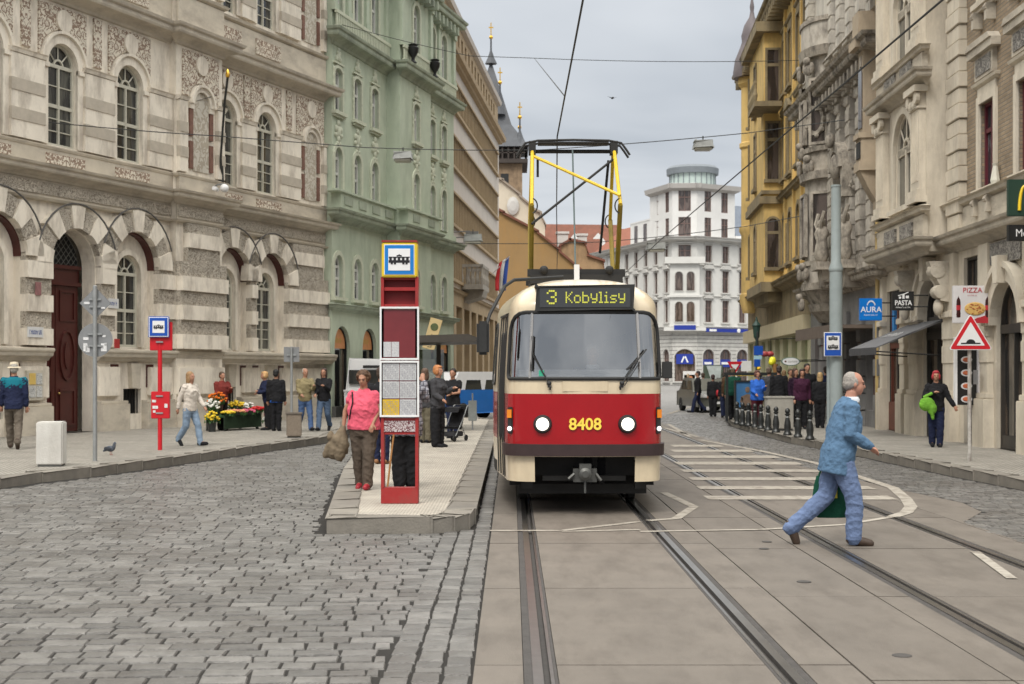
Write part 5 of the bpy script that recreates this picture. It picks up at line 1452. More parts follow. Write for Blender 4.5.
for c in (1.9,4.85,7.8,10.75):
    q = MB(); q.box(-.95,.95,.1,.2,0,1.0); sg = put(q, 'blue_window_sign', M_blue, c, 0, zz(367))
    q = MB(); q.box(-.6,.6,.05,.1,.35,.65); q.build('white_lettering', WHITE, sg)
# mass, attic and glass drum
hb = MB(); hb.prism([(pA.x+.6-pA.x,.5),(pB.x-pA.x-.4,.3),(pB.x-pA.x+wing_dir_R.x*23.5-.3,wing_dir_R.y*23.5+.6),(20,40),(-9.5,29)], 0, zz(243), axis='z'); hb.build('rear_wall', M_white, Tt)
M_drum = mat('drum glass', (.42,.5,.47), .12, .08, 2, spec=.9)
cx_, cy_ = (692.5-CX)/FPX*193 - pA.x, 193-pA.y
hb = MB(); hb.prism([(-2.2,7.0),(.4,.4),(pB.x-pA.x-.2,.3),(pB.x-pA.x+wing_dir_R.x*6.5,wing_dir_R.y*6.5),(8,14),(0,14)], zz(243), zz(189), axis='z'); hb.build('upper_block', M_white, Tt)
hb = MB(); hb.lathe([(3.4,zz(192)),(3.4,zz(184)),(3.1,zz(184)),(3.1,zz(167))], 28, (cx_,cy_,0)); dr_ = hb.build('glass_drum', M_drum, Tt, smooth=30)
hb = MB(); hb.lathe([(3.1,zz(167)),(3.5,zz(167)),(3.55*1.0,zz(161)),(3.2,zz(158.5)),(.1,zz(158))], 28, (cx_,cy_,0)); hb.build('drum_roof', mat('drum roof grey', (.17,.19,.21), .6, .1), dr_, smooth=30)
hb = MB()
for k in range(24):
    a = 2*PI*k/24; hb.box(cx_+3.12*math.cos(a)-.05,cx_+3.12*math.cos(a)+.05,cy_+3.12*math.sin(a)-.05,cy_+3.12*math.sin(a)+.05,zz(190),zz(167))
hb.build('drum_mullion', MATS['drum roof grey'], dr_)
# neighbour beyond, at the right with grey mansard
t = thing('grey_roofed_house', 'white house with a slate mansard floor right beyond the corner building', 'building', ((736-CX)/FPX*200,200,0), R(20))
q = MB(); q.box(0,14,0,10,0,zz(236,200)); q.build('wall', M_white, t)
q = MB(); q.prism([(0,zz(236,200)),(10,zz(236,200)),(8.5,zz(205,200)),(1.0,zz(205,200))],0,14,axis='x'); q.build('mansard_roof', mat('mansard slate', (.2,.23,.28), .6, .15), t)
for k in range(3):
    q = MB(); q.box(1.5+k*4,2.7+k*4,-.05,.6,zz(231,200),zz(212,200)); q.build('dormer', M_fpane, t)
for k in range(3):
    for (a,b) in ((262,247),(292,276),(322,305),(350,335)):
        q = MB(); q.box(1.4+k*4,2.8+k*4,-.05,.2,zz(a,200),zz(b,200)); q.build('window', M_fpane, t)
# parked block far right of the street behind the yellow house
t = thing('far_right_house', 'pale house glimpsed beyond the domed yellow corner', 'building', (27,118,0), R(8))
q = MB(); q.box(0,20,0,12,0,14); q.build('wall', M_white, t)

# --- church tower
M_twr = mat('tower sandstone', (.27,.19,.12), .9, .3, 1.2, bump=.5, bscale=4, stain=(.1,.07,.05), stain_amt=.6)
M_slate2 = mat('tower slate', (.07,.075,.085), .6, .2, 1)
M_gold = mat('gilding', (.85,.5,.08), .25, .1, 5, metal=1)
YT = 185.0
xt = (491-CX)/FPX*YT
t = thing('church_tower', 'dark gothic bell tower with gallery, pinnacles and gilded balls above the rooftops', 'tower', (xt,YT,0), 0)
hw = (525-494)/FPX*YT
def zt_(py): return EYE + (HY-py)/FPX*YT
q = MB(); q.box(-hw,hw,-hw,hw,0,zt_(168)); q.build('shaft', M_twr, t)
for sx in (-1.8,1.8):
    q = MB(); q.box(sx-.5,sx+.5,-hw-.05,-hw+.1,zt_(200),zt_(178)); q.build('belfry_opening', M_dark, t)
q = MB(); q.box(-hw-.7,hw+.7,-hw-.7,hw+.7,zt_(168),zt_(164)); q.box(-hw-.5,hw+.5,-hw-.5,hw+.5,zt_(164),zt_(163.9)+.02)
n = 12
for k in range(n+1):
    x = -hw-.5 + (2*hw+1)*k/n
    for y in (-hw-.5, hw+.5): q.box(x-.1,x+.1,y-.1,y+.1,zt_(164),zt_(152)); q.box(y-.1,y+.1,x-.1,x+.1,zt_(164),zt_(152))
q.box(-hw-.6,hw+.6,-hw-.6,-hw-.4,zt_(158.5),zt_(157.5)); q.box(hw+.4,hw+.6,-hw-.6,hw+.6,zt_(158.5),zt_(157.5))
q.box(-hw+.3,hw-.3,-hw+.3,hw-.3,zt_(164),zt_(152)); q.build('gallery', mat('gallery timber', (.05,.04,.035), .8, .2), t)
q = MB(); B = hw+.8; z0_, z1_ = zt_(152), zt_(60)
q.add([(-B,-B,z0_),(B,-B,z0_),(B,B,z0_),(-B,B,z0_),(-B*.55,-B*.55,zt_(128)),(B*.55,-B*.55,zt_(128)),(B*.55,B*.55,zt_(128)),(-B*.55,B*.55,zt_(128)),(0,0,z1_)],
      [(0,1,2,3),(0,1,5,4),(1,2,6,5),(2,3,7,6),(3,0,4,7),(4,5,8),(5,6,8),(6,7,8),(7,4,8)]); q.build('spire', M_slate2, t)
def pin(x, y, zb, zt1, r_):
    q = MB(); q.lathe([(r_,zb),(r_*.5,(zb+zt1)/2-1),(.12,zt1-2),(.1,zt1)], 8, (x,y,0)); o = q.build('pinnacle', M_slate2, t)
    q = MB(); q.ball((x,y,zt1-.3),.26); q.tube([(x,y,zt1),(x,y,zt1+1.6)],.07,5); q.box(x-.3,x+.3,y-.05,y+.05,zt1+.9,zt1+1.05); q.build('gilded_ball', M_gold, o)
pin(0,0,zt_(64),zt_(35),.8)
for sx in (-1,1):
    for sy in (-1,1): pin(sx*(hw-.3), sy*(hw-.3), zt_(150), zt_(120), .9)
pin(1.2,-hw*.6,zt_(118),zt_(84),.7)

# --- gabled houses between
def gable(name, label, poly, Y, depth, mt, roofm=None):
    pts = [xz(px, py, Y) for px, py in poly]; x0 = pts[0][0]
    t = thing(name, label, 'building', (x0, Y, 0), 0)
    P = [(x-x0, z) for x, z in pts]; P = [(P[0][0], 0)] + P + [(P[-1][0], 0)]
    q = MB(); q.prism(P, 0, depth); q.build('wall', mt, t)
    if roofm:
        q = MB(); top = P[1:-1]
        for a, b in zip(top, top[1:]):
            if abs(a[1]-b[1]) > .2: q.prism([(a[0]-.1,a[1]), (b[0]+.1,b[1]), (b[0]+.1,b[1]+.2), (a[0]-.1,a[1]+.2)], -.25, depth+.2)
        q.build('roof', roofm, t)
    return t
M_tile = mat('roof tile red', (.17,.065,.042), .85, .25, .7, bump=.3, stain=(.12,.06,.04), stain_amt=.6)
t = gable('cream_gabled_house', 'tall cream house with a plain sloping gable beside the church tower', [(488,176),(503,181),(520,196),(533,209),(541,214),(545,226)], 128, 14, mat('gable cream', (.56,.5,.4), .85, .1, .5, stain=(.4,.34,.26), stain_amt=.4), mat('gable coping', (.3,.25,.2), .8))
q = MB(); x, z = xz(513,206,128); x0 = xz(488,1,128)[0]; q.lathe([(.5,0),(.55,-.15),(.3,-.25)],12,(x-x0,-.02,z),axis='y',sy=1.5); q.build('stone_crest', M_wmould, t)
t = gable('ochre_gabled_house', 'windowless ochre gable wall standing before the red roofs', [(492,207),(504,214),(538,233),(560,252),(586,276),(588,290)], 112, 16, mat('gable ochre', (.28,.175,.075), .85, .12, .4, stain=(.33,.185,.06), stain_amt=.5), M_tile)
t = gable('brown_gabled_house', 'small brown house with broken roof and chimneys left of the white building', [(556,262),(560,247),(570,240),(586,244),(588,256),(604,262),(606,285)], 128, 12, mat('brown render', (.33,.22,.12), .85, .25, .6, stain=(.14,.1,.06), stain_amt=.6), M_tile)
for (px, py, w_, h_) in ((563,236,1.0,2.0),(583,238,.8,1.8)):
    x, z = xz(px,py,128); x0 = xz(556,1,128)[0]; q = MB(); q.box(x-x0-w_/2,x-x0+w_/2,1,2,z-h_,z+.3); q.box(x-x0-w_/2-.1,x-x0+w_/2+.1,.9,2.1,z+.3,z+.5); q.build('chimney', M_wmould, t)
def roofhouse(name, label, px0, px1, ridge, eave, Y, wallm, slope_r=0):
    x0, zr = xz(px0, ridge, Y); x1, ze = xz(px1, eave, Y)
    t = thing(name, label, 'building', (x0,Y,0), 0); L_ = x1-x0
    q = MB(); q.box(0,L_,.3,10,0,ze); q.build('wall', wallm, t)
    q = MB(); q.add([(-.3,0,ze),(L_+.3,0,ze),(L_-.5-slope_r,5,zr-slope_r*.1),(.5,5,zr),(-.3,10.5,ze),(L_+.3,10.5,ze)],[(0,1,2,3),(5,4,3,2),(0,3,4),(1,5,2),(0,4,5,1)]); q.build('roof', M_tile, t)
    return t, L_, ze, zr
t, L_, ze, zr = roofhouse('red_roofed_house', 'long low house whose plain red tile roof shows behind the pantograph', 534, 632, 221, 248, 245, M_white, 1.5)
for px in (575,598):
    x = xz(px,1,245)[0]-xz(534,1,245)[0]; q = MB(); q.prism([(x-1.2,ze-.5),(x+1.2,ze-.5),(x+1.2,ze+1.2),(x,ze+2.6),(x-1.2,ze+1.2)],-.4,3); q.build('dormer', M_white, t)
t, L_, ze, zr = roofhouse('red_roofed_house', 'smaller red roofed house rising against the white corner building', 608, 650, 226, 246, 250, M_white)
t, L_, ze, zr = roofhouse('steep_roofed_house', 'narrow white house under a steep red roof left of the white wing', 572, 606, 236, 272, 225, M_white)
for px in (583,597):
    x = xz(px,1,225)[0]-xz(572,1,225)[0]; q = MB(); q.box(x-.4,x+.4,-.6,1.5,ze-.6,ze+1.2); q.build('dormer', M_white, t)
# ================================================================== TRAM
M_tcream = mat('tram cream enamel', (.60,.50,.35), .28, .1, 2.5, spec=.6, coat=.4, stain=(.4,.33,.23), stain_amt=.35, stain_scale=(2,2,.5))
M_tred = mat('tram red enamel', (.30,.003,.007), .25, .08, 3, spec=.5, coat=.3)
M_rubber = mat('black rubber', (.02,.02,.02), .6, .2, 10)
M_under = mat('underframe black', (.018,.017,.016), .7, .3, 6)
M_chrome = mat('chrome strip', (.6,.55,.5), .2, .1, 5, metal=1)
M_glassT = glass('tram glass', (.92,.94,.94), .42)
M_int = mat('tram interior grey', (.6,.6,.6), .7, .1, 3)
TX, TY, TW, TL = .875, 16.9, 1.25, 14.0
tram = thing('tram', 'red and cream tram with lit headlights showing line 3 at the island stop', 'tram', (TX, TY, 0))
# plan outline of one half, from the middle of the nose to the middle of the tail
half = [(0,0),(.3,.012),(.6,.045),(.76,.085),(.86,.15),(.915,.24),(.94,.36),(.98,.9),(1.05,1.6),(1.11,2.3),(1.13,2.9),(1.13,11.1),(1.11,11.7),(1.04,12.9),(.95,13.6),(.8,13.85),(.5,13.97),(0,14.0)]
def resample(pts, step):
    out = [Vector(pts[0])]
    for a, b in zip(pts, pts[1:]):
        a, b = Vector(a), Vector(b); st = step if a.y < 2.4 else .35
        n = max(1, round((b-a).length/st))
        for i in range(1, n+1): out.append(a + (b-a)*i/n)
    # light smoothing of the front corner
    for _ in range(14):
        out = [out[0]] + [(out[i-1] + out[i]*2 + out[i+1])/4 if out[i].y < 2.3 else out[i] for i in range(1, len(out)-1)] + [out[-1]]
    out[0].x = 0
    return out
H_ = resample(half, .03)
U = [0.0]
for a, b in zip(H_, H_[1:]): U.append(U[-1] + (b-a).length)
zl = [.40,.46,.55,.64,.70,.78,.85] + [.85+.06*i for i in range(1,10)] + [1.45] + [1.50,1.55,1.60] + [1.64+.0329*i for i in range(0,25)] + [2.47,2.52,2.57,2.62,2.67,2.71,2.75,2.78,2.81,2.835,2.855,2.87,2.88,2.885]
zl = sorted(set(round(z,4) for z in zl))
def inset(z):
    if z < .85: return .015*(.85-z)/.45
    if z < 1.5: return 0
    if z < 2.45: return .065*((z-1.5)/.95)**1.3
    t = (z-2.45)/(2.885-2.45); return .065 + 1.05*(1-math.sqrt(max(0,1-t**2.2)))
def S(i, side, z, off=0):
    p = H_[i]; d = inset(z) - off
    return (side*p.x*(TW-d)/TW, d*1.15 + p.y*(TL-2.3*d)/TL, z)
def rr(u, z, u0, u1, z0, z1, r_top, r_bot):
    if not (u0 <= u <= u1 and z0 <= z <= z1): return False
    for (cu, su) in ((u0,1),(u1,-1)):
        for (cz, sz, r_) in ((z0,1,r_bot),(z1,-1,r_top)):
            du = (u-cu)*su; dz = (z-cz)*sz
            if du < r_ and dz < r_ and (r_-du)**2 + (r_-dz)**2 > r_*r_: return False
    return True
# openings: (u0,u1,z0,z1,rtop,rbot); u is arc length from the nose centre
USC = 1.0
WS = (-1.02,1.02,1.63,2.425,.27,.07)
door_holes = [(1.42,1.62,.88,2.2,.08,.08),(1.82,2.02,.88,2.2,.08,.08)]; side_holes = []
u = 2.75
while u < 12.6: side_holes.append((u, u+1.15, 1.55, 2.35, .12, .12)); u += 1.32
def hole_at(uu, z, side):
    if rr(uu, z, *WS): return 1
    for h in side_holes + (door_holes if side < 0 else []):
        if rr(uu, z, *h): return 2
    return 0
body = MB(); gl = MB()
nI = len(H_); nZ = len(zl)
for side in (-1, 1):
    base = [[S(i, side, z) for z in zl] for i in range(nI)]
    for i in range(nI-1):
        for j in range(nZ-1):
            uu = (U[i]+U[i+1])/2; zc_ = (zl[j]+zl[j+1])/2; xm = (H_[i].x+H_[i+1].x)/2
            quad = [base[i][j], base[i+1][j], base[i+1][j+1], base[i][j+1]]
            if side < 0: quad = quad[::-1]
            if uu < 1.1 and zc_ < .7 and abs(xm) < .60: continue
            h = hole_at(uu, zc_, side)
            if h: gl.add(quad, [(0,1,2,3)]); continue
            door = side < 0 and 1.36 < uu < 2.32
            mt_ = M_tred if .85 <= zc_ < 1.45 and not door else M_tcream
            if side < 0 and uu > 2.32 and .85 <= zc_ < 1.45: mt_ = M_tred
            if zc_ < .55 and uu > 2.6: mt_ = M_under
            body.use(mt_); body.add(quad, [(0,1,2,3)])
    # roof cap
body.use(M_tcream)
top = [S(i, 1, zl[-1]) for i in range(nI)] + [S(i, -1, zl[-1]) for i in range(nI-1, -1, -1)]
body.add([(0, 2.0, 2.89), (0, 12, 2.89)] + top, [(k+2, (k+1) % len(top) + 2, 0) for k in range(len(top))])
me = body.mesh('tram_body', recalc=False, smooth=50); bm_ = bmesh.new(); bm_.from_mesh(me); bmesh.ops.remove_doubles(bm_, verts=bm_.verts, dist=1e-4); bmesh.ops.recalc_face_normals(bm_, faces=bm_.faces); bm_.to_mesh(me); bm_.free()
bodyo = link('body', me, tram)
me = gl.mesh('glazing', M_glassT, recalc=False, smooth=True); bm_ = bmesh.new(); bm_.from_mesh(me); bmesh.ops.remove_doubles(bm_, verts=bm_.verts, dist=1e-4); bm_.to_mesh(me); bm_.free()
link('glazing', me, tram)
def iu(uu):
    for i in range(nI-1):
        if U[i+1] >= uu: return i, (uu-U[i])/(U[i+1]-U[i])
    return nI-2, 1
def SP(uu, z, off=0):
    side = -1 if uu < 0 else 1; i, t = iu(abs(uu)); a, b = Vector(S(i, side, z, off)), Vector(S(i+1, side, z, off)); return a.lerp(b, t)
def rrect(u0,u1,z0,z1,rt,rb,n=5):
    pts = []
    for (cu,cz,r_,a0) in ((u1-rb,z0+rb,rb,-90),(u1-rt,z1-rt,rt,0),(u0+rt,z1-rt,rt,90),(u0+rb,z0+rb,rb,180)):
        for k in range(n+1):
            a = R(a0+90*k/n); pts.append((cu+r_*math.cos(a), cz+r_*math.sin(a)))
    out = []
    for p, q in zip(pts, pts[1:]+pts[:1]):
        m = max(1, int(math.hypot(q[0]-p[0], q[1]-p[1])/.08))
        for k in range(m): out.append((p[0]+(q[0]-p[0])*k/m, p[1]+(q[1]-p[1])*k/m))
    return out
def gasket(par, name, mt, u0,u1,z0,z1,rt,rb,r_=.022, sgn=1):
    q = MB(); pts = [SP(sgn*a, b, .004) for a, b in rrect(u0,u1,z0,z1,rt,rb)]; q.tube(pts+pts[:2], r_, 6, cap=False); return q.build(name, mt, par, smooth=True)
gasket(tram, 'windscreen_gasket', M_rubber, *WS[:4], .27, .07, r_=.024)
for sg in (-1, 1):
    for h in side_holes + (door_holes if sg < 0 else []): gasket(tram, 'window_gasket', M_rubber, *h, r_=.016, sgn=sg)
for sg in (-1, 1):
    q = MB(); q.tube([SP(sg*.66, z, .008) for z in (1.63,1.8,2.0,2.2,2.42)], .017, 6); q.build('windscreen_pillar', M_chrome, tram, smooth=True)
# door leaves edges
for uu in (-1.38,-1.66,-1.98,-2.3):
    q = MB(); q.tube([SP(uu, z, .004) for z in (.42,.85,1.3,1.8,2.2,2.4)], .012, 5); q.build('door_seal', M_rubber, tram)
q = MB(); pts = [SP(-x, 2.42, .01) for x in (1.36,1.6,1.9,2.32)]; q.tube(pts, .02, 5); q.build('door_header', M_rubber, tram)
# trim line and red band edge
q = MB(); us = [x*.1 for x in range(-13, 14)]
for z0, z1, o0, o1 in ((.71,.85,.05,.05),):
    for a, b in zip(us, us[1:]):
        A, B, C_, D_ = SP(a,z0,o0), SP(b,z0,o0), SP(b,z1,o1), SP(a,z1,o1); E_, F_, G_, H2 = SP(a,z0,-.02), SP(b,z0,-.02), SP(b,z1,-.02), SP(a,z1,-.02)
        q.add([A,B,C_,D_,E_,F_,G_,H2], [(0,1,2,3),(4,7,6,5),(3,2,6,7),(0,4,5,1)])
q.build('bumper', mat('bumper rubber', (.035,.02,.02), .5, .2, 6), tram)
# underframe, interior
q = MB(); q.box(-.58,.58,.12,.75,.32,.72) if False else None
q.box(-.9,.9,.85,13.2,.30,.62); q.box(-.62,.62,.45,.9,.45,.70); q.box(-.98,.98,2.6,11.3,.34,.8); q.build('underframe', M_under, tram)
q = MB(); q.box(-.6,.6,.12,.2,.70,.71); q.box(-.5,.5,.25,.35,.40,.46); q.box(-.75,-.62,.3,.5,.30,.42); q.box(.62,.75,.3,.5,.30,.42); q.box(-.78,.78,.55,.6,.22,.34); q.build('lifeguard', M_under, tram)
q = MB(); q.box(-.14,.14,.02,.4,.40,.56); q.lathe([(.04,-.1),(.075,-.08),(.075,.02),(.04,.04)],12,(0,.02,.5),axis='y'); q.tube([(-.13,.0,.5),(-.2,-.02,.44)],.02,6); q.tube([(.13,.0,.5),(.19,-.02,.42)],.02,6); q.tube([(0,.02,.42),(0,0,.27)],.014,6); q.box(-.07,.07,-.06,.05,.52,.62); q.build('coupler', mat('coupler steel', (.09,.09,.085), .5, .3, 12, metal=.6), tram, smooth=30)
for yb in (3.2, 9.6):
    for yy in (yb-.95, yb+.95):
        for xx in (-.72, .72):
            q = MB(); q.lathe([(.1,-.07),(.33,-.07),(.35,-.04),(.35,.05),(.1,.07)], 20, (xx,yy,.35), axis='x'); q.build('wheel', MATS['coupler steel'], tram, smooth=30)
q = MB(); q.box(-.95,.95,.7,13.5,.62,.66); q.build('floor', M_int, tram)
q = MB(); q.box(-.85,.85,.36,.75,1.42,1.56); q.prism([(.24,1.35),(.75,1.35),(.75,1.66),(.45,1.74),(.26,1.68)],-.80,.80,axis='x'); q.build('dashboard', mat('dashboard grey', (.75,.76,.77), .6, .1, 3), tram)
q = MB(); q.box(.35,.9,1.9,1.93,.66,1.5); q.box(-.9,-.3,1.9,1.93,.66,1.5); q.build('cab_partition', M_int, tram)
q = MB(); q.box(.2,.7,1.3,1.42,1.0,1.95); q.box(.2,.7,.95,1.42,.98,1.08); q.build('driver_seat', mat('seat cloth', (.05,.05,.06), .9), tram)
for k in range(9):
    for sx in (-.85,.85):
        q = MB(); q.box(sx-.2,sx+.2,0,.08,.5,1.0); q.box(sx-.2,sx+.2,-.4,.08,.42,.5); q.build('passenger_seat', mat('seat red shell', (.3,.04,.03), .5), tram, (0,3.2+k*1.0,.66))
# destination box
q = MB(); P = [(-.575,2.455),(.575,2.455),(.575,2.735),(-.575,2.735)]; q.prism(P, .035, .5); db = q.build('destination_box', M_rubber, tram, bevel=.02)
q = MB(); q.prism([(-.54,2.48),(.54,2.48),(.54,2.71),(-.54,2.71)], .028, .034); q.build('display_glass', mat('display black', (.03,.032,.034), .15, .1, 3, spec=.8), db)
FONT = {'3':["01110","10001","00001","00110","00001","10001","01110"],'K':["10001","10010","10100","11000","10100","10010","10001"],'o':["00000","00000","01110","10001","10001","10001","01110"],
'b':["10000","10000","11110","10001","10001","10001","11110"],'y':["00000","10001","10001","10001","01111","00001","01110"],'l':["110","010","010","010","010","010","111"],'i':["010","000","110","010","010","010","111"],'s':["00000","00000","01111","10000","01110","00001","11110"]}
q = MB(); 
def dots(ch, x, z, px_, pz_):
    g_ = FONT[ch]
    for r_, row in enumerate(g_):
        for c_, v in enumerate(row):
            if v == '1': q.box(x+c_*px_, x+(c_+.86)*px_, .022, .03, z-(r_+.86)*pz_, z-r_*pz_)
    return x + (len(g_[0])+1)*px_
dots('3', -.455, 2.685, .024, .0245)
x = -.23
for ch in 'Kobylisy': x = dots(ch, x, 2.665, .0165, .0195)
q.build('destination_display', emis('led amber', (.42,.42,.05), .4), db)
text('8408', .195, mat('fleet number yellow', (.85,.62,.08), .4), tram, (0,-.012,1.085), name='fleet_number', extrude=.004, bold=.004)
q = MB(); q.box(-.27,.27,-.006,.05,1.475,1.6); q.build('front_flap', M_tcream, tram, (0,.006,0), bevel=.004)
M_beam = emis('headlight beam', (1,.93,.8), 1.1)
for sx in (-.505, .505):
    c = SP(sx, 1.09)
    q = MB(); q.lathe([(.105,.05),(.112,-.01),(.10,-.045),(.085,-.05)], 24, (0,0,0), axis='y'); hl = q.build('headlight', M_rubber, tram, c, smooth=30); hl.rotation_euler = (0,0,R(4 if sx>0 else -4))
    q = MB(); q.lathe([(.077,-.05),(.055,-.062),(.001,-.066)], 24, (0,0,0), axis='y'); q.build('headlight_lens', M_beam, hl, smooth=True)
for sg in (-1, 1):
    c = SP(sg*.93, 1.13); fwd = SP(sg*.93,1.13,.1) - c; ang = math.atan2(fwd.x, -fwd.y)
    q = MB(); q.box(-.035,.035,-.03,.03,-.16,.16); s_ = q.build('signal_lamp', M_rubber, tram, c, bevel=.01); s_.rotation_euler = (0,0,ang)
    q = MB(); q.box(-.03,.03,-.045,-.03,.03,.13); q.build('indicator', mat('amber lens', (.7,.22,.02), .2), s_)
    q = MB(); q.ball((0,-.032,-.1),.03,.02,.03); q.build('marker_light', emis('marker white', (.9,.9,.9), .9), s_)
def wiper(x0, z0, x1, z1, x2, z2):
    q = MB(); P = lambda x, z, o: SP(x, z, o)
    q.tube([P(x0,z0,.03),P(x0,z0-.05,.03)],.02,6); q.tube([P(x0,z0,.04),P(x1,z1,.05)],.009,5); q.tube([P(x0+.02,z0-.03,.04),P(x1+.02,z1-.03,.05)],.006,5)
    q.tube([P(x1,z1,.045),P(x2,z2,.03)],.011,5); q.tube([P(x1,z1,.045),P(x1+(x1-x2),z1+(z1-z2),.03)],.011,5); q.ball(tuple(P(x0,z0,.03)),.03); return q.build('wiper', M_rubber, tram, smooth=True)
wiper(-.42,1.575,-.62,1.93,-.62,1.72); wiper(.43,1.575,.62,1.86,.5,1.74)
for sg in (-1,1): q = MB(); q.tube([SP(sg*.42,1.575,.03), SP(sg*.40,1.53,.04), SP(sg*.41,1.50,.03)], .012, 5); q.build('wiper_hose', M_rubber, tram)
q = MB(); q.box(-.55,-.49,.0,.01,1.66,1.73); q.build('green_sticker', mat('sticker green', (.05,.4,.25), .5), tram, (0,.02,0))
# mirrors
def L(px, py, Y): x, z = xz(px, py, Y); return (x-TX, Y-TY, z)
q = MB(); q.tube([L(563,277,17.9), L(514,280,17.5), L(505,286,17.3), L(490,314,17.0), L(485,330,16.9)], .022, 7); ar = q.build('mirror_arm', M_rubber, tram, smooth=True)
q = MB(); c = L(483,338,16.9); q.box(c[0]-.075,c[0]+.075,c[1]-.05,c[1]+.06,c[2]-.2,c[2]+.2); q.build('mirror', M_rubber, tram, bevel=.03)
q = MB(); c = L(667,370,17.2); q.box(c[0]-.06,c[0]+.06,c[1]-.04,c[1]+.04,c[2]-.1,c[2]+.1); q.tube([(c[0]-.02,c[1],c[2]-.08),(c[0]-.14,c[1]+.1,c[2]-.09)],.015,6); q.build('mirror', M_rubber, tram, bevel=.02)
# roof gear and pantograph
q = MB(); q.box(-.62,.62,2.2,4.6,2.9,3.02); q.box(-.66,.66,2.3,2.4,3.0,3.1); q.box(-.66,.66,4.3,4.4,3.0,3.1); q.box(-.5,.5,5.4,7.6,2.9,3.15); 
for sx in (-.55,.55):
    for yy in (2.4,4.3): q.lathe([(.07,2.88),(.09,2.94),(.06,2.98),(.08,3.04)],10,(sx,yy,0)); q.ball((sx*.8,yy-.2,3.08),.06)
q.build('roof_equipment', M_under, tram)
M_py = mat('pantograph yellow', (.62,.42,.02), .45, .1, 8); M_pd = mat('pantograph olive', (.2,.14,.012), .5, .2, 8)
pg = bpy.data.objects.new('pantograph', None); COL.objects.link(pg); pg.parent = tram; pg.location = (0,3.35,0)
def pt(pts, r_, m_, name): q = MB(); q.tube(pts, r_, 7); return q.build(name, m_, pg, smooth=True)
zk, zt2 = 3.98, 4.95; kx = .60
for sx in (-1, 1):
    for sy in (-1, 1):
        pt([(sx*.60, sy*.35, 3.06), (sx*kx, sy*1.0, zk)], .034, M_pd, 'lower_arm'); pt([(sx*kx, sy*1.0, zk), (sx*.58, sy*.12, zt2-.12)], .026, M_py, 'upper_arm')
        q = MB(); pts = [(sx*kx, sy*1.0+.0, zk+.0)]; pts = [(sx*kx + .075*math.cos(R(a)) - sx*.0, sy*1.0, zk-.02+.1*math.sin(R(a))) for a in range(-80, 100, 20)] if sx < 0 else [(sx*kx - .075*math.cos(R(a)), sy*1.0, zk-.02+.1*math.sin(R(a))) for a in range(-80, 100, 20)]
        q.tube(pts, .01, 5); q.build('shunt', M_rubber, pg)
for sy in (-1, 1):
    pt([(-.6, sy*.98, zk), (.6, sy*.98, zk)], .001, M_pd, 'knee_rod') if False else None
pt([(.58,-.16,zt2-.22),(-.60,-.95,zk-.26)], .018, M_under, 'brace'); pt([(-.56,-.2,zt2-.2),(.60,-.98,zk+.12)], .022, M_py, 'brace'); pt([(.52,.2,zt2-.2),(.44,.9,zk-.5)],.02,M_under,'brace')
q = MB()
for sy in (-.13, .13):
    arcp = [(-.80,sy,zt2-.17),(-.74,sy,zt2-.08),(-.68,sy,zt2+.0),(-.5,sy,zt2+.035),(0,sy,zt2+.045),(.5,sy,zt2+.035),(.68,sy,zt2),(.74,sy,zt2-.08),(.80,sy,zt2-.17)]
    q.tube(arcp, .017, 7)
q.tube([(-.6,0,zt2-.1),(.6,0,zt2-.1)], .03, 6); q.box(-.5,.5,-.14,.14,zt2+.0,zt2+.02)
for sx in (-.58,.58): q.box(sx-.05,sx+.05,-.14,.14,zt2-.14,zt2+.03)
q.build('collector_head', M_under, pg, smooth=30)
pt([(-.01,-1.15,2.85),(-.01,-.1,zt2-.1)], .012, mat('rope grey', (.1,.13,.13), .8), 'pull_rope')
q = MB(); q.box(-.035,.035,-1.2,-1.12,2.86,3.15); q.build('rope_guide', M_int, pg)
q = MB(); q.tube([(-.5,.1,zt2-.2),(-.5,.1,zt2-.45)],.02,6); q.build('damper', M_rubber, pg)
# ================================================================== PEOPLE
def hexcol(r, g, b): return tuple(((c/255+.055)/1.055)**2.4 if c > 10 else c/3294 for c in (r, g, b))
SKIN = mat('skin', (.36,.185,.12), .55, .12, 12, spec=.35)
SKIN2 = mat('skin ruddy', (.40,.20,.14), .55, .15, 14, spec=.35)
def cloth(name, c, var=.15, bump=.5, bs=16): return mat(name, c, .9, var, 6, bump=bump, bscale=bs, spec=.2)
DENIM = cloth('washed denim shirt', (.085,.155,.25), .12, .9, 22); JEANS = cloth('blue jeans', (.12,.165,.28), .12, .9, 22); BLK = cloth('black cloth', (.014,.014,.016)); DKNAVY = cloth('navy cloth', (.015,.02,.05))
BROWN_T = cloth('brown trousers', (.085,.065,.05), .2, .9, 12); PINK = cloth('coral pink blouse', (.62,.10,.15), .2, 1.0, 18); SHOE = mat('brown leather shoe', (.05,.032,.022), .5, .3, 15)
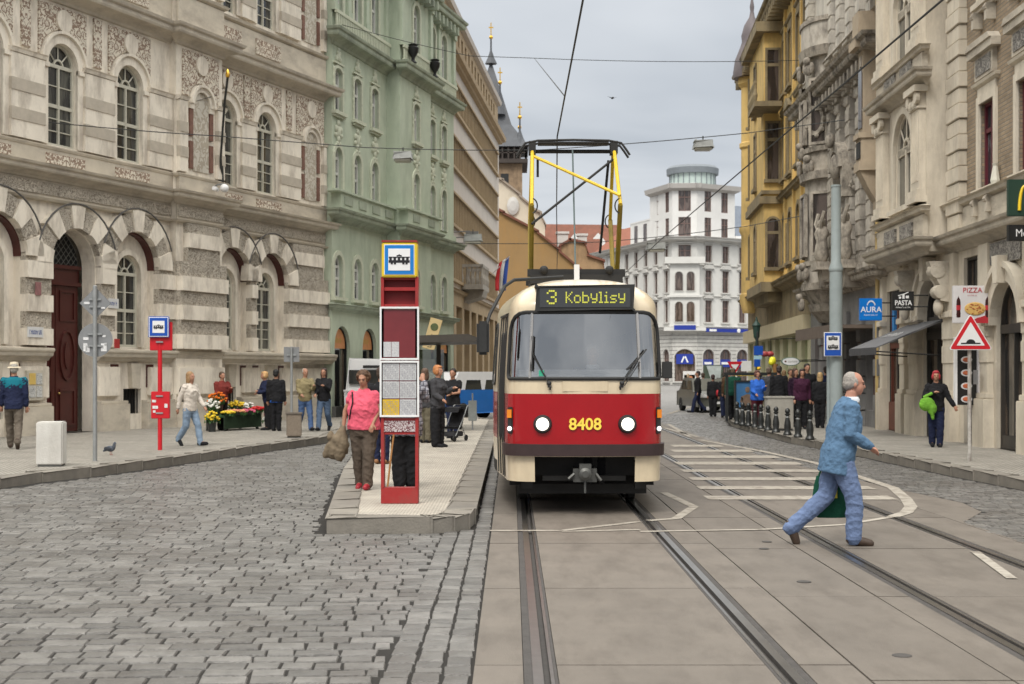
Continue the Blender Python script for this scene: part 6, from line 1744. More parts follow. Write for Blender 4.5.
def remesh(mb, mt, name, parent, vox, smooth_it=2):
    me = mb.mesh('tmp', mt, recalc=True); o = bpy.data.objects.new('tmp', me)
    m = o.modifiers.new('r', 'REMESH'); m.mode = 'VOXEL'; m.voxel_size = vox; m.use_smooth_shade = True
    if smooth_it: s = o.modifiers.new('s', 'SMOOTH'); s.iterations = smooth_it; s.factor = .5
    me2 = evaluated_mesh(o); bpy.data.meshes.remove(me); me2.materials.clear(); me2.materials.append(mt)
    me2.polygons.foreach_set('use_smooth', [True]*len(me2.polygons))
    if name in ('top', 'trousers', 'jacket_cloth', 'bag_cloth', 'cuff', 'hanging_garment'):
        amp = .0055 if vox < .012 else .007
        from mathutils import noise
        sd_ = Vector((random.random()*50, 0, 0))
        nrm_ = [v.normal.copy() for v in me2.vertices]
        for v, vn in zip(me2.vertices, nrm_):
            c = v.co.copy()
            a = noise.noise(Vector((c.x*7, c.y*7, c.z*11 + c.x*5)) + sd_); b = noise.noise(Vector((c.x*22 + c.z*14, c.y*22, c.z*26 - c.x*14)) + sd_)
            v.co = c + vn*(amp*(1-abs(a)*3.2) + amp*.7*(b))
    return link(name, me2, parent)
def limb(mb, pts, rs, n=10, flat=None):
    """rounded tapering limb through points"""
    P = [Vector(p) for p in pts]; pp = [P[0]]; rr_ = [rs[0]]
    for i in range(len(P)-1):
        for k in (1, 2, 3):
            t = k/3; pp.append(P[i].lerp(P[i+1], t)); rr_.append(rs[i] + (rs[i+1]-rs[i])*t)
    d0 = (P[0]-P[1]).normalized(); d1 = (P[-1]-P[-2]).normalized()
    pp = [P[0]+d0*rs[0]*.7] + pp + [P[-1]+d1*rs[-1]*.7]; rr_ = [rs[0]*.6] + rr_ + [rs[-1]*.6]
    mb.tube(pp, rr_, n)
def trunk(mb, rings, lean_o, lean, n=16):
    """rings of (z, half width, half depth, forward shift); leans about lean_o"""
    out = []
    for (z, rx, ry, f_) in rings:
        c = Vector((0, -f_, z))
        r_ = []
        for k in range(n):
            a = 2*PI*k/n; p = c + Vector((rx*math.cos(a), ry*math.sin(a), 0)); p = lean_p(p, lean_o, lean); r_.append(tuple(p))
        out.append(r_)
    mb.rings(out)
def lean_p(p, zo, ang):
    p = Vector(p); v = p - Vector((0,0,zo)); c, s = math.cos(ang), math.sin(ang)
    return Vector((v.x, v.y*c - v.z*s, v.y*s + v.z*c)) + Vector((0,0,zo))   # forward is -Y
def hand(mb, w_, d, side, s=1.0, curl=.5):
    """palm + five bent fingers; w_ wrist point, d direction of the hand"""
    w_ = Vector(w_); d = Vector(d).normalized(); up = Vector((0,0,1)) if abs(d.z) < .8 else Vector((0,-1,0))
    sd = d.cross(up).normalized(); nrm = sd.cross(d).normalized()
    limb(mb, [w_, w_+d*.05*s, w_+d*.085*s], [.024*s,.030*s,.03*s])
    for i, ln in enumerate((.062,.072,.068,.052)):
        o = w_ + d*.085*s + sd*(-.028+.0185*i)*s*1.05; a = o + d*ln*.45*s; b = a + (d*(1-curl) - nrm*curl)*ln*.5*s
        limb(mb, [o, a, b], [.0095*s,.0088*s,.0075*s], 6)
    o = w_ + d*.03*s + sd*side*.028*s; a = o + (d*.5+sd*side*.6)*.045*s; b = a + (d*.9-nrm*.2)*.032*s
    limb(mb, [o, a, b], [.013*s,.011*s,.009*s], 6)
def person(label, loc, rz, H=1.72, top=None, trousers=None, legs=None, arms=None, lean=0.0, hair='short', haircol=(.05,.03,.02), shoe=None, sex='m', fat=1.0, top_kind='jacket', hem=.47,
           skin=None, vox=.014, extra=None, head_down=0.0, head_turn=0.0, group=None, cat='person', sleeve=1.0, collar=None, seat=False, flare=1.0):
    skin = skin or SKIN; k = H/1.72
    t = thing('person', label, cat, loc, rz, group)
    ZH, ZS, ZN = .89*k, 1.40*k, 1.47*k
    lo = ZH
    LP = lambda p: lean_p(p, lo, lean)
    hx = .085*k; sx = (.185 if sex == 'm' else .16)*k
    legs = legs or [((.0,.47),(.0,.08),(.14,.03)), ((.0,.47),(.0,.08),(.14,.03))]
    arms = arms or [((.03,-.01,-.28),(.05,.04,-.53)), ((.03,-.01,-.28),(.05,.04,-.53))]
    mb = MB()
    # body
    trunk(mb, [(ZH-.09*k,.13*k*fat,.10*k*fat,0),(ZH,.155*k*fat,.115*k*fat,0),(1.02*k,.135*k*fat,.10*k*fat,.01),(1.15*k,.145*k*fat,.11*k*fat,.02),(1.28*k,.16*k,.11*k,.02),(1.37*k,.14*k,.085*k,.0),(1.43*k,.07*k,.06*k,0)], lo, lean)
    nk = LP((0,-.01,1.40*k)); hd = LP((0,-.02,1.585*k)); hd = hd + Vector((0,-math.sin(head_down)*.05,-.01*math.sin(head_down)))
    limb(mb, [nk, nk.lerp(hd,.6)], [.06*k,.055*k])
    LG = []
    for s_, lg in zip((1,-1), legs):
        hp = Vector((s_*hx, 0, ZH-.02)); pts = [hp] + [Vector((s_*hx*(.9 if i else 1.0), -f_*k, z*k)) for i, (f_, z) in enumerate(lg)]
        LG.append(pts)
        limb(mb, pts[:3], [.085*k,.055*k,.038*k])
        limb(mb, [pts[2], pts[2].lerp(pts[3],.6), pts[3]], [.035*k,.033*k,.028*k])
    AR = []
    for s_, ar in zip((1,-1), arms):
        sh = LP((s_*sx, 0, ZS-.03)); e, h_ = ar
        el = sh + Vector((s_*e[0], -e[1], e[2]))*k; hn = sh + Vector((s_*h_[0], -h_[1], h_[2]))*k
        AR.append((sh, el, hn))
        limb(mb, [sh, el, hn], [.05*k,.038*k,.024*k]); hand(mb, hn, (hn-el)*.8 + Vector((0,-.02,-.05)), -s_, k*1.0, .45)
    # head with face
    hm = Matrix.Translation(hd) @ Matrix.Rotation(head_turn, 4, 'Z') @ Matrix.Rotation(head_down, 4, 'X')
    hb = MB(); hb.T = hm
    def HB(c, *r): hb.ball(tuple(x*k for x in c), *[x*k for x in r], 14, 10)
    HB((0,.012,.035), .076,.094,.088); HB((0,-.022,-.02), .062,.072,.082); HB((0,-.05,-.075), .034,.034,.026)
    HB((0,-.098,-.012), .012,.018,.02); HB((0,-.09,.012), .009,.012,.03); HB((.075,.005,-.005), .01,.018,.028); HB((-.075,.005,-.005), .01,.018,.028)
    HB((0,-.083,-.048), .024,.012,.007); HB((0,-.083,-.058), .020,.012,.007); HB((0,-.078,.034), .05,.014,.012)
    mb.add(hb.v, hb.f)
    body = remesh(mb, skin, 'body', t, vox, 1)
    q = MB(); q.T = hm
    for s_ in (-1,1): q.ball((s_*.029*k,-.086*k,.012*k), .011*k,.006*k,.006*k, 8, 6)
    q.build('eyes', mat('eye dark', (.03,.02,.02), .3), t, smooth=True)
    # trousers
    if trousers:
        mb = MB(); trunk(mb, [(ZH-.13*k,.15*k*fat,.115*k*fat,0),(ZH-.03*k,.17*k*fat,.13*k*fat,0),(ZH+.08*k,.155*k*fat,.115*k*fat,.005)], lo, lean*.5)
        for pts in LG:
            an = pts[2] + (pts[2]-pts[1]).normalized()*.02
            limb(mb, [pts[0], pts[1], an], [.105*k*fat,.078*k*flare,.066*k*flare], 12)
        remesh(mb, trousers, 'trousers', t, vox*.9, 2)
    # shoes
    mb = MB()
    for pts in LG:
        d = (pts[3]-pts[2]); d.normalize(); hl = pts[2] - d*.04 + Vector((0,0,-.035 if abs(d.z) < .5 else 0)); toe = pts[3] + d*.035
        limb(mb, [hl, hl.lerp(toe,.5), toe], [.05*k,.05*k,.04*k], 10)
    remesh(mb, shoe or BLK, 'shoes', t, .012, 1)
    # top garment
    if top:
        mb = MB(); zb = hem*H; rs = []
        fl = 1.12 if top_kind == 'jacket' else 1.04
        rs = [(zb,.165*k*fat*fl,.125*k*fat*fl,0),(ZH+.02,.172*k*fat*fl,.13*k*fat*fl,.0),(1.02*k,.155*k*fat*fl,.118*k*fat*fl,.01),(1.15*k,.168*k*fat*fl,.125*k*fat*fl,.02),(1.28*k,.18*k*fl,.128*k*fl,.02),(1.37*k,.16*k*fl,.10*k,.0),(1.425*k,.085*k,.075*k,0),(1.45*k,.07*k,.068*k,0)]
        trunk(mb, rs, lo, lean)
        if sex == 'f':
            for s_ in (-1,1): c = LP((s_*.07*k,-.12*k,1.24*k)); mb.ball(tuple(c), .068*k,.05*k,.065*k)
        for (sh, el, hn) in AR:
            if sleeve >= 1: limb(mb, [sh, el, el.lerp(hn,.93)], [.07*k*fl,.056*k*fl,.044*k*fl])
            else: limb(mb, [sh, sh.lerp(el, .3+sleeve*.4)], [.072*k,.068*k])
        remesh(mb, top, 'top', t, vox*.9, 2)
    if vox < .0095:
        q = MB(); q.T = hm
        for s_ in (-1, 1): q.tube([(s_*.015*k,-.088*k,.030*k),(s_*.03*k,-.09*k,.034*k),(s_*.045*k,-.078*k,.028*k)], .004*k, 5)
        q.build('eyebrows', mat('brow grey brown', (.12,.08,.06), .8), t, smooth=True)
        q = MB(); q.T = hm; q.ball((0,-.088*k,-.053*k), .02*k,.006*k,.006*k, 10, 6); q.build('lips', mat('lips', (.30,.11,.09), .5), t, smooth=True)
    # hair
    hc = mat('hair %d %d %d' % tuple(int(x*255) for x in haircol), haircol, .6, .35, 30, bump=.6, bscale=60)
    if hair:
        mb = MB(); mb.T = hm
        def B(c, *r): mb.ball(tuple(x*k for x in c), *[x*k for x in r], 14, 10)
        if hair == 'bald_fringe':
            B((0,.036,.043), .0775,.078,.083); B((0,.052,.0), .074,.062,.062); B((.068,.012,.02), .011,.04,.05); B((-.068,.012,.02), .011,.04,.05)
        else:
            B((0,.026,.052), .085,.098,.088); B((0,.055,.0), .078,.07,.08)
            if hair == 'long': B((0,.06,-.08), .08,.05,.12); B((.065,.01,-.05), .028,.05,.1); B((-.065,.01,-.05), .028,.05,.1)
            if hair == 'bob': B((.07,.005,-.01), .03,.06,.07); B((-.07,.005,-.01), .03,.06,.07); B((0,-.045,.09), .06,.04,.03)
            if hair == 'bun': B((0,.09,.1), .045,.045,.045)
            if hair == 'curly':
                rnd = random.Random(3)
                for _ in range(130):
                    a = rnd.uniform(-.75,PI+.75); b = rnd.uniform(-.7,1.4); B((.092*math.cos(a)*math.cos(b), .012+.088*math.sin(a)*math.cos(b), .035+.092*math.sin(b)), .02,.02,.02)
            if hair == 'hat': pass
        remesh(mb, hc, 'hair', t, .009, 1)
    if extra: extra(t, k, LP, hm, AR)
    t['_arms'] = [list(AR[0][2]), list(AR[1][2])]
    return t
def bucket_hat(col_):
    def f_(t, k, LP, hm, AR):
        q = MB(); q.T = hm; q.lathe([(.14,.03),(.13,.05),(.09,.06),(.088,.12),(.075,.15),(.0,.16)], 20, (0,.01,0)); q.build('hat', col_, t, smooth=True)
    return f_
WALK = [((.16,.48),(.24,.09),(.40,.07)), ((-.05,.46),(-.28,.16),(-.20,.05))]
WALK2 = [((-.05,.46),(-.28,.16),(-.20,.05)), ((.16,.48),(.24,.09),(.40,.07))]
SWING = [((.03,.10,-.26),(.04,.25,-.46)), ((.03,-.12,-.25),(.05,-.17,-.5))]
def at(px, py, h=.125):
    x, y = gp(px, py, h); return (x, y, h)
# --- the old man crossing
x_, y_ = gp(838, 546); x_ = (838-CX)/FPX*14.06
oldlegs = [((-.10,.47),(-.44,.165),(-.40,.045)), ((.14,.45),(.135,.085),(.27,.035))]
oldarms = [((.04,-.10,-.26),(.0,-.12,-.50)), ((.04,-.03,-.27),(-.02,.17,-.385))]
WSH = cloth('white shirt', (.6,.62,.65))
def old_x(t, k, LP, hm, AR):
    q = MB(); c = LP((0,-.03,1.42*k)); q.T = Matrix.Translation(c); q.lathe([(.078,-.01),(.082,.02),(.066,.045)], 16, (0,0,0)); q.build('shirt_collar', WSH, t, smooth=True)
    q = MB(); 
    limb(q, [AR[1][1].lerp(AR[1][2],.78), AR[1][2]+(AR[1][2]-AR[1][1])*.04], [.05,.048], 10); remesh(q, DENIM, 'cuff', t, .01, 1)
    q = MB(); limb(q, [LP((.08,-.06,.98)), LP((.10,-.12,.62))], [.07,.05], 8); remesh(q, DKNAVY, 'hanging_garment', t, .012, 1)
om = person('elderly balding man in a denim shirt and blue jeans striding across the tram tracks', (x_, 14.06, 0), R(90), 1.74, top=DENIM, trousers=JEANS, legs=oldlegs, arms=oldarms, lean=R(11), hair='bald_fringe', haircol=(.27,.245,.22), shoe=SHOE, fat=1.14, hem=.405, skin=SKIN2, vox=.0085, extra=old_x, head_down=R(6), flare=1.14)
h0 = Matrix.Translation(om.location) @ Matrix.Rotation(R(90),4,'Z') @ Vector(om['_arms'][0])
bag = thing('carrier_bag', "dark green carrier bag hanging from the elderly man's far hand", 'bag', tuple(h0), R(90))
q = MB()
for s_ in (-.02,.02): q.tube([(s_,-.1,-.2),(s_,-.04,-.06),(s_,.02,-.03),(s_,.07,-.06),(s_,.12,-.2)], .006, 5)
q.build('bag_handle', cloth('bag green', (.008,.06,.035), .3, .8, 10), bag)
q = MB(); q.rings([[(.05*math.cos(a)*w_, .19*math.sin(a)*w_*(1+.05*math.sin(3*a)), z) for a in [2*PI*i/18 for i in range(18)]] for (z, w_) in ((-.62,.75),(-.58,1.0),(-.45,1.05),(-.3,.95),(-.2,.8))]); q.build('bag_body', MATS['bag green'], bag, smooth=True)
q = MB(); q.box(-.065,-.058,-.05,.02,-.42,-.3); q.build('yellow_print', mat('bag yellow', (.6,.5,.05), .6), bag)
for o in COL.objects:
    pass
# --- woman in pink
SHP = mat('red shoe', (.3,.02,.03), .5, .1)
def pink_x(t, k, LP, hm, AR):
    q = MB(); q.tube([LP((-.15,-.05,1.40*k)), LP((-.12,-.16,1.25*k)), LP((-.16,-.14,1.08*k)), LP((-.19,-.05,.95*k))], .01, 5); q.build('bag_strap', BLK, t)
pk = person('stout woman in a coral pink blouse and brown trousers walking beside the red stop pillar', at(364, 489, .14), R(-6), 1.60, top=PINK, trousers=BROWN_T, sex='f', fat=1.28, legs=[((.10,.47),(.12,.08),(.25,.05)), ((-.02,.46),(-.10,.09),(.03,.035))],
       arms=[((.05,.05,-.26),(.0,.14,-.42)), ((.12,-.02,-.25),(.14,.02,-.50))], hair='curly', haircol=(.075,.035,.015), sleeve=.25, hem=.50, shoe=SHP, vox=.009, extra=pink_x, head_down=R(16), head_turn=R(-8), flare=1.12)
h1 = Matrix.Translation(pk.location) @ Matrix.Rotation(R(-6),4,'Z') @ Vector(pk['_arms'][1])
cj = thing('carried_jacket', 'crumpled khaki jacket hanging from the right hand of the woman in pink', 'jacket', tuple(h1))
q = MB(); rnd = random.Random(5)
limb(q, [(0,0,.02),(-.06,0,-.16),(-.14,.02,-.34)], [.035,.10,.085]); limb(q, [(0,0,0),(.0,-.02,-.2),(-.05,-.02,-.38)], [.04,.09,.07]); limb(q, [(-.02,0,-.1),(-.18,0,-.24),(-.24,.0,-.36)], [.05,.06,.04])
for _ in range(14): q.ball((rnd.uniform(-.18,.03), rnd.uniform(-.05,.05), rnd.uniform(-.36,-.08)), .045,.045,.07)
remesh(q, cloth('khaki cloth', (.16,.125,.085), .25, 1.0, 10), 'jacket_cloth', cj, .012, 2)
# --- person behind the pillar with a stick
PLAID = brick_mat('grey plaid', (.22,.22,.25), (.3,.3,.34), (.08,.08,.1), bw=.06, bh=.06, ms=.008, bump=.0)
x0_, y0_ = gp(402, 491, .14)
pc = person('heavy person in grey plaid shirt and black trousers standing behind the red stop pillar', (x0_, y0_+.55, .14), R(180), 1.68, top=PLAID, trousers=BLK, fat=1.3, arms=[((-.02,.10,-.26),(-.16,.24,-.40)), ((.10,.12,-.14),(.06,.2,.10))], hem=.42, hair='short', haircol=(.12,.1,.08), flare=1.35,
        legs=[((.0,.47),(-.05,.08),(.10,.03)), ((.03,.47),(.06,.08),(.20,.03))])
# stick in the hand
st = thing('walking_stick', 'brown wooden walking stick seen through the open frame of the stop pillar', 'walking stick', (gp(394,488,.14)[0], y0_-.05+.3, .14))
q = MB(); q.tube([(-.07,0,0),(-.02,.0,.45),(.03,.02,.85)], .013, 7); q.tube([(.03,.02,.85),(.03,.0,.9),(-.0,-.03,.93),(-.05,-.05,.92)], .014, 7); q.build('stick', mat('stick wood', (.35,.17,.06), .5, .2, 8), st, smooth=True)
# hand and forearm holding it belong to a second onlooker half hidden by the pillar
GREYS = cloth('charcoal shirt', (.05,.05,.055)); KH = cloth('khaki trousers', (.13,.115,.08))
def bagx(colr, side=-1):
    def f_(t, k, LP, hm, AR):
        q = MB(); q.ball(tuple(LP((side*.2*k,.08,.95*k))), .07,.13,.14); remesh(q, colr, 'shoulder_bag', t, .014, 1)
    return f_
def packx(colr):
    def f_(t, k, LP, hm, AR):
        q = MB(); q.ball(tuple(LP((0,.19*k,1.2*k))), .14*k,.085*k,.2*k); remesh(q, colr, 'backpack', t, .014, 1)
    return f_
HOLD = [((.02,.12,-.24),(-.06,.32,-.14)), ((.02,.05,-.27),(.0,.22,-.36))]
CROSS = [((.03,.10,-.25),(-.14,.24,-.28)), ((.03,.10,-.25),(-.14,.24,-.22))]
person('woman in khaki trousers standing behind the plaid-shirted person at the stop', at(425, 443, .14), R(150), 1.66, top=GREYS, trousers=KH, sex='f', hair='long', haircol=(.1,.06,.04))
person('ginger-haired woman in charcoal shirt and wide black trousers under the tram shelter', at(437.5, 447, .14), R(60), 1.72, top=GREYS, trousers=BLK, sex='f', hair='bob', haircol=(.42,.17,.06), arms=HOLD, extra=packx(BLK), flare=1.4, vox=.012)
person('dark-haired woman with a bun and black top standing at the pushchair', at(453, 438, .14), R(-15), 1.66, top=BLK, trousers=DKNAVY, sex='f', hair='bun', haircol=(.02,.013,.01), arms=CROSS, sleeve=.5, vox=.012)
person('person in dark jeans and tan boots half hidden left of the red stop pillar', at(381, 464, .14), R(170), 1.66, top=BLK, trousers=DKNAVY, shoe=mat('tan boot', (.25,.12,.05), .7), hair='short')
# --- left pavement
TEAL = cloth('teal fleece', (.01,.14,.19)); 
def fleece_x(t, k, LP, hm, AR):
    bucket_hat(cloth('cream cotton', (.6,.53,.4)))(t, k, LP, hm, AR)
    q = MB(); trunk(q, [(1.20*k,.192*k,.14*k,.02),(1.28*k,.205*k,.148*k,.02),(1.37*k,.185*k,.115*k,0),(1.43*k,.10*k,.09*k,0)], .89*k, R(3))
    for (sh, el, hn) in AR: limb(q, [sh, sh.lerp(el,.35)], [.083*k,.075*k])
    remesh(q, TEAL, 'yoke', t, .012, 1)
person('man in cream bucket hat and teal and navy fleece walking away at the left edge', at(14, 449), R(197), 1.78, top=DKNAVY, trousers=cloth('grey khaki trousers', (.12,.10,.08), .2), legs=WALK, arms=[((.03,0,-.27),(.05,.06,-.5)), ((.03,-.03,-.27),(.05,.0,-.52))], hair='short', haircol=(.3,.28,.25), shoe=SHOE, extra=fleece_x, hem=.46, vox=.011, lean=R(3))
CREAMH = cloth('cream hoodie', (.55,.50,.44)); LJ = cloth('pale jeans', (.2,.27,.36), .25)
person('woman in a cream hooded top and pale jeans with black backpack on the left pavement', at(190, 446), R(62), 1.60, top=CREAMH, trousers=LJ, sex='f', legs=WALK, arms=SWING, hair='long', haircol=(.28,.17,.08), extra=packx(BLK), vox=.011)
person('blond person in dark blouse leaning over the flower stall', at(268, 430), R(-60), 1.62, top=DKNAVY, trousers=BLK, sex='f', hair='bob', haircol=(.5,.3,.13), lean=R(8), arms=CROSS)
def bluehem(t, k, LP, hm, AR):
    q = MB(); trunk(q, [(.80*k,.195*k,.15*k,0),(.87*k,.195*k,.15*k,0)], .89*k, 0); q.build('blue_hem', mat('bright blue hem', (.01,.10,.45), .8), t, smooth=True)
person('person in black jacket with a bright blue hem seen from behind at the flowers', at(276, 431), R(175), 1.66, top=BLK, trousers=BLK, hair='short', haircol=(.01,.01,.01), extra=bluehem, fat=1.1)
person('balding man in an olive jacket and blue jeans walking past the flower stall', at(305, 431), R(30), 1.70, top=cloth('olive jacket', (.24,.2,.11)), trousers=cloth('mid blue jeans', (.07,.12,.24)), legs=WALK, hair='bald_fringe', haircol=(.4,.37,.33), arms=HOLD)
person('woman in a black jacket and blue jeans beside the green house corner', at(324, 431), R(-10), 1.70, top=BLK, trousers=cloth('blue grey jeans', (.08,.12,.19)), sex='f', legs=WALK2, hair='long', haircol=(.04,.02,.015), arms=HOLD)
person('flower seller in a brown red jacket at the left end of the stall', at(222, 430), R(40), 1.6, top=cloth('brown red jacket', (.16,.03,.025)), trousers=BLK, hair='short', haircol=(.08,.05,.03), arms=HOLD)
# --- right pavement
GB = cloth('lime green bag', (.15,.36,.04), .2, .9, 10)
def redx(t, k, LP, hm, AR):
    pass
wr = person('red-haired woman in black walking out from under the awning', at(936, 447), R(-12), 1.62, top=BLK, trousers=DKNAVY, sex='f', hair='bob', haircol=(.33,.02,.03), arms=[((.10,.05,-.24),(.22,.12,-.44)), ((.10,.04,-.24),(-.10,.2,-.14))], legs=[((.06,.47),(.05,.08),(.19,.03)), ((.0,.47),(-.08,.10),(.05,.04))], vox=.011, flare=1.1)
hq = Matrix.Translation(wr.location) @ Matrix.Rotation(R(-12),4,'Z') @ Vector(wr['_arms'][1])
b_ = thing('shoulder_bag', 'lime green cloth bag carried on the arm of the red-haired woman', 'bag', tuple(hq))
q = MB(); q.ball((-.14,.02,-.25),.17,.08,.15); q.ball((-.04,.0,-.34),.1,.06,.13); limb(q, [(-.2,.02,-.1),(-.05,.0,-.02)], [.03,.03]); limb(q, [(-.05,0,-.4),(-.02,0,-.55)], [.05,.03]); remesh(q, GB, 'bag_cloth', b_, .013, 1)
PURP = cloth('plum jacket', (.045,.012,.03))
PP = [('woman in an open plum jacket and grey top facing us behind the bollards', 802, 429, R(0), 1.68, PURP, BLK, 'f', 'bob', (.03,.015,.015), None),
 ('tall man in black standing behind the woman in plum', 807, 426, R(10), 1.84, BLK, BLK, 'm', 'short', (.02,.015,.01), None),
 ('person in a dark purple coat at the left of the plum-jacketed woman', 795, 427, R(30), 1.70, cloth('dark purple coat', (.02,.008,.02)), BLK, 'f', 'long', (.06,.03,.02), None),
 ('blond woman in black with her back turned beside the lamp post', 820, 428, R(160), 1.58, BLK, BLK, 'f', 'long', (.42,.28,.13), None),
 ('man in a dark blue suit walking away close to the tall lamp post', 826, 424, R(185), 1.76, DKNAVY, DKNAVY, 'm', 'short', (.02,.015,.01), None),
 ('man in a black suit seen from behind above the grey street cabinet', 779, 424, R(180), 1.78, BLK, BLK, 'm', 'short', (.03,.02,.02), None),
 ('woman in a bright blue sweater and burgundy trousers by the advertising panel', 757, 427, R(20), 1.64, cloth('bright blue sweater', (.03,.12,.48)), cloth('burgundy trousers', (.07,.012,.02)), 'f', 'bob', (.1,.04,.03), HOLD),
 ('person in a dark green coat at the left of the shelter poster', 733, 420, R(170), 1.72, cloth('dark green coat', (.01,.06,.04)), BLK, 'm', 'short', (.1,.07,.04), None),
 ('woman with long black hair and black top crossing behind the shelter', 724.5, 417.5, R(180), 1.64, BLK, DKNAVY, 'f', 'long', (.01,.01,.01), None),
 ('person in black with a red shoulder bag beside the parked car', 713, 416.5, R(165), 1.62, BLK, BLK, 'f', 'short', (.04,.02,.02), None),
 ('man in black striding left over the far crossing', 698, 413, R(-90), 1.76, BLK, DKNAVY, 'm', 'short', (.03,.02,.02), None),
 ('person in a red top standing right of the striding man', 703, 411, R(150), 1.68, cloth('far red top', (.35,.03,.03)), DKNAVY, 'f', 'short', (.05,.03,.02), None),
 ('person in a grey coat between the advertising panel and the suited man', 769, 423, R(150), 1.74, GREYS, BLK, 'm', 'short', (.1,.07,.05), None),
 ('person in a tan jacket farther along the right pavement', 790, 417, R(20), 1.7, cloth('tan jacket', (.2,.14,.08)), BLK, 'm', 'short', (.08,.05,.03), None),
 ('woman in a pale blue coat farther behind the suited man', 784, 415, R(170), 1.66, cloth('pale blue coat', (.2,.27,.36)), BLK, 'f', 'long', (.2,.12,.06), None),
 ('person in a brown coat left of the poster, beyond the kerb', 729, 416, R(160), 1.7, cloth('brown coat', (.08,.045,.025)), BLK, 'm', 'short', (.04,.03,.02), None),
 ('small distant figure in a white top with red bag on the far road', 688, 405.5, R(180), 1.62, WSH, cloth('far jeans', (.05,.1,.2)), 'f', 'short', (.4,.3,.2), None)]
for (lab, px, py, rz, H_p, tp, tr, sx_, hr, hc_, ar) in PP:
    pave = px > 728
    p = person(lab, at(px, py, .125 if pave else .0), rz, H_p, top=tp, trousers=tr, sex=sx_, hair=hr, haircol=hc_, arms=ar, vox=.02, legs=WALK if px in (698, 826) else None, fat=1.12 if px == 757 else 1.0,
        extra=(bagx(mat('red bag', (.4,.02,.03), .7), -1) if px in (713, 688) else None))
# --- driver behind the windscreen
dp = person('tram driver with light collar seated behind the windscreen', (TX+.14, TY+.95, .98-.45), 0, 1.76, top=DKNAVY, trousers=BLK, legs=[((.42,.52),(.45,.12),(.6,.1)), ((.42,.52),(.45,.12),(.6,.1))], arms=[((.04,.14,-.22),(-.02,.36,-.30)), ((.04,.14,-.22),(-.02,.36,-.30))], hair='short', haircol=(.35,.3,.25), vox=.012,
    extra=lambda t, k, LP, hm, AR: (lambda q: (q.lathe([(.085,0),(.09,.03),(.07,.05)], 14, tuple(LP((0,-.02,1.42*k)))), q.build('shirt_collar', WSH, t, smooth=True)))(MB()))
dp.location.z = .30
for o in list(COL.objects):
    if '_arms' in o: del o['_arms']
# ================================================================== STREET FURNITURE
M_galv = mat('galvanised steel', (.30,.31,.31), .5, .15, 6, metal=.5, bump=.1)
M_signback = mat('sign back grey', (.22,.225,.23), .5, .12, 6, metal=.3)
M_sblue = mat('sign blue enamel', (.01,.07,.36), .35)
M_sred = mat('sign red enamel', (.5,.012,.02), .35, .1, 5)
M_swhite = mat('sign white enamel', (.68,.68,.68), .4)
M_iron = mat('bollard iron', (.02,.022,.022), .4, .2, 8, spec=.5)
M_stick = mat('sticker white', (.6,.6,.6), .6, .3, 30)
def post(t, r_, h_, m_=None, name='post'): q = MB(); q.lathe([(r_,0),(r_,h_),(r_*.6,h_+.01)], 12); return q.build(name, m_ or M_galv, t, smooth=30)
# back-to-back sign on the left pavement
P_ = at(95, 461); s = P_[1]/FPX
t = thing('road_sign_post', 'grey post carrying a diamond and a round sign seen from their backs', 'sign', P_, R(4))
h_ = (461-286)*s; post(t, .04, h_)
def bz(py): return (461-py)*s
q = MB(); c = bz(303); a_ = 15.5*s
q.prism([(0,c-a_),(a_,c),(0,c+a_),(-a_,c)], .03, .045); o = q.build('diamond_sign', M_signback, t, bevel=.004)
q = MB(); q.box(-.1,.1,-.0,.03,c-.08,c-.05); q.box(-.1,.1,-.0,.03,c+.05,c+.08); q.build('clamp', M_galv, o)
q = MB(); q.box(-.2,-.1,.02,.03,c-.02,c+.02); q.box(.1,.17,.02,.03,c-.1,c-.07); q.build('sticker', M_stick, o)
q = MB(); c = bz(340); q.lathe([(.302,.03),(.302,.045)], 36, (0,0,c), axis='y'); o = q.build('round_sign', M_signback, t)
q = MB(); q.box(-.13,.13,0,.03,c-.12,c-.09); q.box(-.13,.13,0,.03,c+.09,c+.12); q.build('clamp', M_galv, o)
for (x0,x1,z0,z1) in ((-.21,-.12,.0,.05),(-.21,-.14,-.2,-.06),(-.17,-.1,-.22,-.1),(.12,.18,.05,.09),(.1,.2,-.2,-.06),(.16,.2,-.1,-.05)):
    q = MB(); q.box(x0,x1,.022,.03,c+z0,c+z1); q.build('sticker', M_stick, o)
# red stop post
P_ = at(160, 450); s = P_[1]/FPX
def bz(py): return (450-py)*s
t = thing('bus_stop_post', 'bright red stop post with a blue tram stop sign and red timetable boxes', 'stop post', P_, R(3))
post(t, .045, bz(330), M_sred)
def pictogram(par, w_, y, z, mt, front=True):
    """little tram symbol"""
    q = MB(); h2 = w_*.3
    q.box(-w_/2,w_/2,y-.004,y,z-h2*.5,z-h2*.1); 
    for k in range(5): q.box(-w_/2+w_*(k/5)+w_*.03,-w_/2+w_*((k+.6)/5)+w_*.03,y-.0045,y,z-h2*.1,z+h2*.3)
    q.box(-w_/2,w_/2,y-.004,y,z+h2*.3,z+h2*.45); q.box(-w_*.12,w_*.12,y-.004,y,z+h2*.55,z+h2*.7); q.tube([(-w_*.1,y-.002,z+h2*.5),(0,y-.002,z+h2*.8),(w_*.1,y-.002,z+h2*.5)],w_*.02,4)
    for x in (-.35,-.2,.2,.35): q.box(w_*(x-.05),w_*(x+.05),y-.0045,y,z-h2*.75,z-h2*.45)
    return q.build('tram_pictogram', mt, par)
M_pict = mat('pictogram black', (.01,.01,.012), .5)
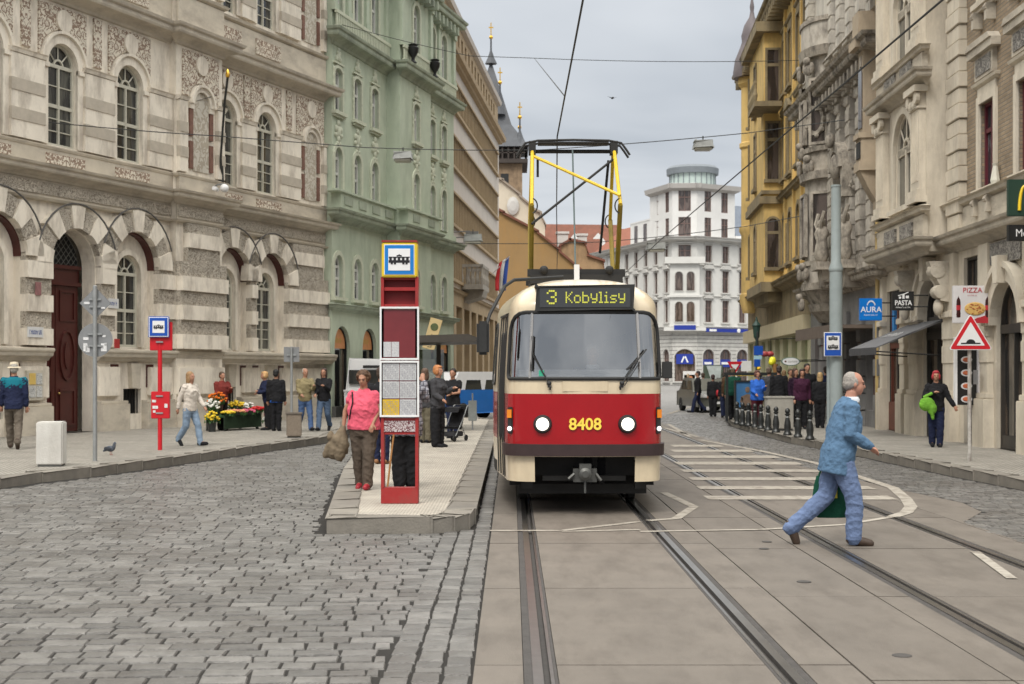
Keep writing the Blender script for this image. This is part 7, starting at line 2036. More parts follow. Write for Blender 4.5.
q = MB(); q.box(-.22,.20,-.09,-.05,bz(337.5),bz(316.5)); o = q.build('stop_sign', M_sblue, t, bevel=.01)
q = MB(); q.box(-.205,.185,-.096,-.09,bz(336.8),bz(317.2)); q.build('white_border', M_swhite, o)
q = MB(); q.box(-.19,.17,-.101,-.096,bz(336),bz(318)); q.build('blue_field', M_sblue, o)
q = MB(); q.box(-.13,.11,-.106,-.101,bz(333),bz(321)); fld = q.build('white_field', M_swhite, o, )
me = pictogram(o, .2, -.106, bz(327), M_pict); me.location.x = -.01
q = MB(); q.box(-.2,.25,-.03,.03,bz(350.5),bz(322)); q.build('red_box', M_sred, t, bevel=.01)
q = MB(); q.box(-.17,.2,-.05,.05,bz(418.5),bz(391.5)); o = q.build('timetable_box', M_sred, t, bevel=.01)
for (x0,x1,z0,z1) in ((-.15,-.07,.33,.38),(-.14,-.03,.2,.26),(-.13,-.08,.12,.17),(.1,.16,.22,.3)):
    q = MB(); q.box(x0,x1,-.057,-.05,bz(418.5)+z0,bz(418.5)+z1); q.build('sticker', M_stick, o)
for py in (342, 396, 413): q = MB(); q.box(-.07,.07,-.07,.05,bz(py)-.015,bz(py)+.015); q.build('clamp', M_galv, t)
# white concrete block, pigeon
P_ = at(51.5, 466); t = thing('concrete_block', 'white painted square concrete block standing near the kerb at the left', 'block', P_, R(8))
q = MB(); q.box(-.215,.215,-.215,.215,.03,.75); q.build('block', mat('white block paint', (.56,.545,.51), .8, .1, 3, bump=.3, stain=(.3,.28,.25), stain_amt=.5), t, bevel=.02)
q = MB(); q.box(-.19,.19,-.19,.19,0,.04); q.build('base', MATS['dark plinth'], t)
P_ = at(111, 455); t = thing('pigeon', 'dark grey pigeon walking on the pavement behind the kerb', 'pigeon', P_, R(60))
q = MB(); q.ball((0,.02,.12),.055,.11,.06,12,10); q.ball((0,-.08,.17),.032,.035,.06,10,8); q.ball((0,-.10,.225),.026,.03,.028,10,8); q.tube([(0,-.125,.222),(0,-.15,.215)],[.008,.003],6); q.tube([(0,.1,.11),(0,.2,.07)],[.035,.02],8)
remesh(q, mat('pigeon plumage', (.07,.08,.10), .7, .4, 20), 'body', t, .008, 1)
for sx in (-.02,.02): q = MB(); q.tube([(sx,.0,.08),(sx,0,0)],.005,5); q.tube([(sx,0,.005),(sx,-.03,.004)],.004,4); q.build('leg', mat('pigeon leg', (.3,.08,.06), .7), t)
for sx in (-1,1): q = MB(); q.ball((sx*.05,.04,.125),.012,.1,.04,8,6); q.build('wing', mat('pigeon wing', (.04,.045,.055), .7, .3, 20), t, smooth=True)
# bin / planter and third sign
P_ = at(294, 437.5); t = thing('litter_bin', 'brown grey flat-sided litter bin on the pavement before the flower stall', 'bin', P_, R(10))
q = MB(); q.box(-.18,.18,-.16,.16,.03,.58); q.build('bin_body', mat('bin aggregate', (.19,.155,.12), .8, .2, 20, bump=.5), t, bevel=.02); q = MB(); q.box(-.16,.16,-.14,.14,0,.03); q.build('base', M_dark, t); q = MB(); q.box(-.2,.2,-.18,.18,.56,.61); q.build('lid', mat('bin lid', (.13,.11,.09), .6), t, bevel=.01)
P_ = at(291.5, 433); s = P_[1]/FPX; t = thing('parking_sign', 'small square sign seen from the back on a thin post behind the litter bin', 'sign', P_, R(5))
post(t, .035, (433-347)*s); q = MB(); q.box(-.2,.2,.03,.045,(433-362)*s,(433-347)*s); q.build('sign_panel', M_signback, t, bevel=.004); q = MB(); q.box(-.12,.12,0,.03,(433-355)*s-.02,(433-355)*s+.02); q.build('clamp', M_galv, t)
# CCTV on the palace, sloping flag staff
def onwall(name, label, cat, px, py, Y): x, z = xz(px, py, Y); return thing(name, label, cat, (x, Y, z))
t = onwall('surveillance_camera', 'white dome camera on a bracket at the palace corner above the ground storey', 'camera', 221, 188, 42.0)
q = MB(); q.ball((.12,-.1,-.02),.13,.13,.13); q.build('dome', M_swhite, t, smooth=True)
q = MB(); q.box(-.22,-.08,-.25,.1,-.1,.02); q.build('camera_housing', M_swhite, t, bevel=.02)
q = MB(); q.tube([(-.35,.6,.08),(-.1,.0,.1),(.12,-.1,.1)],.03,6); q.build('bracket', M_galv, t, smooth=True)
t = onwall('flag_staff', 'bare dark flag staff with a gold tip slanting from the palace wall', 'flag staff', 219, 168, 42.6)
q = MB(); q.tube([(0,.5,-.6),(.05,0,.3),(.25,-.4,1.9),(.42,-.8,2.55)],.035,6); q.build('staff', M_iron, t, smooth=True)
q = MB(); q.lathe([(.05,-.02),(.07,.06),(.03,.2),(.0,.24)],8,(.42,-.8,2.57)); q.build('finial', M_gold, t, smooth=True)
q = MB(); q.lathe([(.06,-.3),(.09,-.1),(.07,.5),(.04,.6)],8,(.0,.3,-.35)); q.build('holder', M_iron, t, smooth=True)

# ---------------- flower stall
fx, fy, _ = at(243, 430); FR = math.atan2(1,.4)
def fl_at(u_, v_): c, s_ = math.cos(FR), math.sin(FR); return (fx+u_*c-v_*s_, fy+u_*s_+v_*c, .125)
t = thing('flower_table', 'low green draped trestle carrying boxes of flowers against the palace plinth', 'stall', fl_at(0,.3), FR)
q = MB(); q.box(-.9,.9,-.3,.35,.36,.42); q.build('tabletop', mat('table green', (.02,.05,.02), .8, .3, 8), t)
q = MB(); q.box(-.92,.92,-.32,-.29,.06,.42); q.build('drape', mat('drape green', (.015,.035,.015), .9, .4, 8), t)
for x in (-.8,.8):
    for y in (-.25,.3): q = MB(); q.box(x-.03,x+.03,y-.03,y+.03,0,.36); q.build('leg', M_iron, t)
FC = {'orange': (.7,.16,.01), 'yellow': (.7,.5,.03), 'pink': (.6,.12,.2), 'white': (.7,.7,.65), 'red': (.5,.02,.02), 'peach': (.65,.3,.15)}
def bunch(lab, u_, v_, z, r_, h_, colr, n=34, grp='flower buckets on the stall'):
    p = fl_at(u_, v_); t = thing('flower_bucket', lab, 'flowers', (p[0],p[1],p[2]+z), random.random()*6, grp)
    q = MB(); q.lathe([(r_*.45,0),(r_*.6,h_*.45),(r_*.62,h_*.45)], 12); q.build('bucket', M_iron, t, smooth=30)
    q = MB(); g2 = MB()
    for k in range(n):
        a = random.random()*6.28; rr_ = r_*math.sqrt(random.random()); zz_ = h_*(.75+.3*random.random()-.2*rr_/r_)
        q.ball((rr_*math.cos(a), rr_*math.sin(a), zz_), .04,.04,.03,6,5)
        g2.tube([(rr_*.4*math.cos(a), rr_*.4*math.sin(a), h_*.4),(rr_*math.cos(a), rr_*math.sin(a), zz_)], .008, 3, cap=False)
        b = random.random()*6.28; g2.add([(rr_*math.cos(a),rr_*math.sin(a),zz_-.08),(rr_*math.cos(a)+.07*math.cos(b),rr_*math.sin(a)+.07*math.sin(b),zz_-.03),(rr_*math.cos(a)+.05*math.cos(b+.6),rr_*math.sin(a)+.05*math.sin(b+.6),zz_-.12)],[(0,1,2)])
    q.build('blossoms', mat('petals '+colr, FC[colr], .7, .35, 20), t); g2.build('foliage', mat('leaf green', (.03,.09,.02), .7, .4, 10), t, recalc=False)
bunch('tall bunch of orange flowers highest on the stall', -.55,.45,.42,.26,.62,'orange',40)
bunch('white flowers next to the orange bunch at the back of the stall', -.95,.35,.3,.2,.55,'white')
bunch('yellow flowers in the middle row of the stall', .35,.45,.42,.24,.36,'yellow')
bunch('white lilies at the back right of the stall', .85,.4,.35,.2,.4,'white')
bunch('peach coloured roses lying along the front of the stall', -.3,.05,.42,.3,.14,'peach',40)
bunch('pink flowers along the front of the stall', .2,.02,.42,.28,.14,'pink',40)
bunch('yellow and green bunch at the front left edge of the stall', -.72,-.0,.42,.2,.12,'yellow')
bunch('red flowers at the front right edge of the stall', .75,.0,.42,.24,.2,'red')
bunch('white blooms standing on the ground before the drape', .55,-.45,0,.13,.36,'white',18)
bunch('yellow flowers in the tall bucket at the far left of the stall', -1.35,.1,0,.2,.55,'yellow')
bunch('pink and white bucket on the ground right of the stall', 1.35,-.1,0,.24,.5,'pink')
bunch('peach bucket on the ground at the right end of the stall', 1.75,.1,0,.2,.42,'peach')

# ---------------- tram stop pillar
x0_, y0_ = gp(399.5, 503, .15); s = y0_/FPX
def bz(py): return (503-py)*s
t = thing('stop_pillar', 'tall red tram stop pillar with framed timetables at the tip of the island', 'stop pillar', (x0_, y0_+.1, .14))
M_pil = mat('pillar red', (.30,.02,.02), .45, .2, 5, stain=(.12,.05,.04), stain_amt=.5, stain_scale=(3,3,3)); W2 = .222
q = MB(); q.box(-W2,W2,-.1,.1,0,bz(487)); q.build('foot', M_pil, t, bevel=.006)
q = MB(); q.box(-W2,-W2+.035,-.1,.1,bz(487),bz(276)); q.box(W2-.035,W2,-.1,.1,bz(487),bz(276)); 
for py in (432, 419, 361, 357, 305, 288, 277): q.box(-W2+.035,W2-.035,-.08,.08,bz(py)-.02,bz(py)+.02)
q.build('frame', M_pil, t)
q = MB(); q.box(-W2+.035,W2-.035,.02,.05,bz(303.5),bz(278)); q.build('back_panel', mat('pillar dark red', (.2,.012,.014), .5, .1, 4), t)
for (a, b, nm) in ((358.5,306.5,'upper'), (415.5,360.5,'lower')):
    q = MB(); ring(q, [(-W2+.01,bz(a)+.015),(W2-.01,bz(a)+.015),(W2-.01,bz(b)-.015),(-W2+.01,bz(b)-.015)], .022, -.125, -.09); fr = q.build('timetable_frame', M_swhite, t)
    q = MB(); q.box(-W2+.01,W2-.01,-.1,.09,bz(a)+.02,bz(b)-.02); q.build('timetable_board', mat('board dark red', (.15,.018,.022), .25, .2, 3, spec=.7) , fr)
    if nm == 'upper':
        for k in range(2): q = MB(); q.box(-.19+k*.095,-.10+k*.095,-.106,-.1,bz(356),bz(341)); q.build('timetable_sheet', carved_mat('timetable print', (.5,.5,.5), (.33,.33,.35), 60, 0, (.3,.6)), fr)
    else:
        for r_ in range(3):
            for c_ in range(2):
                yl = r_ == 2 and c_ == 0
                q = MB(); q.box(-.2+c_*.203,-.003+c_*.203,-.106,-.1,bz(379.5+r_*18),bz(362.5+r_*18)); q.build('timetable_sheet', mat('yellow sheet', (.55,.36,.03), .6, .2, 30) if yl else MATS['timetable print'], fr)
                q = MB(); zt_0 = bz(362.5+r_*18)
                for ln in range(7):
                    for cc in range(9):
                        if (ln*7+cc*3+r_) % 5: q.box(-.19+c_*.203+cc*.0195, -.178+c_*.203+cc*.0195, -.1075, -.106, zt_0-.035-ln*.024, zt_0-.025-ln*.024)
                q.build('timetable_figures', mat('timetable ink', (.22,.22,.24), .6), fr)
q = MB(); q.box(-W2+.035,W2-.035,-.09,-.07,bz(431),bz(420)); q.build('sticker_strip', carved_mat('sticker collage', (.5,.45,.45), (.12,.03,.04), 26, 0, (.4,.8)), t)
q = MB(); q.box(-.1,.1,-.105,-.08,bz(361)+.0,bz(358.6)); q.build('graffiti', MATS['sticker collage'], t)
q = MB(); zc_ = bz(259); hs = 17.6*s; q.box(-hs,hs,-.13,.13,zc_-hs,zc_+hs); sg = q.build('stop_sign', mat('sign yellow frame', (.7,.5,.03), .4, .06, 6), t, bevel=.012)
q = MB(); q.box(-hs*.86,hs*.86,-.137,-.13,zc_-hs*.86,zc_+hs*.86); q.build('pale_border', M_swhite, sg)
q = MB(); q.box(-hs*.82,hs*.82,-.142,-.137,zc_-hs*.82,zc_+hs*.82); q.build('blue_field', mat('sky blue enamel', (.01,.17,.5), .35), sg)
q = MB(); q.box(-hs*.62,hs*.62,-.147,-.142,zc_-hs*.62,zc_+hs*.62); q.build('white_field', M_swhite, sg)
pictogram(sg, .25, -.147, zc_+.0, M_pict)
q = MB(); q.box(-hs,hs,-.14,.14,zc_+hs,zc_+hs+.02); q.build('sign_cap', M_pil, sg)

# ---------------- shelter on the island
xl, zl_ = xz(408, 350, 38); xr, _ = xz(481, 350, 38)
t = thing('tram_shelter', 'dark flat-roofed tram shelter on the island behind the waiting people', 'shelter', (0, 38, .14))
M_shel = mat('shelter bronze', (.05,.043,.035), .5, .2, 4)
q = MB(); q.prism([(xl,2.32),(xr,2.36),(xr+.02,2.42),(xr-.3,2.55),(xl,2.50)], -1.5, 2.5); q.build('roof', M_shel, t)
for (x, y) in ((-2.75,-1),(-2.75,2.0),(-2.05,2.0)): q = MB(); q.box(x-.06,x+.06,y-.06,y+.06,0,2.33); q.build('post', M_shel, t)
q = MB(); q.box(-2.75,-1.9,2.0,2.03,.15,2.2); q.box(-2.77,-2.74,-1,2,.15,2.2); q.build('glass_panel', glass('shelter glass', (.45,.47,.42), .1), t)
t = thing('stop_info_post', 'short grey information post near the far end of the island', 'post', at(472.5, 430, .14)); 
q = MB(); q.box(-.02,.02,-.02,.02,0,1.0); q.build('post', M_galv, t); q = MB(); q.box(-.115,.115,-.05,.05,.25,.8); q.build('info_panel', mat('info panel grey', (.33,.35,.34), .6, .2, 12), t, bevel=.01)
# hanging shop sign (cream, tilted)
x, z = xz(432.5, 334, 47); t = thing('hanging_shop_sign', 'cream tilted hanging sign with a round green emblem left of the shelter roof', 'sign', (x, 47, z))
q = MB(); q.box(-.2,.2,-.05,.05,-.52,.52); o = q.build('sign_board', mat('sign cream', (.52,.4,.2), .6, .1, 5), t, bevel=.01); o.rotation_euler = (0, R(16), 0)
q = MB(); q.lathe([(.13,-.055),(.12,-.062)], 18, (0,0,.24), axis='y'); q.build('round_emblem', mat('emblem green', (.08,.1,.04), .6, .4, 20), o)
marks(.5, .16, mat('sign ink', (.08,.06,.04), .6), o, (0,-.052,-.2), 4).rotation_euler = (0, R(-90), 0)
q = MB(); q.tube([(.1,0,.5),(.1,3,.6)],.02,5); q.build('bracket', M_grate, t)

# ---------------- vehicles
M_tyre = mat('tyre', (.02,.02,.02), .85, .1, 20); M_carglass = mat('car glass', (.015,.018,.02), .06, .1, 3, spec=.9)
def vehicle(name, label, cat, loc, rz, L_, W_, prof_low, prof_top, paint, roofpaint, wheels, extra=None):
    """prof_low / prof_top: side outlines (y along, z) lower body and cabin"""
    t = thing(name, label, cat, loc, rz)
    q = MB(); q.prism(prof_low, -W_/2, W_/2, axis='x'); q.build('body', paint, t, bevel=.05)
    q = MB(); inw = .08
    n = len(prof_top); zb_ = min(p[1] for p in prof_top); zt_2 = max(p[1] for p in prof_top)
    vs = []
    for sx in (-1, 1):
        for (y, z) in prof_top: vs.append((sx*(W_/2-.02-inw*(z-zb_)/(zt_2-zb_)), y, z))
    q.add(vs, [tuple(range(n)), tuple(range(2*n-1,n-1,-1))] + [(i,(i+1)%n,n+(i+1)%n,n+i) for i in range(n)]); cab = q.build('cabin', roofpaint, t, bevel=.04)
    for (y, r_) in wheels:
        for sx in (-1, 1):
            q = MB(); q.lathe([(r_*.55,-.1),(r_*.95,-.1),(r_,-.07),(r_,.07),(r_*.95,.1),(r_*.55,.1)], 20, (sx*(W_/2-.08),y,r_), axis='x'); w_ = q.build('wheel', M_tyre, t, smooth=30)
            q = MB(); q.lathe([(r_*.55,-.085),(r_*.5,-.09),(.05,-.1)] if sx < 0 else [(.05,.1),(r_*.5,.09),(r_*.55,.085)], 14, (sx*(W_/2-.08),y,r_), axis='x'); q.build('rim', M_galv, w_, smooth=30)
    if extra: extra(t, W_)
    return t
def van_x(t, W_):
    q = MB(); q.add([(-W_/2+.12,-2.02,1.02),(W_/2-.12,-2.02,1.02),(W_/2-.2,-1.52,1.48),(-W_/2+.2,-1.52,1.48)],[(0,1,2,3)]); q.build('windscreen', M_carglass, t)
    for sx in (-1,1):
        for (a, b) in ((-1.3,-.45),(-.3,.7),(.85,1.8)):
            q = MB(); x = sx*(W_/2-.005); q.add([(x,a,1.05),(x,b,1.05),(x-sx*.06,b,1.43),(x-sx*.06,a+.15,1.43)],[(0,1,2,3)]); q.build('side_window', M_carglass, t)
        q = MB(); q.box(sx*.62-.12,sx*.62+.12,-2.27,-2.2,.68,.84); q.build('headlight', M_swhite, t, bevel=.02)
    q = MB(); q.box(-.45,.45,-2.27,-2.2,.55,.66); q.build('grille', M_dark, t); q = MB(); q.box(-W_/2,W_/2,-2.3,-2.1,.32,.52); q.build('bumper', M_dark, t, bevel=.03)
cx = (471-CX)/FPX*49
vehicle('blue_van', 'bright blue van with white roof standing behind the tram island', 'van', (cx, 51, 0), R(-42), 4.4, 1.75, [(-2.2,.3),(2.2,.3),(2.2,1.04),(-1.95,1.04),(-2.2,.9)], [(-2.05,.98),(2.2,.98),(2.15,1.68),(-1.45,1.68)], mat('van blue', (.02,.14,.45), .3, .08, 3, coat=.3), mat('van white', (.6,.6,.6), .4, .05, 3), ((-1.4,.32),(1.4,.32)), van_x)
def truck_x(t, W_):
    q = MB(); q.box(-.8,.8,-2.56,-2.5,1.3,1.78); q.build('windscreen', M_carglass, t)
    q = MB(); q.box(-.3,.5,-2.56,-2.5,1.84,1.94); q.build('roof_vent', M_dark, t)
    q = MB(); q.box(-.85,.85,-2.6,-2.45,.35,.7); q.build('bumper', M_dark, t, bevel=.03); q = MB(); q.box(-.25,.25,-2.62,-2.6,.45,.56); q.build('number_plate', M_swhite, t)
    for sx in (-.7,.7): q = MB(); q.box(sx-.13,sx+.13,-2.58,-2.5,.78,.95); q.build('headlight', M_swhite, t)
vehicle('white_van', 'white box van facing us behind the woman in pink', 'van', (-4.25, 51, 0), R(-12), 5.2, 1.9, [(-2.5,.35),(2.6,.35),(2.6,1.05),(-2.5,1.05)], [(-2.5,1.0),(2.6,1.0),(2.6,2.15),(-2.35,2.15)], MATS['van white'], MATS['van white'], ((-1.7,.35),(1.6,.35)), truck_x)
cx = (713-CX)/FPX*60
def car_x(t, W_):
    q = MB(); q.add([(-W_/2+.1,-.98,.92),(W_/2-.1,-.98,.92),(W_/2-.18,-.42,1.36),(-W_/2+.18,-.42,1.36)],[(0,1,2,3)]); q.build('windscreen', M_carglass, t)
    for sx in (-1,1):
        for (a, b) in ((-.7,.2),(.3,1.2)): q = MB(); x = sx*(W_/2-.01); q.add([(x,a,.95),(x,b,.95),(x-sx*.06,b,1.34),(x-sx*.06,a+.3,1.34)],[(0,1,2,3)]); q.build('side_window', M_carglass, t)
        q = MB(); q.box(sx*.6-.16,sx*.6+.16,-2.08,-2.0,.62,.76); q.build('headlight', M_swhite, t, bevel=.02)
    q = MB(); q.box(-.4,.4,-2.09,-2.0,.5,.6); q.build('grille', M_dark, t); q = MB(); q.box(-.24,.24,-2.1,-2.06,.36,.46); q.build('number_plate', M_swhite, t)
vehicle('parked_car', 'dark silver car facing us among the people at the far crossing', 'car', (cx, 62, 0), R(6), 4.1, 1.72, [(-2.02,.25),(2.0,.25),(2.0,.85),(1.3,.92),(-1.0,.92),(-1.95,.75)], [(-1.05,.9),(1.6,.9),(1.1,1.42),(-.4,1.42)], mat('car silver', (.16,.165,.15), .3, .1, 3, metal=.5, coat=.4), mat('car silver', (0,0,0)), ((-1.3,.3),(1.25,.3)), car_x)

# ---------------- pushchair
P_ = at(447, 441, .14); t = thing('pushchair', 'black folding pushchair with a child hidden in the seat under the shelter', 'pushchair', (P_[0]+.15, P_[1]-.1, P_[2]), R(-25)); t.scale = (.8,.8,.8)
for sx in (-.22,.22):
    q = MB(); q.tube([(sx,-.35,.1),(sx,.1,.55),(sx,.45,1.0),(sx,.55,1.02)],.014,6); q.tube([(sx,.35,.1),(sx,.05,.5)],.014,6); q.build('side_frame', M_galv, t, smooth=True)
    for y in (-.36,.36): q = MB(); q.lathe([(.02,-.02),(.085,-.02),(.09,0),(.085,.02),(.02,.02)],14,(sx,y,.09),axis='x'); q.build('wheel', M_tyre, t, smooth=30)
q = MB(); q.rings([[(x,-.22,.36),(x,.12,.34),(x,.32,.8),(x,.28,.84),(x,.08,.42),(x,-.24,.42)] for x in (-.2,.2)]); q.build('seat', BLK, t)
q = MB(); q.rings([[(x,.34,.78),(x,.2,.98),(x,-.05,.95),(x,-.12,.82),(x,-.02,.9),(x,.18,.92)] for x in (-.21,.21)]); q.build('hood', BLK, t)
q = MB(); q.box(-.17,.17,-.28,.3,.14,.28); q.build('basket', GREYS, t, bevel=.02); q = MB(); q.tube([(-.22,.55,1.02),(.22,.55,1.02)],.016,6); q.build('handle', M_rubber, t)

# ---------------- bollards
bm0 = None
spots = [(737,424.5),(742.5,425.6),(748.5,426.6),(755,427.8),(761,429.2),(768,431),(776,433),(787.5,435.8),(798,438),(810,440.3),(847,447)]
words_ = ['farthest bollard of the row, before the shelter poster','second bollard from the far end, before the poster','third bollard from the far end, before the poster','fourth bollard from the far end, beside the poster edge','bollard standing before the woman in the blue sweater','bollard right of the woman in the blue sweater','bollard at the left edge of the grey street cabinet','bollard before the right edge of the grey street cabinet','bollard left of the woman in plum','bollard before the woman in plum, nearest of the tight row','single bollard standing apart beyond the elderly man']
for i, ((px, py), wd) in enumerate(zip(spots, words_)):
    P_ = at(px, py)
    if bm0 is None:
        t = thing('bollard', 'black iron ' + wd, 'bollard', P_, 0, 'black bollards along the right kerb'); bm0 = t
        q = MB(); q.lathe([(.13,0),(.14,.06),(.12,.1),(.09,.16),(.11,.3),(.10,.42),(.06,.62),(.055,.68),(.08,.7),(.085,.74),(.05,.76)], 14); q.build('shaft', M_iron, t, smooth=35)
        q = MB(); q.lathe([(.05,.76),(.08,.79),(.085,.84),(.06,.9),(.02,.93),(.0,.94)], 14); q.build('finial', M_iron, t, smooth=35)
        q = MB(); q.lathe([(.062,.6),(.066,.61),(.064,.64),(.06,.65)], 14); q.build('ring', M_galv, t, smooth=35)
    
        t.scale = (.8,.8,.74)
    else:
        t = copy_tree(bm0); t.location = P_; t['label'] = 'black iron ' + wd
# grey street cabinet
P_ = at(781, 431); t = thing('street_cabinet', 'pale grey street cabinet behind the bollards and below the man in black', 'cabinet', (P_[0], P_[1]+.3, P_[2]))
q = MB(); q.box(-.36,.36,-.2,.2,.05,.9); q.build('cabinet_body', mat('cabinet grey', (.33,.315,.28), .7, .15, 5, stain=(.2,.18,.15), stain_amt=.5), t, bevel=.02); q = MB(); q.box(-.38,.38,-.22,.22,.88,.93); q.build('lid', mat('cabinet grey', (0,0,0)), t); q = MB(); q.box(-.34,.34,-.18,.18,0,.05); q.build('plinth', M_dark, t)

# ---------------- lamp post with tram stop flag
P_ = at(836, 447); s = P_[1]/FPX
def bz(py): return (447-py)*s
t = thing('lamp_post', 'tall pale grey tubular mast with a blue and white stop flag on the right pavement', 'mast', P_)
M_mast = mat('mast paint', (.27,.31,.31), .5, .1, 4, stain=(.18,.2,.19), stain_amt=.4)
q = MB(); q.lathe([(.17,0),(.17,.3),(.14,.32),(.135,bz(272)),(.15,bz(271)),(.15,bz(268)),(.105,bz(262)),(.10,bz(187)),(.11,bz(187)),(.11,bz(185)),(.02,bz(184.5))], 18); q.build('mast', M_mast, t, smooth=35)
q = MB(); q.box(-.19,-.12,.0,.04,bz(440),bz(352)); q.build('cable_duct', M_mast, t)
q = MB(); q.box(-.30,.07,-.22,-.19,bz(356.5),bz(332.5)); o = q.build('stop_flag', M_swhite, t, bevel=.006)
q = MB(); q.box(-.285,.055,-.225,-.22,bz(355.8),bz(333.2)); q.build('blue_field', M_sblue, o)
q = MB(); q.box(-.25,.02,-.23,-.225,bz(350),bz(336)); q.build('white_field', M_swhite, o)
for (zz_, w_) in ((338.5,.2),(347,.22)): a = pictogram(o, w_, -.23, bz(zz_), M_pict); a.location.x = -.115
for py in (336, 353): q = MB(); q.box(-.16,-.1,-.2,-.0,bz(py)-.015,bz(py)+.015); q.build('bracket', M_galv, t)
for py in (225, 222): pass
# ---------------- hump warning sign
P_ = at(969.5, 461); s = P_[1]/FPX
def bz(py): return (461-py)*s
t = thing('warning_sign', 'red bordered triangle warning of a road hump on a weathered post', 'sign', P_, R(-3))
q = MB(); q.lathe([(.035,0),(.035,.85),(.034,bz(318)),(.01,bz(317.5))], 12); q.build('post', mat('weathered white post', (.42,.40,.37), .7, .3, 12, stain=(.1,.06,.04), stain_amt=.8, stain_scale=(3,3,1.2)), t, smooth=30)
zb_, zt3, hw_ = bz(350), bz(313.5), .385
def tri(k): c = (zb_*2+zt3)/3; return [(-hw_*k, c+(zb_-c)*k),(hw_*k, c+(zb_-c)*k),(0, c+(zt3-c)*k)]
def rtri(k, r_=.03):
    P = tri(k); out = []
    for i in range(3):
        p = Vector(P[i]); a = (Vector(P[i-1])-p).normalized(); b = (Vector(P[(i+1)%3])-p).normalized(); out += [tuple(p+a*r_), tuple(p+(a+b)*r_*.3), tuple(p+b*r_)]
    return out
q = MB(); q.prism(rtri(1.0,.05), -.075, -.05); o = q.build('triangle', M_swhite, t)
q = MB(); q.prism(rtri(.94,.04), -.079, -.075); q.build('red_border', M_sred, o)
q = MB(); q.prism(rtri(.64,.012), -.083, -.079); q.build('white_field', M_swhite, o)
q = MB(); zc_ = zb_+.105; q.box(-.17,.17,-.087,-.083,zc_,zc_+.022); q.prism([(-.085,zc_+.022),(.085,zc_+.022)]+arc(0,zc_+.02,.08,10,170,8,rz=.065), -.087, -.083); q.build('hump_symbol', M_pict, o)
for zz_ in (zb_+.1, zb_+.4): q = MB(); q.box(-.06,.06,-.05,.03,zz_-.015,zz_+.015); q.build('clamp', M_galv, t)

# ---------------- advertising shelter, traffic signs and shop signs at the far right crossing
Yb = 45.5; xl, _ = xz(735, 400, Yb); xr, _ = xz(758.5, 400, Yb)
t = thing('poster_panel', 'blue poster of a figure seen from behind in a dark shelter frame', 'advertising panel', (xl, Yb, .125))
w_ = xr-xl; zT = xz(0,381,Yb)[1]-.125
q = MB(); ring(q, [(.03,.45),(w_-.03,.45),(w_-.03,zT-.03),(.03,zT-.03)], .05, -.08, .08); q.box(0,.06,-.06,.06,0,.45); q.box(w_-.06,w_,-.06,.06,0,.45); q.build('panel_frame', M_iron, t)
q = MB(); q.box(.03,w_-.03,-.04,.04,.45,zT-.03); po = q.build('poster', mat('poster sky', (.04,.13,.28), .4, .3, 2), t)
q = MB(); q.ball((w_*.52,-.045,zT-.28),.075,.01,.1,12,8); q.prism([(w_*.25,zT-.5),(w_*.48,zT-.42),(w_*.58,zT-.42),(w_*.8,zT-.52),(w_*.72,zT-.95),(w_*.78,.5),(w_*.3,.5),(w_*.36,zT-.95)], -.05,-.041); q.prism([(w_*.25,zT-.5),(w_*.33,zT-.55),(w_*.3,.6),(w_*.2,.62)],-.05,-.041); q.build('pictured_figure', mat('poster figure', (.15,.10,.07), .5, .5, 6), po)
t = thing('waiting_shelter', 'slim dark shelter frame with a long horizontal beam beside the poster panel', 'shelter', (xl-.2, Yb+.4, .125))
zB = xz(0,374,Yb)[1]-.125
q = MB(); q.box(-.1,1.75,-.06,.5,zB-.05,zB+.05); q.build('roof_beam', M_iron, t)
for x in (.0,1.1,1.65): q = MB(); q.box(x-.04,x+.04,-.04,.04,0,zB); q.build('post', M_iron, t)
def stand_sign(name, label, px, base, Y, parts, hgt, cat='sign', r_=.035, m_=None):
    t = thing(name, label, cat, ((px-CX)/FPX*Y, Y, .125)); ht = xz(0,hgt,Y)[1]-.125; post(t, r_, ht, m_ or M_iron)
    for (nm, dx, py, w_, h_, mt, kind) in parts:
        z = xz(0,py,Y)[1]-.125; q = MB()
        if kind == 'box': q.box(dx-w_/2,dx+w_/2,-.07,-.04,z-h_/2,z+h_/2)
        elif kind == 'tri': q.prism([(dx-w_/2,z+h_/2),(dx,z-h_/2),(dx+w_/2,z+h_/2)][::1],-.08,-.04)
        elif kind == 'ball': q.ball((dx,-.06,z),w_/2,.1,h_/2)
        elif kind == 'oval': q.lathe([(w_/2,-.1),(w_/2,-.04)],24,(dx,0,z),axis='y',sy=h_/w_)
        q.build(nm, mt, t, smooth=30 if kind in ('ball','oval') else False)
    return t
stand_sign('direction_sign_post', 'dark post with stacked blue signs and a yellow star left of the red lamps', 757.5, 425, 47, [('blue_sign',.02,350.5,.30,.30,M_sblue,'box'),('pale_sign',.0,357.5,.26,.12,mat('pale blue',(.3,.5,.6),.5),'box'),('figure_sign',-.02,363,.2,.24,M_sblue,'box'),('yellow_star',.03,368.5,.13,.12,mat('star yellow',(.8,.5,.02),.4),'ball'),('blue_sign',.0,374.5,.2,.15,M_sblue,'box')], 332)
t = thing('round_red_signs', 'pair of round red shop signs hanging over the pavement', 'sign', (xz(767.5,354,48)[0],48,xz(767.5,354,48)[1]))
for sx in (-.09,.09): q = MB(); q.ball((sx,0,0),.13,.1,.1); q.build('red_disc', mat('dull red', (.33,.05,.05), .5, .3, 8), t, smooth=True)
q = MB(); q.tube([(.1,0,.05),(.1,0,.5),(1.5,.5,.55)],.015,5); q.build('bracket', M_iron, t)
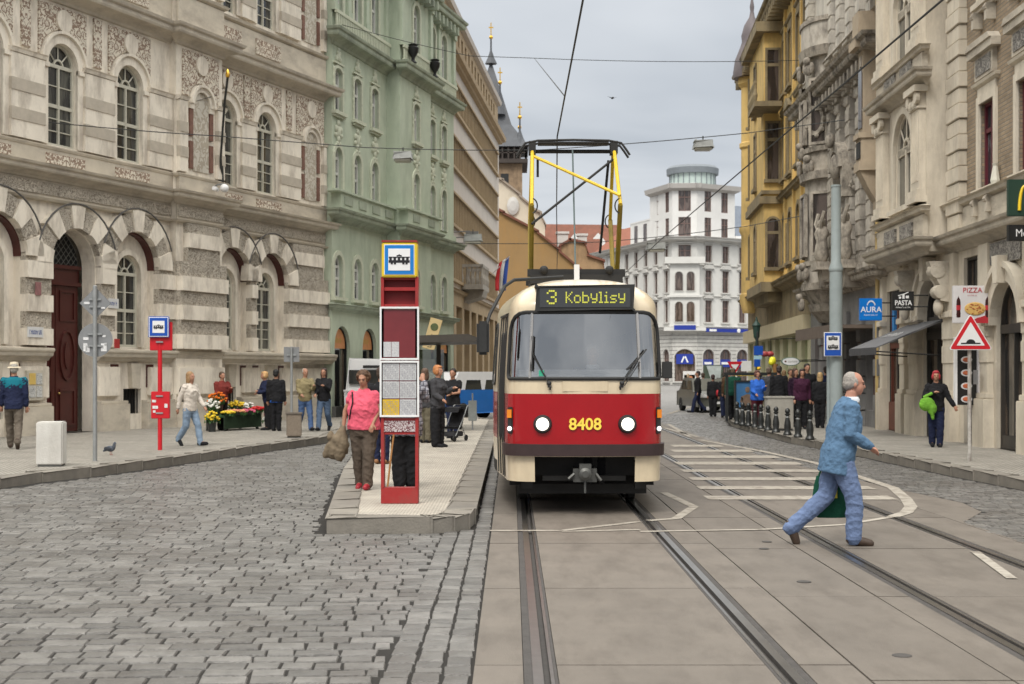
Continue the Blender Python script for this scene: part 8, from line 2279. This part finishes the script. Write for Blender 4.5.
t = thing('ice_cream_cone_sign', 'giant yellow ice cream cone sign above the crowd', 'sign', (xz(772.5,361,47)[0],47,xz(772.5,361,47)[1]))
q = MB(); q.ball((0,0,0),.12,.12,.15); q.ball((-.05,-.05,-.05),.09,.09,.1); q.build('ice_cream', mat('cone yellow', (.75,.7,.03), .5, .1, 9), t, smooth=True)
q = MB(); q.lathe([(.01,-.62),(.11,-.1)],12,(.08,0,0)); q.build('cone', mat('cone brown', (.33,.17,.06), .7, .3, 20), t, smooth=True); q = MB(); q.tube([(.1,0,0),(1.6,.5,.05)],.015,5); q.build('bracket', M_iron, t)
t = thing('oval_shop_sign', 'white oval shop sign with dark green rim over the pavement', 'sign', (xz(790.5,361.5,46)[0],46,xz(790.5,361.5,46)[1]))
q = MB(); q.lathe([(.30,-.04),(.30,.04)],28,(0,0,0),axis='y',sy=.46); q.build('sign_rim', mat('rim green', (.12,.2,.16), .5), t); q = MB(); q.lathe([(.27,-.05),(.27,-.03)],28,(0,0,0),axis='y',sy=.43); o = q.build('sign_face', M_swhite, t)
marks(.3, .06, mat('faded ink', (.25,.25,.22), .6), o, (.06,-.052,0), 7); q = MB(); q.ball((-.17,-.05,.0),.035,.01,.03); q.build('emblem', mat('emblem brown', (.12,.05,.03), .6), o)
q = MB(); q.tube([(.28,0,.0),(1.9,.4,.05)],.015,5); q.build('bracket', M_iron, t)
stand_sign('give_way_sign', 'red and white give way triangle above a yellow striped board', 734.5, 410, 62, [('triangle',.0,368,.66,.56,M_sred,'tri'),('yellow_board',.45,374.5,.9,.12,mat('stripe yellow',(.7,.5,.03),.5),'box'),('white_board',.5,366,.45,.45,M_swhite,'box')], 364)
x, z = xz(734.5,367.4,61.9); 
q = MB(); q.prism([(-.18,.13),(0,-.14),(.18,.13)],-.1,-.081); q.build('white_centre', M_swhite, COL.objects['give_way_sign'], (0,0,z-.125))
stand_sign('portrait_billboard', 'small white billboard with an orange face before the bank', 689.5, 386, 92, [('billboard',.0,378.5,.85,.95,M_swhite,'box'),('blue_picture',.0,379,.7,.55,mat('ad blue',(.08,.3,.5),.5),'box')], 372, cat='billboard')
b_ = COL.objects['portrait_billboard']; q = MB(); q.ball((.02,-.09,xz(0,379.5,92)[1]-.125),.2,.02,.26); q.build('pictured_face', mat('ad skin', (.4,.15,.06), .5, .3, 5), b_, smooth=True)
t = thing('large_billboard', 'large framed billboard showing a pale grey cloth above the parked car', 'billboard', (xz(713,377,88)[0],88,0))
zb_, zt3 = xz(0,388.5,88)[1], xz(0,365,88)[1]
q = MB(); q.box(-.56*1.0-.0,.56,-.1,.1,zb_,zt3) if False else q.box(-.6,.6,-.1,.1,zb_,zt3); bb = q.build('billboard_frame', mat('dark green board', (.05,.07,.05), .6, .2, 3), t)
q = MB(); q.prism([(-.42,zt3-.05),(.5,zt3-.05),(.42,zb_+.25),(.12,zb_+.12),(-.2,(zb_+zt3)/2)],-.13,-.1); q.build('pictured_cloth', mat('pictured cloth', (.33,.37,.37), .6, .3, 3, bump=.5, bscale=6), bb)
for x in (-.4,.4): q = MB(); q.box(x-.06,x+.06,-.05,.05,0,zb_); q.build('leg', M_iron, t)
t = stand_sign('street_lantern', 'dark green cast iron street lantern in front of the bank corner', 756.5, 425, 49, [], 340, cat='lantern', m_=mat('lantern green', (.02,.05,.04), .5))
q = MB(); z = xz(0,340,49)[1]-.125; q.lathe([(.04,0),(.1,.1),(.13,.45),(.16,.5),(.05,.65),(.02,.8)],8,(0,0,z)); q.build('lantern_head', MATS['lantern green'], t)

# ---------------- wires, hanging lamps
M_wire = mat('wire', (.02,.022,.022), .6)
def wire(label, pts, r_=.013, name='overhead_wire', cat='wire'):
    o = MB().tube([tuple(p) for p in pts], r_, 5).build(name, M_wire, smooth=True); return tag(o, label, cat)
def W(px, py, Y): x, z = xz(px, py, Y); return (x, Y, z)
def sag(a, b, n=10, s_=.3): a, b = Vector(a), Vector(b); return [a.lerp(b, i/n) - Vector((0,0,s_*4*(i/n)*(1-i/n))) for i in range(n+1)]
wire('contact wire running over the near tram and up out of the photo', [(.68,6,5.35),(.67,13.3,5.2),(.65,20.25,5.06),(.95,30,5.12),(1.35,42,5.15),(1.9,60,5.2),(3,90,5.3)], .011)
wire('contact wire slanting over the empty right-hand track', [(3.8,6,5.0),(3.8,12.5,4.99),(3.8,22.8,5.03),(3.8,36.3,5.08),(3.9,50,5.1),(4.3,75,5.15)], .011)
wire('high span wire between the green house and the yellow house', sag(W(325,20,50.2),W(470,56,50),6,.05)+sag(W(489,56,50),W(812,60,50.3),8,.12)[1:], .012)
wire('long span wire crossing the street just above the pantograph', sag(W(36,121,36),W(217,136,40),6,.03)+sag(W(330,146,44),W(540,150,44),6,.05)[1:]+sag(W(540,150,44),W(748,133,44),6,.03)[1:]+[W(845,120,41)], .014)
wire('lower span wire sagging behind the pantograph', sag(W(455,243,62),W(600,242,60),6,.05)+sag(W(600,242,60),W(748,226,58),6,.05)[1:]+[W(812,214,50.5)], .016)
wire('short pull-off wire tying the contact wire to the high span', [W(534,58,50), (.657,17.6,5.125)], .009)
wire('thin wire between the palace windows and the street corner', sag(W(112,120,39),W(217,95,42.5),6,.05), .008)
wire('wire crossing the upper right facades', sag(W(1024,88,29),W(905,55,37),5,.05)+[W(812,62,49.5)], .009)
def hlamp(px, py, Y, label):
    x, z = xz(px, py, Y); t = thing('hanging_street_lamp', label, 'lamp', (x,Y,z), 0, 'street lamps hung from the span wires'); s_ = Y/FPX
    q = MB(); q.prism([(-9*s_,-3.0*s_),(9*s_,-3.0*s_),(8*s_,3*s_),(-8*s_,3*s_)],-.25,.25); q.build('lamp_housing', mat('lamp housing pale', (.33,.34,.33), .6, .2, 5), t, bevel=.03)
    q = MB(); q.box(-8*s_,8*s_,-.22,.22,-6*s_,-3*s_); q.build('diffuser', mat('diffuser', (.42,.40,.33), .3, .1, 8), t, bevel=.02)
    q = MB(); q.tube([(0,0,3*s_),(0,0,8.5*s_)],.02,5); q.build('hanger', M_iron, t)
hlamp(703,144.5,44,'grey street lamp hanging from a wire against the sky left of the yellow house')
hlamp(403,156,44,'grey street lamp hanging from a wire before the green house')
hlamp(473,238,62,'grey street lamp hanging from a wire before the beige office block')
hlamp(656,246,60,'small grey street lamp on a wire before the white corner building')
t = thing('flying_bird', 'small dark bird gliding against the grey sky', 'bird', W(612.5,98,70), R(20))
q = MB(); q.ball((0,0,0),.05,.14,.05); q.add([(-.04,-.05,0),(-.28,.03,.08),(-.04,.08,0),(.04,-.05,0),(.28,.03,.08),(.04,.08,0),(-.04,0,-.02),(.04,0,-.02)],[(0,1,2),(3,5,4),(0,6,1),(1,6,2),(3,4,7),(4,5,7)]); q.build('body', M_dark, t)
bpy.data.scenes.remove(TMP_SC)
